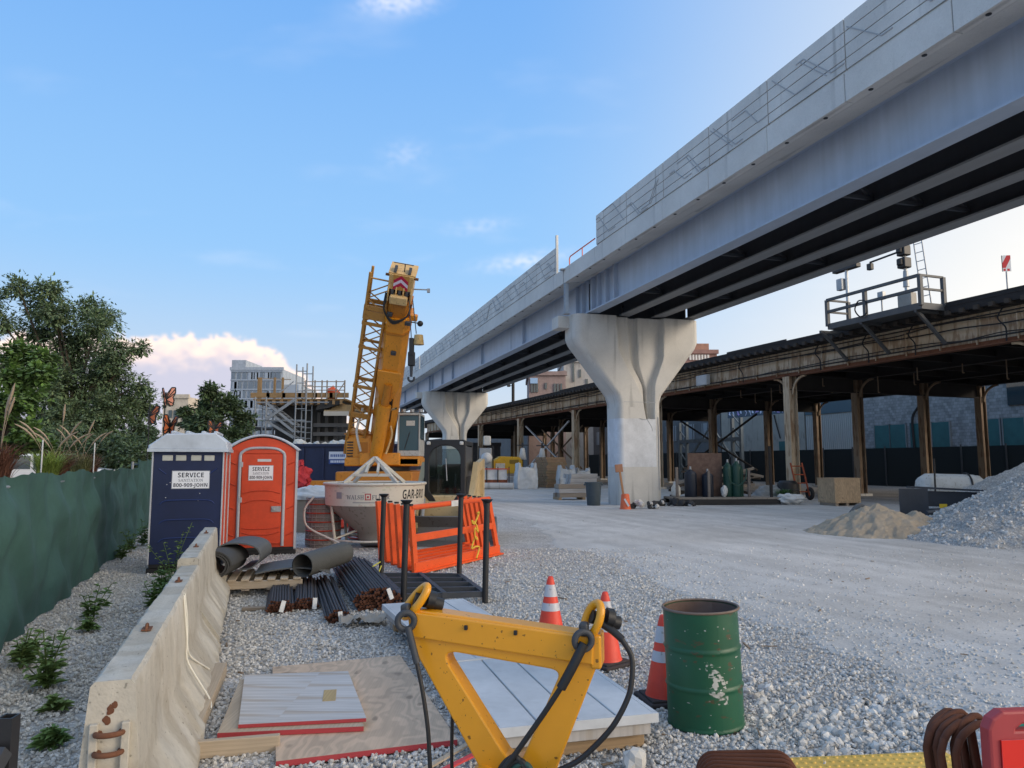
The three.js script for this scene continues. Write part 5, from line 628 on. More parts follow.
// ---------------------------------------------------------------- pier under construction, scaffold
{
  const u = 45 / 745, X = (px) => (px - 512) * u, Y = (py) => 1.75 + (463 - py) * u;
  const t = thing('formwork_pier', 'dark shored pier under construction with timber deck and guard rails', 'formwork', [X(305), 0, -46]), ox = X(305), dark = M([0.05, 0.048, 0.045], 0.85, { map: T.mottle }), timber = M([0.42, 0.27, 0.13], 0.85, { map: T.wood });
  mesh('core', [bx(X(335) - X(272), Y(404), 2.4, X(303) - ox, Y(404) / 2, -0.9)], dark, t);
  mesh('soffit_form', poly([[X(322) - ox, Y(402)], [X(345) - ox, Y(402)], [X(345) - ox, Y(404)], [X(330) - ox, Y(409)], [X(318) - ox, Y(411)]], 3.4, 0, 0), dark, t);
  for (let k = 0; k < 9; k++) mesh('deck_timber', rb(X(350) - X(258), 0.10, 0.28, X(302) - ox, Y(400.5), 1.5 - k * 0.36, 0.01), timber, t, 'long');
  for (let k = 0; k < 12; k++) mesh('joist', bx(0.14, 0.24, 3.6, X(262 + k * 7.4) - ox, Y(403.5), 0.0), timber, t, 'long');
  for (let k = 0; k < 6; k++) mesh('side_board', rb(1.15, 0.30, 0.05, X(263 + k * 15.6) - ox, Y(396.4), 1.68, 0.008), timber, t, 'long');
  const rail = M([0.36, 0.30, 0.24], 0.6, { map: T.scuff });
  for (const px of [308, 317, 324, 329, 338, 346.5]) mesh('guard_post', bx(0.07, Y(381.5) - Y(400), 0.07, X(px) - ox, (Y(381.5) + Y(400)) / 2, 1.72), rail, t); for (const py of [383, 388, 391.5]) mesh('guard_rail', bar(V(X(306) - ox, Y(py), 1.77), V(X(347) - ox, Y(py), 1.77), 0.04, 0.05), rail, t);
  for (const px of [259, 261, 275, 283]) mesh('timber_post', bx(0.12, Y(378) - Y(399), 0.10, X(px) - ox, (Y(378) + Y(399)) / 2, 1.3), timber, t, 'long'); mesh('guard_rail', bar(V(X(259) - ox, Y(379), 1.3), V(X(291) - ox, Y(380), 1.3), 0.05, 0.05), rail, t); mesh('brace', bar(V(X(276) - ox, Y(397), 1.35), V(X(294) - ox, Y(382), 1.35), 0.06, 0.06), mat.galv, t); mesh('brace', bar(V(X(338) - ox, Y(397), 1.78), V(X(347) - ox, Y(383), 1.78), 0.05, 0.05), rail, t);
  mesh('lower_form_table', [bx(X(356) - X(327), 0.12, 3.0, X(341) - ox, Y(412), 0.2), poly([[X(329) - ox, Y(411)], [X(338) - ox, Y(404.5)], [X(358) - ox, Y(406)], [X(358) - ox, Y(411)]], 2.6, 0, 0)], M([0.50, 0.38, 0.22], 0.85, { map: T.wood }), t); mesh('lower_form_edge', bx(X(356) - X(327), 0.26, 0.08, X(341) - ox, Y(414.5), 1.7), M([0.55, 0.50, 0.42], 0.8), t);
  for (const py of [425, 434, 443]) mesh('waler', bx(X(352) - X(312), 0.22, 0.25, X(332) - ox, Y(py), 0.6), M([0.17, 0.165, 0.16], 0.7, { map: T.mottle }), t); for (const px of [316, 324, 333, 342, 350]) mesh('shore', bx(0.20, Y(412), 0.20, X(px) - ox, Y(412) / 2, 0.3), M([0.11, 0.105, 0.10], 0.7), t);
  mesh('orange_bundle', lumps(new THREE.SphereGeometry(0.42, 16, 12), 0.25, 3).translate(X(332) - ox, Y(395), 1.2), mat.orange, t); mesh('orange_jug', rb(0.26, 0.32, 0.26, X(331.5) - ox, Y(391.5), 1.2, 0.05), mat.orange, t);
  const s = thing('scaffold_stair', 'grey scaffold stair tower in front of the timber decked pier', 'scaffold', [X(280), 0, -43.5]), v = 43.5 / 745, x = (px) => (px - 512) * v - X(280), y = (py) => 1.75 + (463 - py) * v, gm = M([0.36, 0.38, 0.40], 0.55, { metal: 0.3, map: T.mottle });
  for (const z of [0, -1.3]) { for (const [px, top] of [[254.5, 397], [265.5, 397], [295, 364], [305.5, 363]]) mesh('standard', rod(V(x(px), 0, z), V(x(px), y(top), z), 0.045, 8), gm, s); for (const py of [403, 408, 414, 420, 427, 435, 444, 453, 465, 478]) mesh('rung', rod(V(x(254.5), y(py), z), V(x(265.5), y(py), z), 0.03, 6), gm, s); for (const py of [371, 383, 391, 398, 403, 409, 421, 427, 432, 438, 448, 460, 475]) mesh('rung', rod(V(x(295), y(py), z), V(x(305.5), y(py), z), 0.03, 6), gm, s); mesh('ledger', rod(V(x(254.5), y(402.5), z), V(x(328), y(402.5), z), 0.04, 6), gm, s); mesh('ledger', rod(V(x(265.5), y(420.5), z), V(x(305), y(420.5), z), 0.035, 6), gm, s); }
  mesh('diagonal_brace', bar(V(x(266), y(420), 0.06), V(x(294), y(400), 0.06), 0.06, 0.16), gm, s);
  for (const [a, b] of [[403, 425], [410, 432], [421, 438]]) { mesh('stair_stringer', bar(V(x(266), y(a), 0.0), V(x(294), y(b), 0.0), 0.05, 0.14), gm, s); mesh('stair_stringer', bar(V(x(266), y(a), -1.1), V(x(294), y(b), -1.1), 0.05, 0.14), gm, s); for (let k = 1; k < 8; k++) mesh('stair_tread', bx(0.22, 0.03, 1.05, mix(x(266), x(294), k / 8), mix(y(a), y(b), k / 8), -0.55), gm, s); }
  for (const [px, w, h0, d, label] of [[300, 2.4, 1.9, 58, 'dark stacked shoring frames behind the scaffold tower']]) { const q = thing('shoring_stack', label, 'shoring', [(px - 512) * d / 745, 0, -d]); for (let i = 0; i < 8; i++) mesh('shore_post', rod(V(-3 + i * 0.9, 0, 0), V(-3 + i * 0.9, 4.6, 0), 0.09, 8), mat.blackMatte, q); for (let i = 0; i < 5; i++) mesh('shore_beam', bx(7.4, 0.25, 0.5, 0.1, 0.8 + i * 0.9, 0), mat.blackMatte, q); }
}
// ---------------------------------------------------------------- concrete hopper (lettered band), skid loader
{
  const t = thing('concrete_bucket', 'cream concrete pouring bucket with lettered rim and splayed legs', 'concrete bucket', [-2.91, 0, -16], 0), cream = M([0.66, 0.62, 0.54], 0.6, { map: T.scuff }), grey = M([0.36, 0.34, 0.31], 0.75, { map: T.scuff });
  const band = canvasTex(2048, 128, (c) => { c.fillStyle = '#cfc9bb'; c.fillRect(0, 0, 2048, 128); const r = rng(8); for (let i = 0; i < 240; i++) { c.fillStyle = `rgba(${120 + 60 * r()},${112 + 50 * r()},${96 + 40 * r()},0.25)`; c.fillRect(r() * 2048, r() * 128, 3 + 26 * r(), 2 + 7 * r()); } c.textBaseline = 'middle'; c.fillStyle = '#5b5f66'; c.font = 'bold 34px serif'; c.textAlign = 'right'; c.fillText('WALSH', 1014, 74, 118); c.textAlign = 'left'; c.fillText('FLUOR', 1062, 74, 112); c.strokeStyle = '#a8343a'; c.lineWidth = 6; c.strokeRect(1022, 54, 32, 34); c.fillStyle = '#a8343a'; c.fillRect(1032, 66, 12, 12); c.fillStyle = '#6e7076'; c.fillRect(940, 104, 170, 4); c.fillStyle = '#1c1d20'; c.font = 'bold 78px sans-serif'; c.textAlign = 'center'; c.fillText('GAR-BRO', 1375, 60, 230); c.fillStyle = '#8f9298'; c.fillRect(812, 44, 46, 40); });
  mesh('rim_band', new THREE.CylinderGeometry(1.05, 1.03, 0.42, 64, 1, true).rotateY(Math.PI).translate(0, 1.10, 0), M([1, 1, 1], 0.65, { map: band, side: THREE.DoubleSide }), t, 'keep'); mesh('rim', xf(new THREE.TorusGeometry(1.06, 0.03, 8, 64), 0, 1.32, 0, Math.PI / 2), cream, t);
  mesh('cone', lathe([[1.02, 0.90], [0.36, 0.30], [0.34, 0.16], [0.30, 0.16]], 48), grey, t); mesh('inner_lining', lathe([[1.0, 1.3], [1.0, 0.92], [0.3, 0.32]], 48), grey, t);
  for (const a of [-2.2, -0.95, 0.95, 2.2]) { const s = Math.sin(a), c = Math.cos(a); mesh('leg', [rod(V(s * 0.98, 0.95, c * 0.98), V(s * 0.86, 0.0, c * 0.86), 0.03, 8)], cream, t); mesh('leg_brace', rod(V(s * 0.9, 0.2, c * 0.9), V(s * 0.4, 0.35, c * 0.4), 0.022, 6), cream, t); }
  mesh('ring_base', path([0, 1, 2, 3, 4, 5, 6, 7].map((k) => V(Math.sin(k * 0.785) * 0.88, 0.18, Math.cos(k * 0.785) * 0.88)), 0.025, 64, 6, true), cream, t);
  for (const s of [-1, 1]) { mesh('lifting_bail', bar(V(s * 0.55, 1.33, 0.55), V(0, 1.86, 0.1), 0.06, 0.07), cream, t); mesh('lifting_bail', bar(V(s * 0.55, 1.33, -0.45), V(0, 1.86, 0.0), 0.06, 0.07), cream, t); mesh('bail_strut', bar(V(s * 0.12, 1.55, 0.42), V(s * 0.10, 1.78, 0.16), 0.05, 0.05), cream, t); } mesh('bail_bar', bar(V(-0.40, 1.50, 0.44), V(0.40, 1.50, 0.44), 0.05, 0.06), cream, t);
  mesh('gate', [rb(0.5, 0.14, 0.5, 0, 0.10, 0, 0.03)], mat.darkSteel, t); mesh('control_lever', path([V(-1.2, 1.05, 0.4), V(-1.35, 0.8, 0.5), V(-1.25, 0.45, 0.6), V(-0.55, 0.15, 0.8)], 0.022, 20, 6), mat.dirtyWhite, t);
}
{
  const t = thing('skid_loader', 'tan skid loader with black framed cab door and grey bucket', 'skid loader', [-1.50, 0, -17.6], -0.06), tn = mat.tan;
  mesh('chassis', [rb(1.15, 0.62, 2.2, 0, 0.72, -0.6, 0.05), rb(1.02, 0.45, 0.2, 0, 0.66, 0.5, 0.04)], tn, t); mesh('engine_hood', rb(1.2, 0.9, 0.8, 0, 1.25, -1.6, 0.08), tn, t);
  const hole = new THREE.Path(); const outer = new THREE.Shape([[-0.46, 1.02], [-0.30, 0.84], [-0.22, 0.70], [0.22, 0.70], [0.30, 0.84], [0.46, 1.02], [0.46, 2.22], [0.42, 2.27], [-0.42, 2.27], [-0.46, 2.22]].map((p) => new THREE.Vector2(...p)));
  hole.moveTo(-0.37, 1.12); hole.lineTo(-0.24, 0.94); hole.lineTo(-0.17, 0.80); hole.lineTo(0.17, 0.80); hole.lineTo(0.24, 0.94); hole.lineTo(0.37, 1.12); hole.lineTo(0.37, 1.85); hole.quadraticCurveTo(0.34, 2.15, 0.0, 2.17); hole.quadraticCurveTo(-0.34, 2.15, -0.37, 1.85); outer.holes.push(hole);
  const c = mesh('cab_frame', [new THREE.ExtrudeGeometry(outer, { depth: 0.08, bevelSize: 0.012, bevelThickness: 0.012, bevelSegments: 1, curveSegments: 10 }).translate(0, 0, 0.42), rb(0.95, 0.10, 1.5, 0, 2.22, -0.28, 0.03), rb(0.06, 1.2, 0.10, -0.44, 1.6, -0.95, 0.02), rb(0.06, 1.2, 0.10, 0.44, 1.6, -0.95, 0.02), bx(0.9, 0.5, 0.06, 0, 1.2, -1.0), bx(0.03, 0.55, 1.4, -0.45, 1.15, -0.3), bx(0.03, 0.55, 1.4, 0.45, 1.15, -0.3)], mat.black, t);
  mesh('door_glass', new THREE.ShapeGeometry(new THREE.Shape(hole.getPoints(10))).translate(0, 0, 0.47), mat.glass, c); mesh('rear_window', bx(0.86, 0.7, 0.01, 0, 1.75, -0.98), mat.glass, c); for (const x of [-0.45, 0.45]) mesh('side_mesh', bx(0.012, 0.7, 1.3, x, 1.78, -0.3), M([0.03, 0.03, 0.035], 0.4, { transmission: 0.35 }), c);
  mesh('seat', [rb(0.5, 0.14, 0.5, 0, 1.05, -0.5, 0.05), rb(0.5, 0.65, 0.14, 0, 1.4, -0.75, 0.06)], mat.blackMatte, t); mesh('grab_bar', [rod(V(-0.2, 1.1, 0.2), V(-0.2, 1.5, 0.15), 0.03, 8), rod(V(0.2, 1.1, 0.2), V(0.2, 1.5, 0.15), 0.03, 8)], mat.black, t); mesh('door_handle', rod(V(0.05, 1.35, 0.51), V(0.02, 1.85, 0.51), 0.012, 6), mat.galv, c); for (const x of [-0.38, 0.38]) mesh('work_lamp', rb(0.09, 0.08, 0.05, x, 2.20, 0.52, 0.02), mat.dirtyWhite, c);
  for (const s of [-1, 1]) { mesh('lift_arm', [bar(V(s * 0.62, 1.75, -1.7), V(s * 0.62, 1.62, -0.3), 0.12, 0.22), bar(V(s * 0.62, 1.70, -0.4), V(s * 0.60, 0.55, 0.95), 0.12, 0.20), bar(V(s * 0.60, 0.62, 0.85), V(s * 0.55, 0.28, 1.12), 0.11, 0.18)], tn, t); mesh('rear_post', bar(V(s * 0.62, 0.7, -1.7), V(s * 0.62, 1.85, -1.75), 0.12, 0.3), tn, t); for (const z of [0.05, -1.2]) { const w = mesh('wheel', xf(new THREE.TorusGeometry(0.26, 0.135, 12, 26), s * 0.74, 0.395, z, 0, Math.PI / 2), mat.tyre, t); mesh('hub', xf(cyl(0.17, 0.17, 0.2, 0, -0.1, 0, 14), s * 0.74, 0.395, z, 0, 0, Math.PI / 2), tn, w); } mesh('cylinder', rod(V(s * 0.48, 0.95, 0.45), V(s * 0.42, 0.45, 1.05), 0.045, 8), mat.galv, t); }
  { const m = M([0.20, 0.20, 0.195], 0.6, { metal: 0.4, map: T.scuff }), pr = [[0, 0.03], [0.62, 0.0], [0.62, 0.025], [0.05, 0.07], [-0.02, 0.35], [0.12, 0.58], [0.09, 0.60], [-0.07, 0.36]]; const b = mesh('bucket', poly(pr, 1.9, 0).rotateY(-Math.PI / 2).translate(0.28, 0, 1.05), m, t); for (const x of [-0.67, 1.23]) mesh('bucket_side', poly([[0, 0.03], [0.62, 0.0], [0.30, 0.36], [0.12, 0.58], [-0.04, 0.36]], 0.03).rotateY(-Math.PI / 2).translate(x, 0, 1.05), m, b); }
}
// ---------------------------------------------------------------- things stacked between toilet and bucket
{
  const t = thing('snow_fence_roll', 'roll of orange plastic fence standing beside the orange toilet', 'fence roll', [-4.02, 0, -16.1]), wires = [], m = M([0.62, 0.07, 0.035], 0.6, { map: T.mottle }), g = M([0.36, 0.34, 0.33], 0.7, { map: T.mottle });
  mesh('roll_core', cyl(0.34, 0.34, 1.02, 0, 0, 0, 28), g, t); for (let k = 0; k < 11; k++) mesh('mesh_band', xf(new THREE.TorusGeometry(0.355 + 0.01 * (k % 2), 0.014, 5, 36), 0, 0.06 + k * 0.092, 0, Math.PI / 2), k % 2 ? m : g, t); for (let k = 0; k < 24; k++) { const a = k * 0.2618; mesh('mesh_strand', rod(V(Math.sin(a) * 0.36, 0.02, Math.cos(a) * 0.36), V(Math.sin(a + 0.12) * 0.36, 1.02, Math.cos(a + 0.12) * 0.36), 0.008, 4), g, t); }
  const b = thing('snow_fence_roll', 'slumped red plastic fence heap behind the bucket legs', 'fence roll', [-3.25, 0, -17.6]); for (let k = 0; k < 10; k++) mesh('mesh_band', xf(new THREE.TorusGeometry(0.55 - 0.02 * k, 0.022, 5, 36), 0.02 * k, 0.05 + k * 0.075, 0, Math.PI / 2 + 0.06 * Math.sin(k)), m, b); mesh('fence_heap', lumps(new THREE.SphereGeometry(0.5, 24, 16), 0.2, 3, 5).scale(1, 0.72, 1).translate(0, 0.33, 0), M([0.34, 0.05, 0.035], 0.8, { map: T.mottle }), b);
  const netting = mesh('red_netting', lumps(lumps(new THREE.IcosahedronGeometry(0.62, 5), 0.35, 2, 7), 0.1, 9, 2).scale(0.8, 0.95, 0.7), M([0.68, 0.05, 0.06], 0.8, { map: T.mottle }), scene); netting.scale.setScalar(0.72); netting.position.set(-5.85, 1.36, -20.45); tag(netting, 'heap of red netting piled behind the orange toilet', 'netting');
  const st = thing('barrel_stack', 'row of orange and white traffic barrels behind the toilets', 'barrels', [-5.7, 0, -20.4]); for (let k = 0; k < 4; k++) { const x = -0.45 + k * 0.48; mesh('barrel', lathe([[0.001, 0], [0.27, 0], [0.28, 0.05], [0.25, 0.4], [0.23, 0.9], [0.001, 0.9]], 20).translate(x, 0.02, 0), mat.cone, st); for (const y of [0.25, 0.55]) mesh('reflective_band', cyl(0.266, 0.252, 0.12, x, y, 0, 20, true), mat.white, st); mesh('slat_handle', bx(0.2, 0.1, 0.05, x, 0.97, 0), mat.cone, st); }
  for (const [label, x, d, y, w] of [['white plastic covered bundle beside the orange toilet', -5.15, 19.6, 0.85, 0.62], ['white plastic sheeted bundle behind the cream bucket', -4.45, 21.0, 0.75, 0.7]]) { const o = thing('covered_bundle', label, 'bundle', [x, 0, -d]); mesh('crate', bx(w * 1.7, y, 0.8, 0, y / 2, 0), mat.woodGrey, o, 'long'); mesh('plastic_sheet', lumps(new THREE.SphereGeometry(w, 28, 14, 0, 6.283, 0, 1.6), 0.18, 3, x).scale(1.05, 0.5, 0.75).translate(0, y - 0.02, 0), mat.white, o); }
  const ch = thing('striped_channelizer', 'orange and white striped panel between the two toilets', 'channelizer', [-5.55, 0, -14.4], 0.1); for (let k = 0; k < 5; k++) mesh('stripe', rb(0.2, 0.2, 0.04, 0, 0.22 + k * 0.2, 0, 0.005), k % 2 ? mat.white : mat.cone, ch); mesh('foot', rb(0.4, 0.1, 0.4, 0, 0.05, 0, 0.02), mat.black, ch);
}
// ---------------------------------------------------------------- orange steel frames leaning in a stack
{
  const ang = Math.atan2(2.6, 1.29), L = 2.9, H = 1.04, labels = ['front orange steel frame of the leaning stack with yellow rope', 'second orange steel frame of the leaning stack', 'third orange steel frame of the leaning stack', 'fourth orange steel frame of the leaning stack', 'fifth orange steel frame of the leaning stack', 'hindmost orange steel frame, farthest left of the stack'];
  labels.forEach((label, k) => {
    const t = thing('steel_trestle', label, 'steel frame', [-1.54 - 0.165 * k, 0, -(11.95 + 0.34 * k)], ang - 0.02 * k + (k ? 0.03 : 0), 'orange steel frames'); // local +x runs along the frame
    mesh('bottom_rail', rb(L, k ? 0.08 : 0.17, 0.06, L / 2, k ? 0.05 : 0.10, 0, 0.01), mat.orange, t); mesh('bottom_flange', rb(L, 0.03, 0.16, L / 2, 0.03, 0.03, 0.008), mat.orange, t);
    if (k === 0) mesh('top_rail', rod(V(0.02, H, -0.10), V(L - 0.22, H + 0.03, -0.10), 0.045, 12), mat.orange, t); if (k === 0) mesh('mid_rail', rb(L - 0.1, 0.12, 0.05, L / 2 - 0.05, 0.56, -0.055, 0.01), mat.orange, t);
    for (const [a, b] of [[0.04, 0.03], [L - 0.05, L - 0.24]]) mesh('leg', bar(V(a, 0.03, 0), V(b, H + 0.02, -0.10), 0.05, 0.12, V(1, 0, 0)), mat.orange, t);
    for (const x of [0.03, L - 0.24]) mesh('black_cap', xf(cyl(0.04, 0.04, 0.03, 0, 0, 0, 10), x, H + 0.03, -0.1), mat.black, t);
    if (k === 0) { mesh('rail_sticker', bx(0.28, 0.10, 0.006, 1.35, H + 0.01, -0.052), mat.white, t); const pts = []; for (let i = 0; i < 14; i++) pts.push(V(1.85 + 0.10 * Math.sin(i * 1.7), 0.85 - 0.055 * i + 0.08 * Math.sin(i * 2.3), 0.07 + 0.03 * Math.cos(i))); mesh('yellow_rope', path(pts, 0.016, 70, 6), M([0.75, 0.48, 0.05], 0.7), t); }
  });
}
// ---------------------------------------------------------------- black stake rack
{
  const t = thing('stake_rack', 'black steel stake rack with four upright posts', 'rack', [-1.10, 0, -10.35]), P = [[-0.24, 0.94], [-0.84, -0.91], [0.32, -0.84], [0.76, 0.74]];
  P.forEach(([x, z], i) => { const q = mesh('post', rod(V(x, 0, z), V(x + 0.02, 1.24, z - 0.02), 0.038, 12), mat.black, t); mesh('flared_cap', lathe([[0.0, 0.05], [0.075, 0.05], [0.075, 0.04], [0.038, 0], [0.0, 0]], 16).translate(x + 0.02, 1.24, z - 0.02), mat.black, q); });
  const B = (a, b, w = 0.07) => bar(V(a[0], 0.10, a[1]), V(b[0], 0.10, b[1]), w, 0.07), lerp = (a, b, k) => [mix(a[0], b[0], k), mix(a[1], b[1], k)];
  for (const [a, b] of [[P[0], P[1]], [P[2], P[3]]]) mesh('side_rail', B(a, b), mat.darkSteel, t); for (const k of [0.02, 0.25, 0.5, 0.75, 0.98]) mesh('cross_bar', B(lerp(P[1], P[0], k), lerp(P[2], P[3], k), 0.06).translate(0, 0.004, 0), mat.darkSteel, t); mesh('middle_rail', B(lerp(P[1], P[2], 0.5), lerp(P[0], P[3], 0.5), 0.06).translate(0, 0.01, 0), mat.darkSteel, t);
  mesh('yellow_tie', path([V(-0.84, 0.30, -0.86), V(-0.98, 0.2, -0.80), V(-0.9, 0.05, -0.76), V(-0.82, 0.25, -0.82)], 0.01, 20, 5), M([0.7, 0.62, 0.1], 0.7), t);
}
// ---------------------------------------------------------------- pallet with rubber mats, rebar bundles
{
  const t = thing('timber_pallet', 'timber pallet under the black rubber mats beside the barrier', 'pallet', [-3.48, 0.10, -10.55], 0.26);
  for (const z of [0.48, 0, -0.48]) mesh('stringer', rb(1.12, 0.10, 0.05, 0, 0.05, z, 0.006), mat.woodPale, t, 'long'); for (let k = 0; k < 7; k++) mesh('deck_board', rb(0.10, 0.025, 1.05, -0.5 + k * 0.165, 0.115, 0, 0.005), mat.woodPale, t, 'long'); for (let k = 0; k < 4; k++) mesh('bottom_board', rb(0.10, 0.02, 1.05, -0.48 + k * 0.32, -0.012, 0, 0.004), mat.woodGrey, t, 'long');
  for (const [x, z] of [[-0.5, 0.3], [0.5, 0.3], [-0.5, -0.4], [0.5, -0.4]]) mesh('ground_block', rb(0.1, 0.085, 0.3, x, -0.06, z, 0.006), mat.woodGrey, t, 'long');
  // spiral of heavy matting
  const spiral = (r0, r1, turns, th, len, sx) => sheetStrip((u) => { const a = u * turns * 6.283, r = mix(r1, r0, u); return [Math.cos(a) * r * sx, Math.sin(a) * r]; }, 150, th, len);
  function sheetStrip(f, n, th, len) { const o = [], inn = []; for (let i = 0; i <= n; i++) { const u = i / n, p = f(u), q = f(Math.min(1, u + 1e-3)), e = f(Math.max(0, u - 1e-3)), dx = q[0] - e[0], dy = q[1] - e[1], l = Math.hypot(dx, dy) || 1; o.push([p[0] - dy / l * th / 2, p[1] + dx / l * th / 2]); inn.push([p[0] + dy / l * th / 2, p[1] - dx / l * th / 2]); } const pos = [], Q = (p, z) => [p[0], p[1], z]; for (let i = 0; i < n; i++) { const A = o[i], B = o[i + 1], C = inn[i + 1], D = inn[i], h = len / 2; const quad = (a, b, c, d) => pos.push(...a, ...b, ...c, ...a, ...c, ...d); quad(Q(A, h), Q(B, h), Q(B, -h), Q(A, -h)); quad(Q(D, -h), Q(C, -h), Q(C, h), Q(D, h)); quad(Q(D, h), Q(C, h), Q(B, h), Q(A, h)); quad(Q(A, -h), Q(B, -h), Q(C, -h), Q(D, -h)); } const g = new THREE.BufferGeometry(); g.setAttribute('position', new THREE.Float32BufferAttribute(pos, 3)); g.computeVertexNormals(); return toCreasedNormals(g, 0.6); }
  const r1 = mesh('rubber_roll', spiral(0.12, 0.185, 2.6, 0.02, 0.9, 1.3), mat.rubber, scene); r1.position.set(-3.90, 0.435, -10.2); r1.rotation.y = 0.10; tag(r1, 'coiled black rubber mat roll lying on the pallet by the barrier', 'rubber roll');
  const curve = (pts) => { const c = new THREE.CatmullRomCurve3(pts.map(([x, y]) => V(x, y, 0)), false, 'catmullrom', 0.5); return (u) => { const p = c.getPoint(clamp(u)); return [p.x, p.y]; }; }, gm = M([0.13, 0.135, 0.135], 0.75, { map: T.mottle, bump: T.grit, bs: 0.003 });
  const m2 = mesh('rubber_mat', sheetStrip(curve([[-0.40, 0.30], [-0.41, 0.48], [-0.26, 0.64], [0.0, 0.665], [0.20, 0.60], [0.25, 0.46], [0.14, 0.34], [-0.02, 0.31]]), 80, 0.018, 0.95), gm, scene); m2.position.set(-3.74, 0, -10.72); m2.rotation.y = 0.16; tag(m2, 'grey rubber mat folded over the coiled roll on the pallet', 'rubber mat');
  const m3 = mesh('rubber_mat', sheetStrip(curve([[-0.42, 0.27], [-0.2, 0.31], [0.1, 0.335], [0.40, 0.30], [0.56, 0.245]]), 50, 0.018, 0.95), gm, scene); m3.position.set(-3.15, 0, -10.75); m3.rotation.y = 0.24; tag(m3, 'flat grey rubber mat spread over the right of the pallet', 'rubber mat');
  const m4 = mesh('rubber_tube', lathe([[0.145, -0.55], [0.16, -0.55], [0.16, 0.55], [0.145, 0.55], [0.145, -0.55]], 36).rotateX(Math.PI / 2), M([0.10, 0.103, 0.10], 0.75, { map: T.mottle, bump: T.grit, bs: 0.003 }), scene); m4.position.set(-2.66, 0.40, -10.75); m4.rotation.set(0.05, -0.30, 0, 'YXZ'); tag(m4, 'grey rubber mat rolled into a hollow tube on the rebar', 'rubber tube');
}
{
  const rodG = new Map(), dark = M([0.060, 0.054, 0.056], 0.65, { map: T.mottle, metal: 0.2 }), rusty = M([0.13, 0.055, 0.03], 0.85, { map: T.rust }), tagM = M([0.72, 0.72, 0.70], 0.6);
  const r = rng(61);
  [['leftmost small rebar bundle under the pallet edge', -2.72, 8.95, -3.25, 10.7, 0.085, 44, 0.0155], ['second small rebar bundle beside the leftmost', -2.46, 9.12, -2.95, 10.9, 0.085, 40, 0.0155], ['thin rebar bundle pointing at the camera, ends nearest', -1.92, 8.42, -2.72, 11.0, 0.075, 34, 0.0155], ['thick rebar bundle right of the hollow rubber tube', -1.60, 9.12, -2.55, 12.1, 0.145, 104, 0.018]].forEach(([label, x0, d0, x1, d1, R, n, rr], b) => {
    const L = Math.hypot(x1 - x0, d1 - d0), t = thing('rebar_bundle', label, 'rebar', [x0, 0, -d0], Math.atan2(x0 - x1, d1 - d0), 'rebar bundles'), g = new THREE.CylinderGeometry(rr, rr, L, 7).rotateX(Math.PI / 2).translate(0, 0, -L / 2), end = new THREE.CylinderGeometry(rr * 0.98, rr * 0.98, 0.004, 7).rotateX(Math.PI / 2); const pts = [];
    for (let y = 0; y < 12; y++) for (let x = -9; x <= 9; x++) pts.push([x * rr * 2.06 + (y % 2) * rr, rr + y * rr * 1.8]); pts.sort((a, c) => Math.hypot(a[0] * 0.55, a[1] - R * 0.75) - Math.hypot(c[0] * 0.55, c[1] - R * 0.75)); const base = Math.min(...pts.slice(0, n).map((q) => q[1])) - rr;
    pts.slice(0, n).forEach(([x, y]) => { const o = new THREE.Mesh(g, dark), dz = (r() - 0.5) * 0.10; o.name = 'rebar'; o.position.set(x, y - base + 0.004, dz); o.rotation.set((r() - 0.5) * 0.006, (r() - 0.5) * 0.018, 0); o.castShadow = o.receiveShadow = true; t.add(o); const e = new THREE.Mesh(end, rusty); e.name = 'cut_end'; e.position.set(0, 0, 0.003); o.add(e); });
    mesh('tie_tag', xf(lumps(new THREE.BoxGeometry(0.05, 0.13, 0.012, 3, 5, 1), 0.012, 14, b), [0.03, 0.10, 0.03, 0.13][b], [0.09, 0.09, 0.07, 0.20][b], 0.075, -0.25, 0.2, 0.2 * (b - 1.5)), tagM, t); if (b === 3) mesh('band', xf(new THREE.TorusGeometry(1, 0.05, 4, 30), 0, 0, 0).scale(0.185, 0.13, 0.3).translate(0, 0.13, -0.5), mat.darkSteel, t);
  });
  const lo = mesh('crumpled_sheet', lumps(new THREE.PlaneGeometry(0.5, 0.34, 24, 16).rotateX(-Math.PI / 2), 0.10, 5, 3), M([0.42, 0.38, 0.33], 0.9, { map: T.mottle, side: THREE.DoubleSide }), scene); lo.position.set(-1.62, 0.075, -8.35); lo.rotation.y = 0.3; tag(lo, 'crumpled tan paper sheet at the end of the thin rebar bundle', 'paper sheet');
  const st = mesh('flat_offcut', rb(0.34, 0.04, 0.10, 0, 0.02, 0, 0.008), mat.woodGrey, scene, 'long'); st.position.set(-3.05, 0.0, -9.15); st.rotation.y = 0.2; tag(st, 'short grey timber offcut lying left of the rebar ends', 'offcut');
}
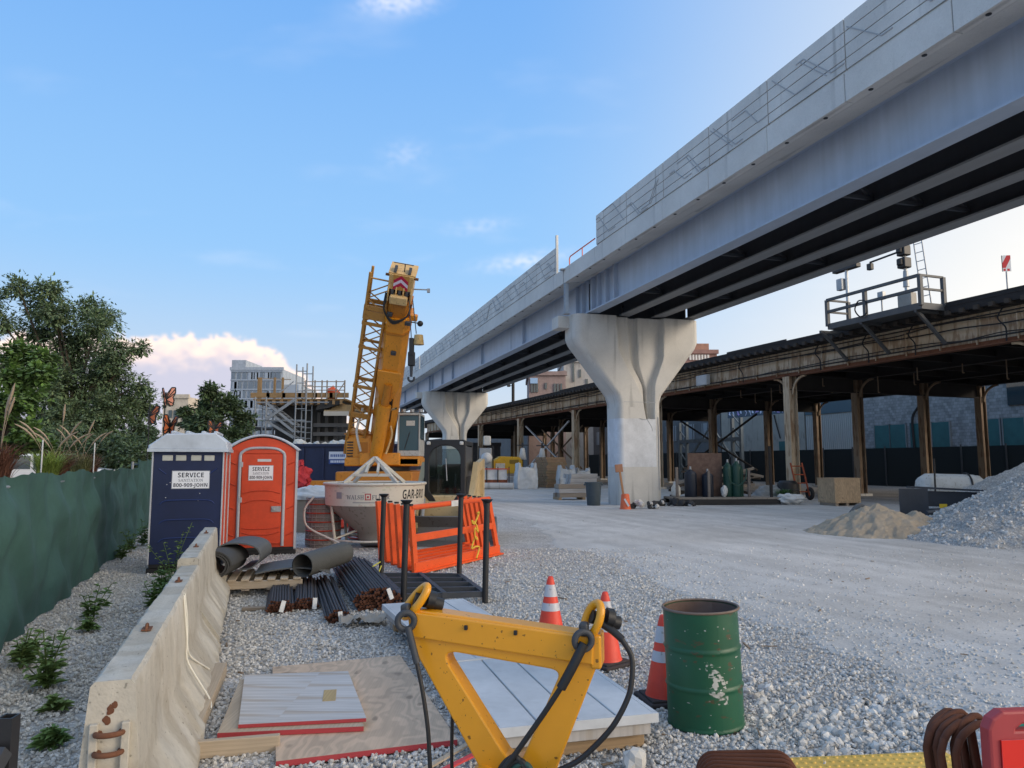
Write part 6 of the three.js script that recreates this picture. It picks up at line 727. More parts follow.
// ---------------------------------------------------------------- plywood and lumber on the ground
{
  const quad = (pts, y0, th) => { // an irregular board with its four corners given on the ground (x, depth)
    const s = new THREE.Shape(pts.map(([x, d]) => new THREE.Vector2(x, d))), g = new THREE.ExtrudeGeometry(s, { depth: th, bevelEnabled: false }); return g.rotateX(-Math.PI / 2).translate(0, y0, 0); };
  const put = (name, label, pts, y0, th, m, edge) => { const cx = pts.reduce((a, p) => a + p[0], 0) / 4, cd = pts.reduce((a, p) => a + p[1], 0) / 4, t = thing(name, label, 'plywood sheet', [cx, y0, -cd], 0, 'plywood sheets'), q = pts.map(([x, d]) => [x - cx, d - cd]); mesh('face', quad(q, 0, th), m, t); const e = quad(q.map(([x, d]) => [x * 0.998, d - 0.002]), 0.001, th * 0.9); if (edge) { const [a, b] = [q[0], q[1]]; mesh('painted_edge', bar(V(a[0], th / 2, -a[1] + 0.003), V(b[0], th / 2, -b[1] + 0.003), 0.006, th * 0.94), edge, t); } return t; };
  put('plywood_sheet', 'large knotty plywood sheet with a red front edge', [[-1.36, 4.50], [-0.34, 4.84], [-1.0, 6.88], [-2.02, 6.50]], 0.006, 0.034, mat.plyPale, mat.redEdge);
  put('plywood_sheet', 'tan plywood sheet with a red edge under the weathered board', [[-1.84, 4.86], [-0.95, 4.98], [-1.27, 6.12], [-2.12, 6.02]], 0.042, 0.030, mat.woodPale, mat.redEdge);
  const w = put('plywood_sheet', 'grey weathered plywood board on top of the stack', [[-1.74, 4.94], [-0.95, 5.06], [-1.31, 6.16], [-2.10, 6.06]], 0.074, 0.022, mat.weatheredX, mat.redEdge);
  mesh('bare_patch', rb(0.09, 0.003, 0.26, 0.22, 0.0235, 0.02, 0.001, 0, 0.2), M([0.58, 0.44, 0.22], 0.8, { map: T.wood }), w, 'long');
  const lum = (label, x0, d0, x1, d1, y, ww, hh, m, dy = 0) => { const L = Math.hypot(x1 - x0, d1 - d0), t = mesh('lumber', rb(ww, hh, L, 0, hh / 2, 0, 0.006), m, scene, 'long'); t.position.set((x0 + x1) / 2, y, -(d0 + d1) / 2); t.rotation.set(dy, Math.atan2(x0 - x1, d1 - d0), 0, 'YXZ'); tag(t, label, 'lumber', 'lumber beside the barrier'); };
  lum('short timber lying across in front of the plywood stack', -2.00, 4.62, -1.42, 4.76, 0.0, 0.05, 0.10, mat.woodPale); lum('pale board leaning on edge beside the barrier', -1.97, 4.72, -2.42, 6.40, 0.0, 0.10, 0.10, mat.woodPale); lum('grey brown timber between pale board and barrier', -2.12, 4.80, -2.50, 6.0, 0.0, 0.13, 0.09, mat.woodGrey);
  const ch = mesh('concrete_chunk', lumps(new THREE.IcosahedronGeometry(0.065, 1), 0.06, 9, 3), mat.concrete, scene); ch.position.set(0.70, 0.05, -4.50); tag(ch, 'broken concrete chunk against the front panel timber', 'concrete chunk');
  for (const [label, pts, m] of [['red plastic lath splinter beside the plywood corner', [[-0.50, 4.30], [-0.16, 4.62]], M([0.62, 0.06, 0.06], 0.7)], ['white splintered lath beside the plywood corner', [[-0.52, 4.42], [-0.22, 4.78]], mat.woodPale]]) { const o = mesh('lath_strip', bar(V(0, 0, 0), V(pts[1][0] - pts[0][0], 0.05, pts[0][1] - pts[1][1]), 0.035, 0.012), m, scene); o.position.set(pts[0][0], 0.012, -pts[0][1]); tag(o, label, 'lath'); }
}
// ---------------------------------------------------------------- pale grooved panels on timber bearers
function groovedPanel(label, x, d, ry, w, l, y, n) {
  const t = thing('grooved_panel', label, 'steel panel', [x, 0, -d], ry, 'grooved panels'), m = M([0.66, 0.68, 0.70], 0.6, { map: T.mottle });
  for (let k = 0; k < n; k++) { const pw = w / n; mesh('plank', rb(pw - 0.012, 0.045, l, -w / 2 + (k + 0.5) * pw, y + 0.022, 0, 0.006), m, t); } mesh('edge_frame', [bx(0.03, 0.055, l, -w / 2 - 0.01, y + 0.016, 0), bx(0.03, 0.055, l, w / 2 + 0.01, y + 0.016, 0), bx(w + 0.05, 0.055, 0.03, 0, y + 0.016, l / 2 + 0.012), bx(w + 0.05, 0.055, 0.03, 0, y + 0.016, -l / 2 - 0.012)], m, t);
  mesh('core_board', rb(w - 0.02, 0.075, l - 0.02, 0, y - 0.052, 0, 0.006), mat.weathered, t); for (const z of [l * 0.42, -l * 0.42]) mesh('bearer', rb(w * 0.92, y - 0.09, 0.10, 0.02, (y - 0.09) / 2, z, 0.008), mat.wood, t, 'long');
}
groovedPanel('front pale grooved panel on timbers behind the yellow lifting frame', 0.17, 5.42, 0.27, 0.98, 1.66, 0.19, 4);
groovedPanel('rear pale grooved panel lying behind the front one', -0.52, 7.20, 0.37, 0.86, 2.45, 0.20, 4);
// ---------------------------------------------------------------- yellow lifting frame in the foreground
{
  const t = thing('lifting_yoke', 'yellow triangular lifting frame with black hoses in the foreground', 'lifting frame', [0.0, 0, -3.05], -0.22);
  const outer = new THREE.Shape([[-0.415, 1.135], [-0.39, 1.155], [0.305, 1.09], [0.33, 1.07], [0.335, 0.985], [0.155, 0.54], [0.16, 0.30], [-0.11, 0.30], [-0.10, 0.56], [-0.40, 1.03]].map((p) => new THREE.Vector2(...p))), hole = new THREE.Path(); hole.moveTo(-0.215, 1.01); hole.quadraticCurveTo(-0.285, 1.01, -0.25, 0.95); hole.lineTo(-0.02, 0.625); hole.quadraticCurveTo(0.025, 0.585, 0.06, 0.625); hole.lineTo(0.195, 0.92); hole.quadraticCurveTo(0.215, 0.965, 0.15, 0.97); hole.closePath(); outer.holes.push(hole);
  const f = mesh('frame_plate', new THREE.ExtrudeGeometry(outer, { depth: 0.085, bevelSize: 0.007, bevelThickness: 0.007, bevelSegments: 2, curveSegments: 8 }).translate(0, 0, -0.04), mat.yoke, t);
  mesh('top_beam', new THREE.ExtrudeGeometry(new THREE.Shape([[-0.40, 1.062], [-0.395, 1.148], [0.305, 1.086], [0.325, 1.06], [0.322, 0.995]].map((p) => new THREE.Vector2(...p))), { depth: 0.11, bevelSize: 0.006, bevelThickness: 0.006, bevelSegments: 2 }).translate(0, 0, -0.05), mat.yoke, t); mesh('beam_end_cap', rb(0.045, 0.13, 0.12, 0.338, 1.035, 0.0, 0.012), mat.yoke, t);
  for (const [x, y] of [[-0.17, 1.105], [0.03, 1.095]]) mesh('lug', rb(0.014, 0.018, 0.012, x, y, 0.071, 0.003), mat.black, t);
  mesh('pedestal', [rb(0.36, 0.07, 0.36, 0.02, 0.035, 0, 0.01), rb(0.14, 0.26, 0.12, 0.02, 0.19, 0, 0.01)], mat.yoke, t); mesh('pivot_tube', xf(cyl(0.055, 0.055, 0.24, 0, -0.12, 0, 24), -0.10, 0.535, 0.06, Math.PI / 2, 0, 0), mat.yoke, t);
  for (const [x, y, s, tilt] of [[-0.395, 1.19, -1, -0.55], [0.325, 1.15, 1, -0.25]]) {
    const ring = []; for (let k = 0; k < 16; k++) { const a = k / 16 * 6.283; ring.push(V(x + 0.028 * Math.cos(a) + tilt * 0.085 * -Math.sin(a) * 1, y + 0.062 * Math.sin(a), 0.03 + 0.03 * Math.cos(a))); } const lk = mesh('lifting_link', path(ring, 0.0165, 48, 10, true), mat.yoke, t);
    mesh('shackle_pin', [xf(cyl(0.026, 0.026, 0.12, 0, -0.06, 0, 14), x + 0.045, y - 0.005, 0.0, 0.3, 0.4, 1.3), xf(cyl(0.036, 0.036, 0.03, 0, 0, 0, 6), x + 0.075, y + 0.004, 0.012, 0.3, 0.4, 1.3)], mat.black, lk); mesh('shackle_eye', [xf(new THREE.TorusGeometry(0.033, 0.013, 8, 20), x - 0.02 + (s > 0 ? -0.01 : 0), y - 0.068, 0.085, 0, 0.4, 0), rb(0.035, 0.05, 0.05, x - 0.03, y - 0.03, 0.06, 0.01)], mat.darkSteel, lk);
  }
  const hose = (name, pts, r, m = mat.black) => mesh(name, path(pts.map((p) => V(...p)), r, 60, 9), m, t);
  hose('hose_sleeve', [[-0.40, 1.10, 0.10], [-0.375, 1.03, 0.11], [-0.355, 0.97, 0.115]], 0.014, mat.darkSteel); hose('black_hose', [[-0.36, 0.985, 0.115], [-0.33, 0.87, 0.12], [-0.305, 0.72, 0.12], [-0.295, 0.50, 0.10], [-0.27, 0.25, 0.05], [-0.15, 0.12, 0.0]], 0.0085); hose('black_hose', [[-0.27, 0.98, -0.06], [-0.262, 0.80, -0.06], [-0.258, 0.5, -0.05], [-0.2, 0.2, -0.04]], 0.0075);
  hose('hose_sleeve', [[0.30, 1.075, 0.10], [0.262, 1.0, 0.115], [0.215, 0.915, 0.125]], 0.0185); hose('black_hose', [[0.22, 0.925, 0.125], [0.15, 0.82, 0.13], [0.05, 0.68, 0.135], [-0.03, 0.57, 0.14], [-0.07, 0.42, 0.12], [-0.05, 0.2, 0.09]], 0.0105);
  hose('hose_sleeve', [[0.345, 1.145, 0.03], [0.40, 1.115, 0.04], [0.44, 1.085, 0.05]], 0.0145); hose('black_hose', [[0.435, 1.09, 0.05], [0.475, 1.02, 0.06], [0.465, 0.90, 0.08], [0.40, 0.78, 0.10], [0.28, 0.66, 0.11], [0.14, 0.585, 0.12], [0.05, 0.50, 0.12]], 0.0105);
  for (let k = 0; k < 3; k++) hose('coiled_hose', [[-0.05 + 0.02 * k, 0.42, 0.10], [-0.02 + 0.022 * k, 0.60, 0.12], [0.04 + 0.02 * k, 0.655 - 0.012 * k, 0.12], [0.085 + 0.012 * k, 0.58, 0.12], [0.08 + 0.01 * k, 0.40, 0.10]], 0.011, k === 2 ? M([0.02, 0.07, 0.06], 0.6) : mat.black);
}
// ---------------------------------------------------------------- traffic cones and drum
{
  const R = (y) => mix(0.145, 0.027, y / 0.62);
  const build = (label, x, d, ry) => { const t = thing('traffic_cone', label, 'traffic cone', [x, 0, -d], ry, 'traffic cones'); mesh('base', [rb(0.36, 0.032, 0.36, 0, 0.018, 0, 0.014), rb(0.3, 0.02, 0.3, 0, 0.04, 0, 0.01)], M([0.055, 0.045, 0.045], 0.85, { map: T.mottle }), t); mesh('body', lathe([[0.145, 0.045], [0.135, 0.07], [R(0.56), 0.57], [0.027, 0.61], [0.02, 0.622], [0.0, 0.622]], 28), mat.cone, t); for (const [a, b] of [[0.42, 0.535], [0.285, 0.36]]) mesh('reflective_collar', cyl(R(a) + 0.004, R(b) + 0.004, b - a, 0, a + 0.01, 0, 28, true), M([0.62, 0.62, 0.66], 0.35, { map: T.scuff }), t); return t; };
  build('traffic cone just left of the green drum', 1.13, 5.72, 0.2); build('traffic cone behind the right end of the yellow lifting frame', 0.82, 6.72, 0.7); build('traffic cone farthest back, above the lifting frame beam', 0.385, 7.62, 0.4);
  const t = thing('steel_drum', 'open green steel drum with scraped white paint', 'drum', [1.315, 0, -5.26], 0.2), r = 0.252, H = 0.765, paint = tex(1024, 1, (u, v) => { const a = tf(u, v, 7, 5, 3), f = tf(u, v, 44, 3, 8); let c = mix3([0.008, 0.078, 0.038], [0.012, 0.105, 0.052], a); const du = (u - 0.485) * 1.68, dv = (v - 0.40) * 0.765 , ax = du * 0.92 + dv * 0.38, ay = dv * 0.92 - du * 0.38; const sc = sm(0.55, 0.62, 1.0 - Math.abs(ax) / 0.15 - Math.abs(ay) / 0.42 + 0.5 * (tf(u, v, 16, 5, 5) - 0.5)); c = mix3(c, [0.50, 0.50, 0.47], sc * sm(0.44, 0.52, f) * sm(0.30, 0.42, tf(u, v, 24, 4, 11))); const sp = sm(0.80, 0.84, tf(u, v, 36, 3, 6)) ; c = mix3(c, [0.42, 0.42, 0.38], sp); const ru = sm(0.70, 0.8, tf(u, v, 20, 4, 2)); return mix3(c, [0.10, 0.05, 0.025], ru * 0.7); }); paint.repeat.set(1, 1);
  const prof = [[r - 0.006, 0.012], [r + 0.003, 0.0], [r + 0.006, 0.012], [r, 0.022]]; for (let k = 1; k <= 60; k++) { const y = 0.022 + (H - 0.03) * k / 60; let q = r; for (const b of [0.265, 0.51]) { const e = Math.abs(y - b) / 0.014; if (e < 1) q += 0.010 * (0.5 + 0.5 * Math.cos(e * Math.PI)); } prof.push([q, y]); }
  const g = lathe(prof, 72); { const uv = g.attributes.uv, p = g.attributes.position; for (let i = 0; i < p.count; i++) { const a = Math.atan2(p.getX(i), p.getZ(i)); uv.setXY(i, uv.getX(i), p.getY(i) / H); const y = p.getY(i); const dent = 1 - 0.03 * sm(0.3, 0.75, y) * Math.exp(-Math.pow((a - 0.9) / 0.5, 2)) - 0.012 * Math.max(0, N3(Math.sin(a) * 1.5, y * 3, Math.cos(a) * 1.5)); p.setX(i, p.getX(i) * dent); p.setZ(i, p.getZ(i) * dent); } for (let i = 0; i < uv.count; i++) uv.setX(i, (uv.getX(i) + 0.5) % 1.0001); g.computeVertexNormals(); }
  const m = M([1, 1, 1], 0.42, { map: paint, side: THREE.DoubleSide }); mesh('shell', g, m, t, 'keep'); mesh('top_rim', xf(new THREE.TorusGeometry(r + 0.001, 0.009, 8, 72), 0, H, 0, Math.PI / 2), M([0.24, 0.21, 0.19], 0.6, { map: T.rust }), t); mesh('inner_wall', cyl(r - 0.012, r - 0.012, H - 0.03, 0, 0.02, 0, 48, true), M([0.20, 0.16, 0.15], 0.8, { map: T.rust, side: THREE.DoubleSide }), t); mesh('bottom_plate', cyl(r - 0.01, r - 0.01, 0.01, 0, 0.02, 0, 40), mat.rust, t);
  t.rotation.z = 0.028; t.position.y = 0.004;
}
// ---------------------------------------------------------------- bent rebar stirrups, striped board, yellow mat, black frame
{
  const rm = M([0.14, 0.055, 0.028], 0.9, { map: T.rust }), loop = (w, h, r) => { const k = 0.07, pts = []; const arc = (cx, cy, a0) => { for (let i = 0; i <= 5; i++) { const a = a0 + i / 5 * Math.PI / 2; pts.push(V(cx + k * Math.cos(a), cy + k * Math.sin(a), 0)); } }; arc(w / 2 - k, h - k, 0); arc(-w / 2 + k, h - k, Math.PI / 2); arc(-w / 2 + k, k, Math.PI); arc(w / 2 - k, k, Math.PI * 1.5); return new THREE.TubeGeometry(new THREE.CatmullRomCurve3(pts, true, 'catmullrom', 0.15), 90, r, 8, true); };
  const t = thing('stirrup_bundle', 'upright bundle of rusty bent rebar loops beside the striped board', 'rebar loops', [1.50, 0, -2.46], 0.6); t.scale.y = 0.90; const g = loop(0.20, 1.10, 0.0115); for (let k = 0; k < 8; k++) { const o = mesh('rebar_loop', g.clone(), rm, t); o.position.set(-0.004 * k, 0, -0.05 + 0.013 * k); o.rotation.set(0.02 * Math.sin(k * 2), 0.03 * Math.cos(k * 3), 0.03 * Math.sin(k * 1.3) + 0.17); } mesh('green_tie', [xf(lumps(new THREE.BoxGeometry(0.035, 0.17, 0.025, 2, 6, 2), 0.02, 14, 2), 0.03, 0.98, 0.10, 0.2, 0, 0.35)], M([0.01, 0.22, 0.13], 0.6), t); mesh('tie_wire', path([V(-0.15, 0.80, 0.05), V(-0.24, 0.79, 0.06), V(-0.30, 0.765, 0.06)], 0.003, 12, 5), mat.black, t);
  const u = thing('stirrup_bundle', 'leaning bundle of rusty bent rebar loops at the bottom edge', 'rebar loops', [0.93, 0, -3.05], -0.12); const g2 = loop(0.40, 0.53, 0.0115); for (let k = 0; k < 7; k++) { const o = mesh('rebar_loop', g2.clone(), rm, u); o.position.set(0.012 * k, 0, 0.10 - 0.045 * k); o.rotation.set(-0.30 - 0.02 * k, 0.05 * Math.sin(k), 0.02 * k - 0.06); }
  const b = thing('striped_board', 'red handled striped channelizing board at the right edge', 'channelizer', [1.49, 0, -2.15], 0.1), rd = M([0.50, 0.055, 0.06], 0.5, { map: T.mottle }); const o = new THREE.Shape([[-0.19, 0.06], [0.19, 0.06], [0.19, 1.075], [0.178, 1.10], [0.15, 1.118], [-0.15, 1.118], [-0.178, 1.10], [-0.19, 1.075]].map((p) => new THREE.Vector2(...p))), h = new THREE.Path([[-0.125, 1.064], [0.125, 1.064], [0.125, 1.08], [0.10, 1.096], [-0.10, 1.096], [-0.125, 1.08]].map((p) => new THREE.Vector2(...p))); o.holes.push(h);
  mesh('board', new THREE.ExtrudeGeometry(o, { depth: 0.024, bevelSize: 0.008, bevelThickness: 0.008, bevelSegments: 2 }).translate(0, 0, -0.012), rd, b); const st = canvasTex(256, 640, (c) => { c.fillStyle = '#a9b2c8'; c.fillRect(0, 0, 256, 640); c.fillStyle = '#dc2413'; for (const y of [-10, 420]) { c.beginPath(); c.moveTo(0, y + 110); c.lineTo(256, y - 210); c.lineTo(256, y + 10); c.lineTo(0, y + 330); c.fill(); } c.fillRect(0, 0, 140, 130); }); mesh('reflective_sheet', face(0.335, 0.955, 0, 0.572, 0.0235), M([1, 1, 1], 0.4, { map: st }), b, 'keep'); mesh('foot', rb(0.5, 0.08, 0.5, 0, 0.04, 0, 0.02), mat.black, b); b.scale.y = 0.955; mesh('bolt', xf(cyl(0.014, 0.014, 0.06, 0, -0.03, 0, 10), 0, 1.106, 0, Math.PI / 2), mat.white, b);
  const y = thing('tactile_mat', 'yellow bumpy tactile mat lying at the bottom edge', 'mat', [1.95, 0.004, -4.22], 0.10), ym = M([0.84, 0.55, 0.12], 0.7, { map: T.mottle }); mesh('sheet', rb(1.35, 0.03, 0.75, 0, 0.02, 0, 0.008), ym, y); const bump = mesh('bump', cyl(0.014, 0.009, 0.007, -0.63, 0.035, -0.34, 8), ym, y); for (let i = 0; i < 24; i++) for (let k = 0; k < 12; k++) if (i + k) share(bump, 'bump', y, i * 0.055, 0, k * 0.06);
  const f = thing('tube_stand', 'black square tube steel frame at the bottom left corner', 'steel frame', [-1.70, 0, -2.62], 0.1); mesh('upright', [bx(0.05, 0.90, 0.006, 0, 0.45, 0.024), bx(0.05, 0.9, 0.006, 0, 0.45, -0.024), bx(0.006, 0.9, 0.042, 0.022, 0.45, 0), bx(0.006, 0.9, 0.042, -0.022, 0.45, 0)], mat.black, f); mesh('cross_tube', rb(0.6, 0.05, 0.05, -0.326, 0.80, 0, 0.005), mat.black, f); mesh('brace_tube', bar(V(0.0, 0.80, 0.03), V(-0.05, 0.45, 0.38), 0.05, 0.05), mat.darkSteel, f); mesh('foot', rb(0.8, 0.05, 0.5, -0.3, 0.025, 0.1, 0.005), mat.black, f); for (const x of [-0.6]) mesh('upright', rb(0.05, 0.88, 0.05, x, 0.44, 0, 0.004), mat.black, f);
}
// ---------------------------------------------------------------- under and behind the old viaduct
{
  const stone = M([0.34, 0.33, 0.32], 0.95, { map: tex(512, 5.2, (u, v) => { const row = Math.floor(v * 22), x = u * 17 + (row % 2) * 0.5 + 0.3 * tn(row, 3, 64, 2), c = tn(Math.floor(x) * 3.7 + 0.5, row * 2.3 + 0.5, 64, 4), fx = x % 1, fy = (v * 22) % 1, j = Math.min(sm(0, 0.10, fx), sm(1, 0.9, fx), sm(0, 0.16, fy), sm(1, 0.84, fy)), n = tf(u, v, 12, 5); return (0.55 + 0.5 * c + 0.5 * (n - 0.5)) * mix(0.75, 1, j); }) }), teal = M([0.03, 0.13, 0.13], 0.6, { map: T.mottle }), p = 51.2;
  const bld = (label, s0, s1, h, m, parts) => { const t = thing('yard_building', label, 'building', BW((s0 + s1) / 2, p), angB, 'buildings beyond the old viaduct'), L = s1 - s0; mesh('wall', bx(6, h, L, 3, h / 2, 0), m, t); mesh('roof', bx(6.3, 0.25, L, 3, h + 0.13, 0), mat.darkSteel, t); parts(t, (s) => -(s - (s0 + s1) / 2)); return t; };
  bld('grey stone walled building with teal doors behind the viaduct columns', 6, 50.4, 8.4, stone, (t, z) => { for (const s of [48.2, 46.6, 44.6, 42.6, 38.6, 36.8, 33.5]) { const d = mesh('door', bx(0.10, 2.1, 1.5, -0.06, 3.85, z(s)), teal, t); mesh('door_frame', [bx(0.14, 2.2, 0.08, -0.07, 3.88, z(s) + 0.8), bx(0.14, 2.2, 0.08, -0.07, 3.88, z(s) - 0.8)], M([0.20, 0.21, 0.21], 0.7), d); } mesh('drain_pipe', path([V(-0.2, 7.4, z(43.8)), V(-0.2, 6.6, z(44)), V(-0.2, 5.4, z(45)), V(-0.2, 3, z(45))], 0.10, 20, 7), mat.oldDark, t); mesh('eave_beam', bx(0.2, 0.45, 40, -0.12, 8.0, 0), M([0.10, 0.14, 0.17], 0.7, { map: T.mottle }), t); for (const s of [30, 33, 36]) mesh('window', bx(0.12, 1.6, 2.2, -0.07, 6.6, z(s)), mat.darkGlass, t); });
  bld('pale ribbed metal shed between stone wall and tan wall', 50.6, 57.2, 7.6, M([0.42, 0.41, 0.38], 0.6, { map: T.steel }), (t, z) => { const r = mesh('rib', bx(0.06, 6.2, 0.09, -0.03, 3.1, z(50.8)), M([0.46, 0.45, 0.42], 0.6), t); for (let k = 1; k < 27; k++) share(r, 'rib', t, 0, 0, -k * 0.24); mesh('top_band', bx(0.12, 1.2, 6.5, -0.07, 6.9, 0), M([0.07, 0.11, 0.13], 0.7), t); });
  const graf = canvasTex(1024, 128, (c) => { c.clearRect(0, 0, 1024, 128); c.fillStyle = '#55606a'; c.fillRect(0, 0, 1024, 128); const r = rng(14); c.lineCap = 'round'; c.lineJoin = 'round'; for (let k = 0; k < 17; k++) { const x = 20 + k * 58; for (const [w, col] of [[17, '#2a2f52'], [9, k % 5 === 2 ? '#b9a3d8' : '#d9dcea']]) { const q = rng(100 + k); c.strokeStyle = col; c.lineWidth = w; c.beginPath(); c.moveTo(x + q() * 20, 20 + q() * 20); for (let i = 0; i < 4; i++) c.quadraticCurveTo(x + q() * 56, 10 + q() * 108, x + q() * 52, 16 + q() * 96); c.stroke(); } } });
  bld('tan plastered wall with a strip of graffiti lettering near its top', 57.4, 70.5, 8.4, M([0.42, 0.39, 0.34], 0.9, { map: T.concrete }), (t, z) => { const g = new THREE.PlaneGeometry(11.5, 0.95).rotateY(-Math.PI / 2).translate(-0.012, 7.15, 0.4); mesh('graffiti', g, M([1, 1, 1], 0.8, { map: graf }), t, 'keep'); mesh('green_door', bx(0.08, 1.4, 2.0, -0.05, 3.2, z(60)), teal, t); mesh('wall_conduit', path([V(-0.08, 6.6, z(61.6)), V(-0.1, 5.4, z(61.2)), V(-0.08, 4.2, z(60.8))], 0.06, 12, 6), mat.oldDark, t); mesh('wall_base', bx(0.06, 3.0, 12.9, -0.035, 1.5, 0), M([0.13, 0.125, 0.12], 0.9, { map: T.mottle }), t); });
  bld('dark row of garages with barred windows behind the near pier', 70.7, 330, 8.0, M([0.15, 0.155, 0.16], 0.85, { map: T.concrete }), (t, z) => { for (let k = 0; k < 12; k++) { const s = 73 + k * 3.9, w = mesh('window', bx(0.10, 1.9, 2.3, -0.06, 5.4, z(s)), M([0.25, 0.28, 0.30], 0.3), t); for (let q = 0; q < 3; q++) mesh('mullion', bx(0.13, 1.9, 0.08, -0.07, 5.4, z(s) - 0.9 + q * 0.9), mat.black, w); mesh('garage_door', bx(0.1, 2.8, 2.9, -0.06, 1.4, z(s)), M([0.09, 0.10, 0.11], 0.8, { map: T.mottle }), t); } });
  const f = thing('dark_screen_fence', 'dark green screened fence under the old viaduct', 'fence', BW(18, 46.2), angB), L = 76; for (let k = 0; k <= 24; k++) mesh('post', rod(V(-0.06, 0, -k * L / 24), V(-0.06, 3.0, -k * L / 24), 0.05, 8), mat.darkSteel, f); for (let k = 0; k < 24; k++) mesh('screen', bx(0.02, 2.85, L / 24 - 0.06, 0, 1.45, -(k + 0.5) * L / 24), M([0.010, 0.018, 0.022], 0.85, { map: T.weave }), f);
  // steel bracing tower between, seen past the pier
  const tw = thing('lattice_tower', 'blue grey steel lattice trestle under the viaduct behind the near pier', 'trestle', BW(58, 44.3), angB), gm = M([0.16, 0.20, 0.23], 0.6, { map: T.mottle }); for (const z of [0, -1.3, -9, -10.3]) mesh('leg', bx(0.28, 6.0, 0.28, 0, 3.0, z), gm, tw); for (let k = 0; k < 5; k++) for (const z of [0, -9]) { mesh('lacing', bar(V(0, 0.6 + k * 1.15, z), V(0, 1.75 + k * 1.15, z - 1.3), 0.09, 0.09), gm, tw); } mesh('brace', bar(V(0, 2.2, -1.4), V(0, 5.4, -4.6), 0.15, 0.15), gm, tw); mesh('brace', bar(V(0.15, 2.0, -9), V(0.15, 5.4, -5), 0.15, 0.15), gm, tw); mesh('cross_member', bx(0.25, 0.35, 10.5, 0, 4.0, -5.15), gm, tw);
}
// far buildings over the decks
function block(name, label, x0, x1, y1, d, depth, m, wins, extra) { const t = thing(name, label, 'building', [(x0 + x1) / 2, 0, -d], 0, 'distant buildings'), w = x1 - x0; mesh('wall', bx(w, y1, depth, 0, y1 / 2, -depth / 2), m, t); mesh('parapet', [bx(w + 0.4, 0.6, 0.5, 0, y1 + 0.1, 0.05), bx(0.5, 0.6, depth, -w / 2, y1 + 0.1, -depth / 2)], m, t); for (const [x, y, ww, hh, mm] of wins) { const q = mesh('window', bx(ww, hh, 0.2, x - (x0 + x1) / 2, y, 0.06), mm ?? mat.darkGlass, t); if (ww > 0.9) mesh('sill', bx(ww + 0.2, 0.15, 0.3, x - (x0 + x1) / 2, y - hh / 2 - 0.1, 0.1), m, q); } extra?.(t, (x0 + x1) / 2); return t; }
{
  const d = 110, u = d / 745, X = (px) => (px - 512) * u, Y = (py) => 1.75 + (463 - py) * u, brick = M([0.34, 0.25, 0.23], 0.9, { map: T.mottle }), grey = M([0.46, 0.45, 0.44], 0.9, { map: T.concrete }), red = M([0.34, 0.19, 0.16], 0.9, { map: T.mottle });
  const w = []; for (const px of [532, 534.7, 537.3, 555, 558, 561.5]) w.push([X(px), Y(388), 0.28, 1.3]); w.push([X(546), Y(386), 0.3, 0.9]);
  block('brick_building', 'brown brick building with narrow windows over the old viaduct', X(529), X(566), Y(374), d, 14, brick, w, (t, c) => { mesh('billboard', bx(1.1, 0.8, 0.3, X(534) - c, Y(381), 0.3), M([0.30, 0.45, 0.65], 0.6), t); mesh('upper_storey', poly([[X(529) - c, Y(374)], [X(566) - c, Y(374)], [X(566) - c, Y(370)], [X(545) - c, Y(372.5)]], 12, 0, -6.2), brick, t); });
  block('tower_block', 'grey concrete block left of the near pier above the old viaduct', X(566), X(604), Y(357), d + 4, 12, grey, [[X(576), Y(368), 0.3, 3.2], [X(583), Y(370), 0.3, 1.2], [X(590), Y(380), 0.3, 1.2]]);
  block('brick_building', 'red brick building with pale lettered band right of the pier', X(686), X(719), Y(352), d, 10, red, [], (t, c) => { mesh('roof_house', bx(X(712) - X(694), 1.4, 5, X(703) - c, Y(347), -3), M([0.45, 0.24, 0.17], 0.9, { map: T.mottle }), t); for (let k = 0; k < 7; k++) mesh('pale_letter_bar', bx(0.28, 0.8, 0.1, X(692 + k * 3) - c, Y(357), 0.1), M([0.7, 0.66, 0.62], 0.7), t); });
  block('low_building', 'long low brown roofline behind the old viaduct deck', X(716), X(790), Y(349.5), d + 12, 12, M([0.36, 0.30, 0.26], 0.9, { map: T.mottle }), []);
}
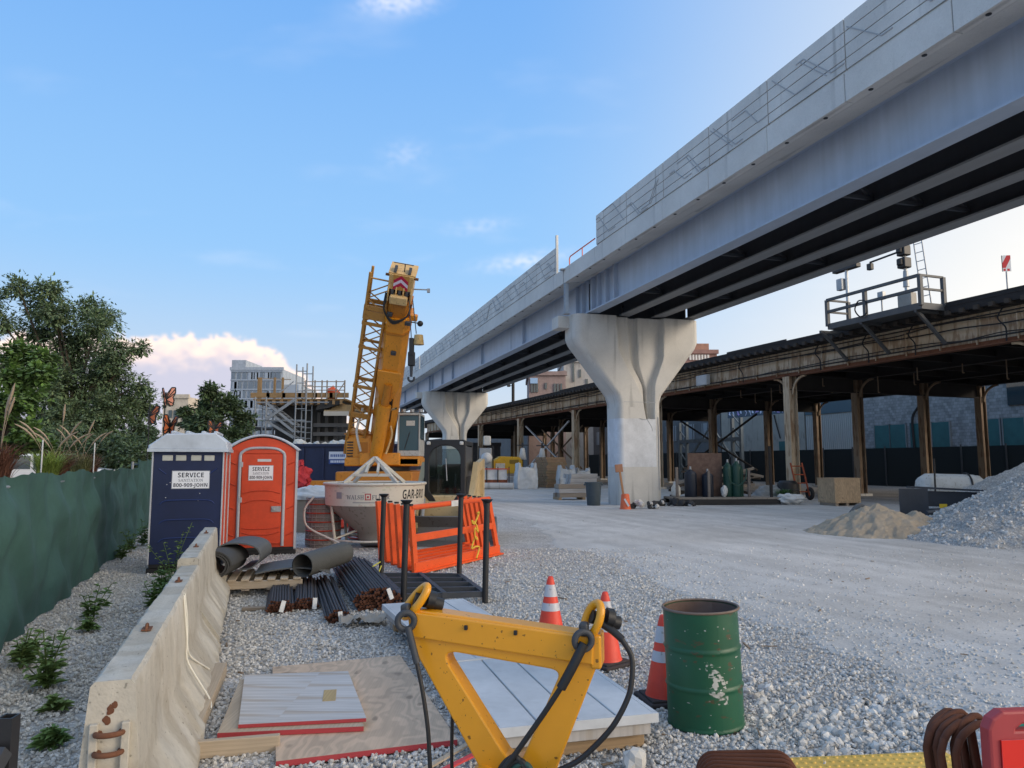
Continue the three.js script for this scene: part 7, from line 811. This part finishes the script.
{
  const d = 150, u = d / 745, X = (px) => (px - 512) * u, Y = (py) => 1.75 + (463 - py) * u, r = rng(19), pale = M([0.34, 0.39, 0.46], 0.7, { map: T.mottle }), mid = M([0.26, 0.31, 0.38], 0.7), dk = M([0.13, 0.165, 0.21], 0.45), wins = [];
  for (let row = 0; row < 7; row++) for (let k = 0; k < 9; k++) { const py = 374 + row * 9.5, px = 232 + k * 5.6; if (px > 280) continue; const q = r(); wins.push([X(px + (row % 2) * 1.2), Y(py + 2), q < 0.5 ? 0.55 : 0.9, 1.5, q < 0.65 ? dk : mid]); if (q > 0.6) wins.push([X(px + 2.6), Y(py + 2), 0.7, 1.9, mid]); }
  block('apartment_building', 'pale grey panelled apartment block behind the scaffold', X(229), X(281), Y(369), d, 16, pale, wins, (t, c) => { mesh('penthouse', bx(X(243) - X(229), 2.0, 10, X(236) - c, Y(364.5), -5.2), pale, t); mesh('side_wing', bx(X(296) - X(281), Y(384), 14, X(288.5) - c, Y(384) / 2, -8), mid, t); for (const py of [371, 380, 389.5, 399]) mesh('floor_band', bx(X(281) - X(229), 0.25, 0.3, 0, Y(py), 0.12), mid, t); });
  const e = 120, v = e / 745; block('low_building', 'beige low rise building between the trees on the left', (162 - 512) * v, (187 - 512) * v, 1.75 + (463 - 397) * v, e, 12, M([0.52, 0.46, 0.38], 0.9, { map: T.mottle }), [[(170 - 512) * v, 9.6, 0.5, 1.2], [(175 - 512) * v, 9.6, 0.5, 1.2], [(180 - 512) * v, 9.6, 0.5, 1.2]]);
  for (const [l, px, dd, h] of [['distant row of low dark houses left of the scaffold', 235, 95, 5], ['distant dark storehouse behind the far pier', 440, 120, 4.6]]) block('low_building', l, (px - 60 - 512) * dd / 745, (px + 60 - 512) * dd / 745, h, dd, 8, M([0.16, 0.15, 0.145], 0.9, { map: T.mottle }), []);
}
// ---------------------------------------------------------------- crate, gas cylinder rack, tank, steel sections
{
  const t = thing('plywood_crate', 'plywood crate standing beside the viaduct columns', 'crate', [13.65, 0, -31.4], 0.30); for (let k = 0; k < 3; k++) mesh('skid', bx(0.14, 0.12, 0.95, -0.52 + k * 0.52, 0.06, 0), mat.woodGrey, t, 'long'); mesh('front_panel', bx(1.28, 0.98, 0.03, 0, 0.61, 0.5), mat.ply, t); mesh('back_panel', bx(1.28, 0.98, 0.03, 0, 0.61, -0.5), mat.ply, t); for (const x of [-0.625, 0.625]) mesh('side_panel', bx(0.03, 0.98, 0.96, x, 0.61, 0), mat.ply, t); mesh('lid', bx(1.32, 0.03, 1.06, 0, 1.118, 0), mat.ply, t);
  const pl = mesh('loose_plank', rb(1.55, 0.05, 0.16, 0, 0.025, 0, 0.006), mat.woodPale, scene, 'long'); pl.position.set(10.1, 0, -21.3); pl.rotation.y = 0.12; tag(pl, 'loose pale plank lying in front of the sand heap', 'plank');
}
{
  const t = thing('cylinder_rack', 'low steel cylinder rack with posts and brown backing sheet', 'rack', [8.95, 0, -32.2], 0.08), st = M([0.11, 0.085, 0.075], 0.8, { map: T.rust });
  mesh('deck', [bx(4.6, 0.08, 1.5, 0, 0.28, 0)], M([0.30, 0.26, 0.22], 0.8, { map: T.scuff }), t); mesh('beam', bx(4.6, 0.2, 0.12, 0, 0.14, 0.66), mat.black, t); mesh('beam', bx(4.6, 0.2, 0.12, 0, 0.14, -0.66), mat.black, t);
  for (const [x, h, z] of [[-2.1, 1.25, 0.6], [-0.72, 1.1, 0.55], [1.0, 1.15, 0.6], [1.95, 2.15, 0.62]]) mesh('post', bx(0.10, h, 0.10, x, 0.32 + h / 2, z), x > 1.5 ? mat.oldDark : M([0.2, 0.17, 0.15], 0.8, { map: T.scuff }), t); mesh('backing_sheet', bx(1.5, 1.85, 0.03, -0.65, 1.25, -0.1), M([0.17, 0.13, 0.12], 0.75, { map: T.rust }), t);
  const bot = (r, h) => [[0, 0], [r, 0], [r, h * 0.82], [r * 0.85, h * 0.9], [r * 0.4, h * 0.95], [r * 0.3, h], [0, h]];
  const gas = (label, x, z, r, h, m) => { const q = thing('gas_cylinder', label, 'gas cylinder', [8.95 + x, 0.325, -32.2 + z], 0, 'gas cylinders'); mesh('body', lathe(bot(r, h), 22), m, q); mesh('valve_cap', cyl(0.05, 0.04, 0.13, 0, h, 0, 10), mat.galv, q); mesh('collar_label', cyl(r * 0.93, r * 0.8, 0.05, 0, h * 0.83, 0, 22, true), mat.dirtyWhite, q); };
  const nav = M([0.014, 0.02, 0.035], 0.5), grn = M([0.012, 0.06, 0.045], 0.45); gas('left dark blue gas cylinder on the rack', -1.35, 0.25, 0.26, 1.15, nav); gas('short dark gas cylinder right of the left one', -0.64, 0.3, 0.24, 1.05, nav); gas('left green gas cylinder on the rack', 0.28, 0.1, 0.2, 1.45, grn); gas('middle green gas cylinder on the rack', 0.62, 0.22, 0.2, 1.5, grn); gas('right green gas cylinder on the rack', 0.82, -0.15, 0.19, 1.4, grn);
  const pg = thing('propane_tank', 'small white propane tank at the left of the rack', 'propane tank', [6.95, 0.325, -31.9]); mesh('tank', lathe([[0, 0], [0.16, 0], [0.2, 0.1], [0.2, 0.38], [0.12, 0.5], [0, 0.52]], 20), mat.dirtyWhite, pg); mesh('collar', cyl(0.11, 0.11, 0.14, 0, 0.5, 0, 16, true), mat.white, pg); mesh('foot_ring', cyl(0.15, 0.15, 0.05, 0, -0.001, 0, 18, true), mat.galv, pg);
  const bg = mesh('white_sack', lumps(new THREE.SphereGeometry(0.2, 16, 12), 0.1, 5, 6).scale(0.7, 1.2, 0.6).translate(0, 0.22, 0), mat.white, scene); bg.position.set(9.0, 0.325, -31.9); tag(bg, 'small white sack between dark and green cylinders', 'sack');
  const hs = mesh('green_hose', path([V(-0.4, 0.75, 0), V(-0.32, 0.3, 0.05), V(0, 0.1, 0.06), V(0.32, 0.35, 0.05), V(0.4, 0.8, 0)], 0.03, 24, 6), grn, scene); hs.position.set(9.5, 0.7, -31.65); tag(hs, 'green gas hose looped across the green cylinders', 'hose');
}
{ // grey wrapped heap and white sack right of the rack
  const a = mesh('wrapped_heap', lumps(new THREE.SphereGeometry(1, 32, 18, 0, 6.283, 0, 1.57), 0.25, 2, 4).scale(1.0, 0.72, 0.7), M([0.30, 0.31, 0.31], 0.8, { map: T.mottle }), scene); a.position.set(11.9, 0, -34.5); tag(a, 'grey sheeted heap right of the cylinder rack', 'heap');
  const b = mesh('white_sack', lumps(new THREE.SphereGeometry(0.6, 28, 16), 0.3, 3, 9).scale(1, 0.38, 0.6).translate(0, 0.2, 0), mat.white, scene); b.position.set(11.75, 0.02, -31.8); tag(b, 'white sack lying on dark ground left of the tan column', 'sack');
  const g = thing('weed_clump', 'green weeds growing at the foot of the tan column', 'weed', [12.1, 0, -33.4]); mesh('blade_tuft', blades(260, 0.8, 0.6, 99, 0.03), M([0.07, 0.16, 0.05], 0.8, { side: THREE.DoubleSide }), g, 'keep');
  const h = thing('hand_truck', 'rusty orange hand truck leaning beside the tan column', 'hand truck', [13.7, 0, -35.6], 0.2), om = M([0.40, 0.10, 0.04], 0.7, { map: T.rust }); for (const x of [-0.3, 0.3]) mesh('rail', rod(V(x, 0.2, 0.2), V(x, 1.75, -0.35), 0.04, 8), om, h); for (let k = 0; k < 4; k++) mesh('cross_bar', rod(V(-0.3, 0.4 + k * 0.4, 0.13 - k * 0.142), V(0.3, 0.4 + k * 0.4, 0.13 - k * 0.142), 0.03, 6), om, h); for (const x of [-0.38, 0.38]) mesh('wheel', xf(new THREE.TorusGeometry(0.22, 0.09, 10, 22), x, 0.31, 0.1, 0, Math.PI / 2), mat.tyre, h);
  const bin = thing('black_bin', 'black drum shaped bin beside the plywood crate', 'bin', [12.55, 0, -34.2]); mesh('body', lathe([[0, 0], [0.42, 0], [0.46, 0.2], [0.46, 0.8], [0.35, 0.95], [0, 0.95]], 22), mat.black, bin); mesh('hoop', xf(new THREE.TorusGeometry(0.465, 0.02, 6, 30), 0, 0.55, 0, Math.PI / 2), mat.darkSteel, bin);
}
{ // white strapped tank and dark steel sections behind the gravel
  const t = thing('wrapped_tank', 'white wrapped cylinder with black strap behind the gravel pile', 'tank', [15.5, 0, -26.6], -0.10); mesh('shell', lumps(new THREE.CapsuleGeometry(0.44, 1.45, 8, 28).rotateZ(Math.PI / 2), 0.06, 3, 3).translate(0, 0.92, 0), M([0.58, 0.60, 0.60], 0.6, { map: T.scuff }), t); for (const x of [0.55]) mesh('strap', xf(new THREE.TorusGeometry(0.475, 0.03, 6, 36), x, 0.92, 0, 0, Math.PI / 2), mat.black, t); for (const x of [-0.7, 0.7]) mesh('cradle', bx(0.2, 0.55, 0.8, x, 0.27, 0), mat.woodGrey, t, 'long'); mesh('steel_stake', rod(V(-0.75, 0, 0.55), V(-0.72, 1.9, 0.55), 0.03, 6), mat.black, t);
  const steel = M([0.050, 0.060, 0.078], 0.55, { metal: 0.2, map: T.mottle }); const q = thing('steel_box_section', 'dark blue grey steel box section lying before the gravel pile', 'steel section', [11.1, 0, -20.8], -0.10); mesh('plate', [bx(0.75, 0.85, 0.05, 0, 0.62, 0)], steel, q); mesh('flange', [bx(3.4, 0.05, 0.32, 1.65, 1.0, -0.1, 0, -0.05, -0.05)], steel, q); mesh('web', bx(3.3, 0.42, 0.04, 1.65, 0.74, -0.1, 0, -0.05, -0.02), steel, q); mesh('lower_flange', bx(3.3, 0.05, 0.34, 1.65, 0.50, -0.08, 0, -0.05, 0.03), steel, q); mesh('bearing_block', [bx(0.6, 0.24, 0.6, 0.1, 0.12, 0), bx(0.4, 0.4, 0.5, 2.2, 0.2, -0.1)], mat.woodGrey, q, 'long'); mesh('yellow_label', bx(0.20, 0.11, 0.01, 0.72, 0.58, 0.1), M([0.75, 0.5, 0.03], 0.6), q);
  const b = mesh('steel_tube', rod(V(0, 0.42, 0.6), V(2.6, 0.74, 0.2), 0.07, 12), steel, scene); b.position.set(11.0, 0, -20.6); tag(b, 'dark steel tube propped on the gravel in front of the box section', 'steel tube'); const rp = mesh('rope_coil', path([V(-0.2, 0.05, 0), V(0, 0.3, 0.1), V(0.25, 0.25, 0), V(0.3, 0.05, 0.1)], 0.09, 20, 8), M([0.2, 0.19, 0.18], 0.9), scene); rp.position.set(11.2, 0.05, -24.5); tag(rp, 'grey cable coil between crate and dark steel section', 'cable');
}
// ---------------------------------------------------------------- things around the near pier
{
  const b = thing('trash_bin', 'blue grey trash bin left of the near pier', 'trash bin', [3.38, 0, -31.2]); mesh('body', lathe([[0, 0], [0.27, 0], [0.33, 0.9], [0.36, 0.92], [0.36, 0.96], [0.31, 0.96], [0.28, 0.6], [0, 0.58]], 26), M([0.06, 0.085, 0.105], 0.6, { map: T.mottle }), b); for (const x of [-0.37, 0.37]) mesh('handle', rb(0.06, 0.08, 0.16, x, 0.86, 0, 0.02), M([0.06, 0.085, 0.105], 0.6), b);
  const p = thing('paddle_post', 'wooden paddle post stuck in an orange cone before the pier', 'post', [4.24, 0, -28.7], 0.1); mesh('stick', bar(V(0.05, 0.25, 0), V(-0.12, 1.45, 0), 0.07, 0.07), M([0.50, 0.26, 0.13], 0.8, { map: T.wood }), p); mesh('paddle', rb(0.30, 0.30, 0.04, -0.15, 1.55, 0, 0.01, 0, 0, 0.1), M([0.42, 0.22, 0.14], 0.8, { map: T.wood }), p); mesh('cone_body', lathe([[0.24, 0.0], [0.2, 0.04], [0.15, 0.55], [0.12, 0.58]], 20).translate(0.08, 0, 0), M([0.80, 0.16, 0.06], 0.6, { map: T.scuff }), p); mesh('cone_stripe', bar(V(0.0, 0.4, 0.19), V(0.16, 0.12, 0.22), 0.02, 0.07), mat.white, p);
  const r = rng(71), rub = (label, cx, cd, n, sx, dark) => { const t = thing('rubble_heap', label, 'rubble', [cx, 0, -cd]); for (let k = 0; k < n; k++) { const s = 0.07 + 0.13 * r() * r(), a = (r() + r() - 1) * sx; mesh('lump', lumps(new THREE.IcosahedronGeometry(s, 1), s * 0.9, 5, k).translate(a, s * 0.5 + Math.max(0, 0.28 - Math.abs(a) * 0.4) * r(), (r() - 0.5) * 0.5), r() < dark ? M([0.045, 0.045, 0.048], 0.95) : mat.concreteW, t); } };
  rub('dark rubble heap at the right foot of the near pier', 6.45, 30.8, 30, 1.1, 0.75); rub('small scattered rubble at the front foot of the near pier', 5.0, 29.0, 16, 0.8, 0.5);
  const tb = thing('timber_stack', 'timber bundle behind the trash bin by the pier', 'timber stack', [2.75, 0, -36.2], 0.25); for (let k = 0; k < 3; k++) for (let j = 0; j < 3; j++) mesh('timber', rb(1.35, 0.2, 0.28, 0.03 * ((k * 7 + j * 3) % 4), 0.22 + k * 0.21, -0.3 + j * 0.3, 0.01), k % 2 ? mat.weathered : mat.woodGrey, tb, 'long'); mesh('bearer', bx(0.15, 0.12, 0.9, -0.6, 0.06, 0), mat.wood, tb, 'long'); mesh('bearer', bx(0.15, 0.12, 0.9, 0.6, 0.06, 0), mat.wood, tb, 'long');
  const tb2 = thing('timber_stack', 'higher timber stack with a brown board against the pier', 'timber stack', [3.6, 0, -40], 0.3); for (let k = 0; k < 5; k++) for (let j = 0; j < 3; j++) mesh('timber', rb(1.5, 0.22, 0.3, 0.04 * ((k * 5 + j) % 4), 0.15 + k * 0.23, -0.3 + j * 0.32, 0.01), k > 4 ? mat.wood : mat.weathered, tb2, 'long');
}
function bag(label, x, d, w, h, seed) { const t = thing('bulk_bag', label, 'bulk bag', [x, 0, -d], 0.2, 'white bulk bags'), g = new THREE.BoxGeometry(w, h, w * 0.85, 14, 14, 14), p = g.attributes.position; for (let i = 0; i < p.count; i++) { const X = p.getX(i) / w * 2, Y = p.getY(i) / h, Z = p.getZ(i) / w * 2, r = Math.max(Math.abs(X), Math.abs(Z)), l = Math.hypot(X, Z) || 1, k = mix(1, r / l * 1.12, 0.5) * (1.0 + 0.10 * Math.sin((Y + 0.5) * 3.0) - 0.13 * (Y + 0.5)); p.setX(i, p.getX(i) * k); p.setZ(i, p.getZ(i) * k); p.setY(i, p.getY(i) + (Y > 0.4 ? 0.14 * (Math.abs(X) > 0.8 ? 1 : -0.4) * h : 0)); } g.computeVertexNormals(); mesh('sack', lumps(g, 0.10, 2.2, seed).translate(0, h / 2 + 0.02, 0), mat.white, t); for (const s of [-1, 1]) mesh('lift_loop', path([V(s * w * 0.34, h * 0.95, 0.25), V(s * w * 0.40, h * 1.2, 0.3), V(s * w * 0.30, h * 0.98, 0.38)], 0.035, 12, 6), mat.white, t); }
{
  bag('white bulk bag standing left of the timber cube stack', 0.95, 51.2, 1.45, 1.5, 2); bag('white bulk bag right of the timber cube stack', 3.75, 52.0, 1.2, 1.35, 5); bag('white bulk bag farthest right of the timber cubes', 5.0, 53.5, 1.1, 1.2, 8);
  const t = thing('timber_cubes', 'tall square stack of sawn timber between white bulk bags', 'timber stack', [2.75, 0, -54], 0.5); for (let k = 0; k < 11; k++) for (let j = 0; j < 5; j++) mesh('timber', rb(1.6, 0.18, 0.26, 0.04 * ((k * 3 + j * 5) % 5), 0.12 + k * 0.195, -0.65 + j * 0.31, 0.01), (k + j) % 3 ? M([0.52, 0.35, 0.22], 0.9, { map: T.wood }) : mat.wood, t, 'long');
  const g = thing('yellow_compressor', 'yellow towed compressor under the far end of the old viaduct', 'compressor', [-0.45, 0.1, -57], 0.15), ym = M([0.72, 0.42, 0.02], 0.5, { map: T.scuff }); mesh('body', poly([[-1.15, 0.9], [-1.15, 1.75], [-0.5, 2.15], [0.9, 2.1], [1.15, 1.8], [1.15, 0.8]], 1.5, 0.05), ym, g); mesh('side_panel', rb(0.7, 0.55, 0.04, -0.55, 1.35, 0.77, 0.02), mat.dirtyWhite, g); mesh('grille', rb(0.7, 0.3, 0.04, 0.5, 1.75, 0.77, 0.02), M([0.25, 0.16, 0.02], 0.7), g); for (const x of [-0.5, 0.5]) mesh('wheel', xf(new THREE.TorusGeometry(0.28, 0.1, 10, 22), x, 0.34, 0.7, 0, 0), mat.tyre, g); mesh('drawbar', bx(0.9, 0.1, 0.1, -1.5, 0.7, 0), mat.black, g); mesh('undertray', bx(2.2, 0.2, 1.3, 0, 0.75, 0), mat.black, g);
  const lt = thing('light_plant', 'grey mixer plant with round white drum beside the far pier', 'plant', [-1.95, 0, -55.5]); mesh('cabinet', rb(0.9, 1.9, 0.9, 0, 1.9, 0, 0.06), mat.galv, lt); mesh('drum', lathe([[0, 0], [0.3, 0.05], [0.42, 0.3], [0.3, 0.55], [0, 0.6]], 20).rotateX(Math.PI / 2).translate(0.1, 2.1, 0.5), mat.white, lt); mesh('head', rb(0.55, 0.7, 0.5, 0.1, 3.4, 0, 0.08), mat.dirtyWhite, lt); mesh('frame', [bx(0.1, 3.0, 0.1, -0.5, 1.5, 0.3), bx(0.1, 3.0, 0.1, 0.55, 1.5, 0.3), bx(1.1, 0.1, 0.1, 0, 0.8, 0.35)], mat.black, lt); mesh('motor', rb(0.6, 0.5, 0.6, 0, 0.55, 0, 0.05), mat.black, lt);
  for (const [l, x, d, h] of [['white hooded light tower head left of the timber cubes', 0.8, 57, 2.9], ['white hooded light tower head above the timber cubes', 2.35, 58.5, 2.9]]) { const q = thing('light_tower', l, 'light tower', [x, 0, -d]); mesh('mast', rod(V(0, 0, 0), V(0, h + 0.4, 0), 0.07, 8), mat.darkSteel, q); mesh('hooded_lamp', lathe([[0.0, 0.9], [0.14, 0.88], [0.22, 0.5], [0.30, 0.0], [0.0, 0.0]], 16).translate(0, h - 0.9, 0.2), mat.white, q); mesh('cross_arm', bx(0.9, 0.08, 0.08, 0, h + 0.2, 0), mat.darkSteel, q); mesh('trailer', rb(1.1, 0.6, 0.9, 0, 0.6, 0, 0.05), mat.black, q); }
  const of = thing('orange_barrier_fence', 'low red mesh barrier fence in front of the yellow compressor', 'fence', [-2.0, 0, -50.5]); for (let k = 0; k < 5; k++) mesh('post', bx(0.07, 1.5, 0.07, -1.2 + k * 0.75, 0.75, 0), mat.black, of); for (const y of [0.35, 1.35]) mesh('rail', bx(3.1, 0.07, 0.05, 0.3, y, 0.04), M([0.55, 0.05, 0.03], 0.7), of); mesh('white_board', bx(1.9, 0.75, 0.03, 0.7, 1.0, -0.1), mat.white, of); mesh('rusty_board', bx(2.4, 0.4, 0.03, 0.5, 0.5, -0.14), M([0.36, 0.14, 0.08], 0.8, { map: T.rust }), of);
  const pp = mesh('long_pipe', rod(V(-1.4, 0.22, 0), V(1.25, 0.22, 0.4), 0.22, 16), mat.concreteW, scene); pp.position.set(-1.15, 0, -50.6); tag(pp, 'long pale pipe lying on the ground before the compressor', 'pipe');
  const ts = thing('lumber_heap', 'mixed grey lumber heap behind the left white bulk bag', 'lumber', [-0.4, 0, -53.0]); const r = rng(33); for (let k = 0; k < 16; k++) mesh('board', rb(2.4, 0.14, 0.3, (r() - 0.5) * 0.5, 0.12 + Math.floor(k / 3) * 0.16, -0.5 + (k % 3) * 0.4, 0.01, 0, (r() - 0.5) * 0.3, (r() - 0.5) * 0.08), k % 3 ? mat.weathered : mat.woodGrey, ts, 'long');
  const cb = mesh('debris_pile', lumps(new THREE.SphereGeometry(1, 30, 16, 0, 6.283, 0, 1.57), 0.5, 2.5, 2).scale(1.1, 0.95, 0.8), M([0.22, 0.22, 0.22], 0.95, { map: T.mottle }), scene); cb.position.set(5.0, 0, -57); tag(cb, 'grey tangled debris pile behind the right white bulk bags', 'debris');
  const mm = thing('lumber_heap', 'dark broken timber heap behind the cylinder rack', 'lumber', [10.2, 0, -38]); for (let k = 0; k < 22; k++) mesh('board', rb(2.6, 0.12, 0.22, (r() - 0.5) * 2.4, 0.2 + k * 0.055, (r() - 0.5) * 1.5, 0.01, 0, (r() - 0.5) * 1.2, (r() - 0.5) * 0.5), k % 3 ? M([0.10, 0.08, 0.065], 0.9, { map: T.wood }) : mat.woodGrey, mm, 'long');
}
renderer.render(scene, camera);
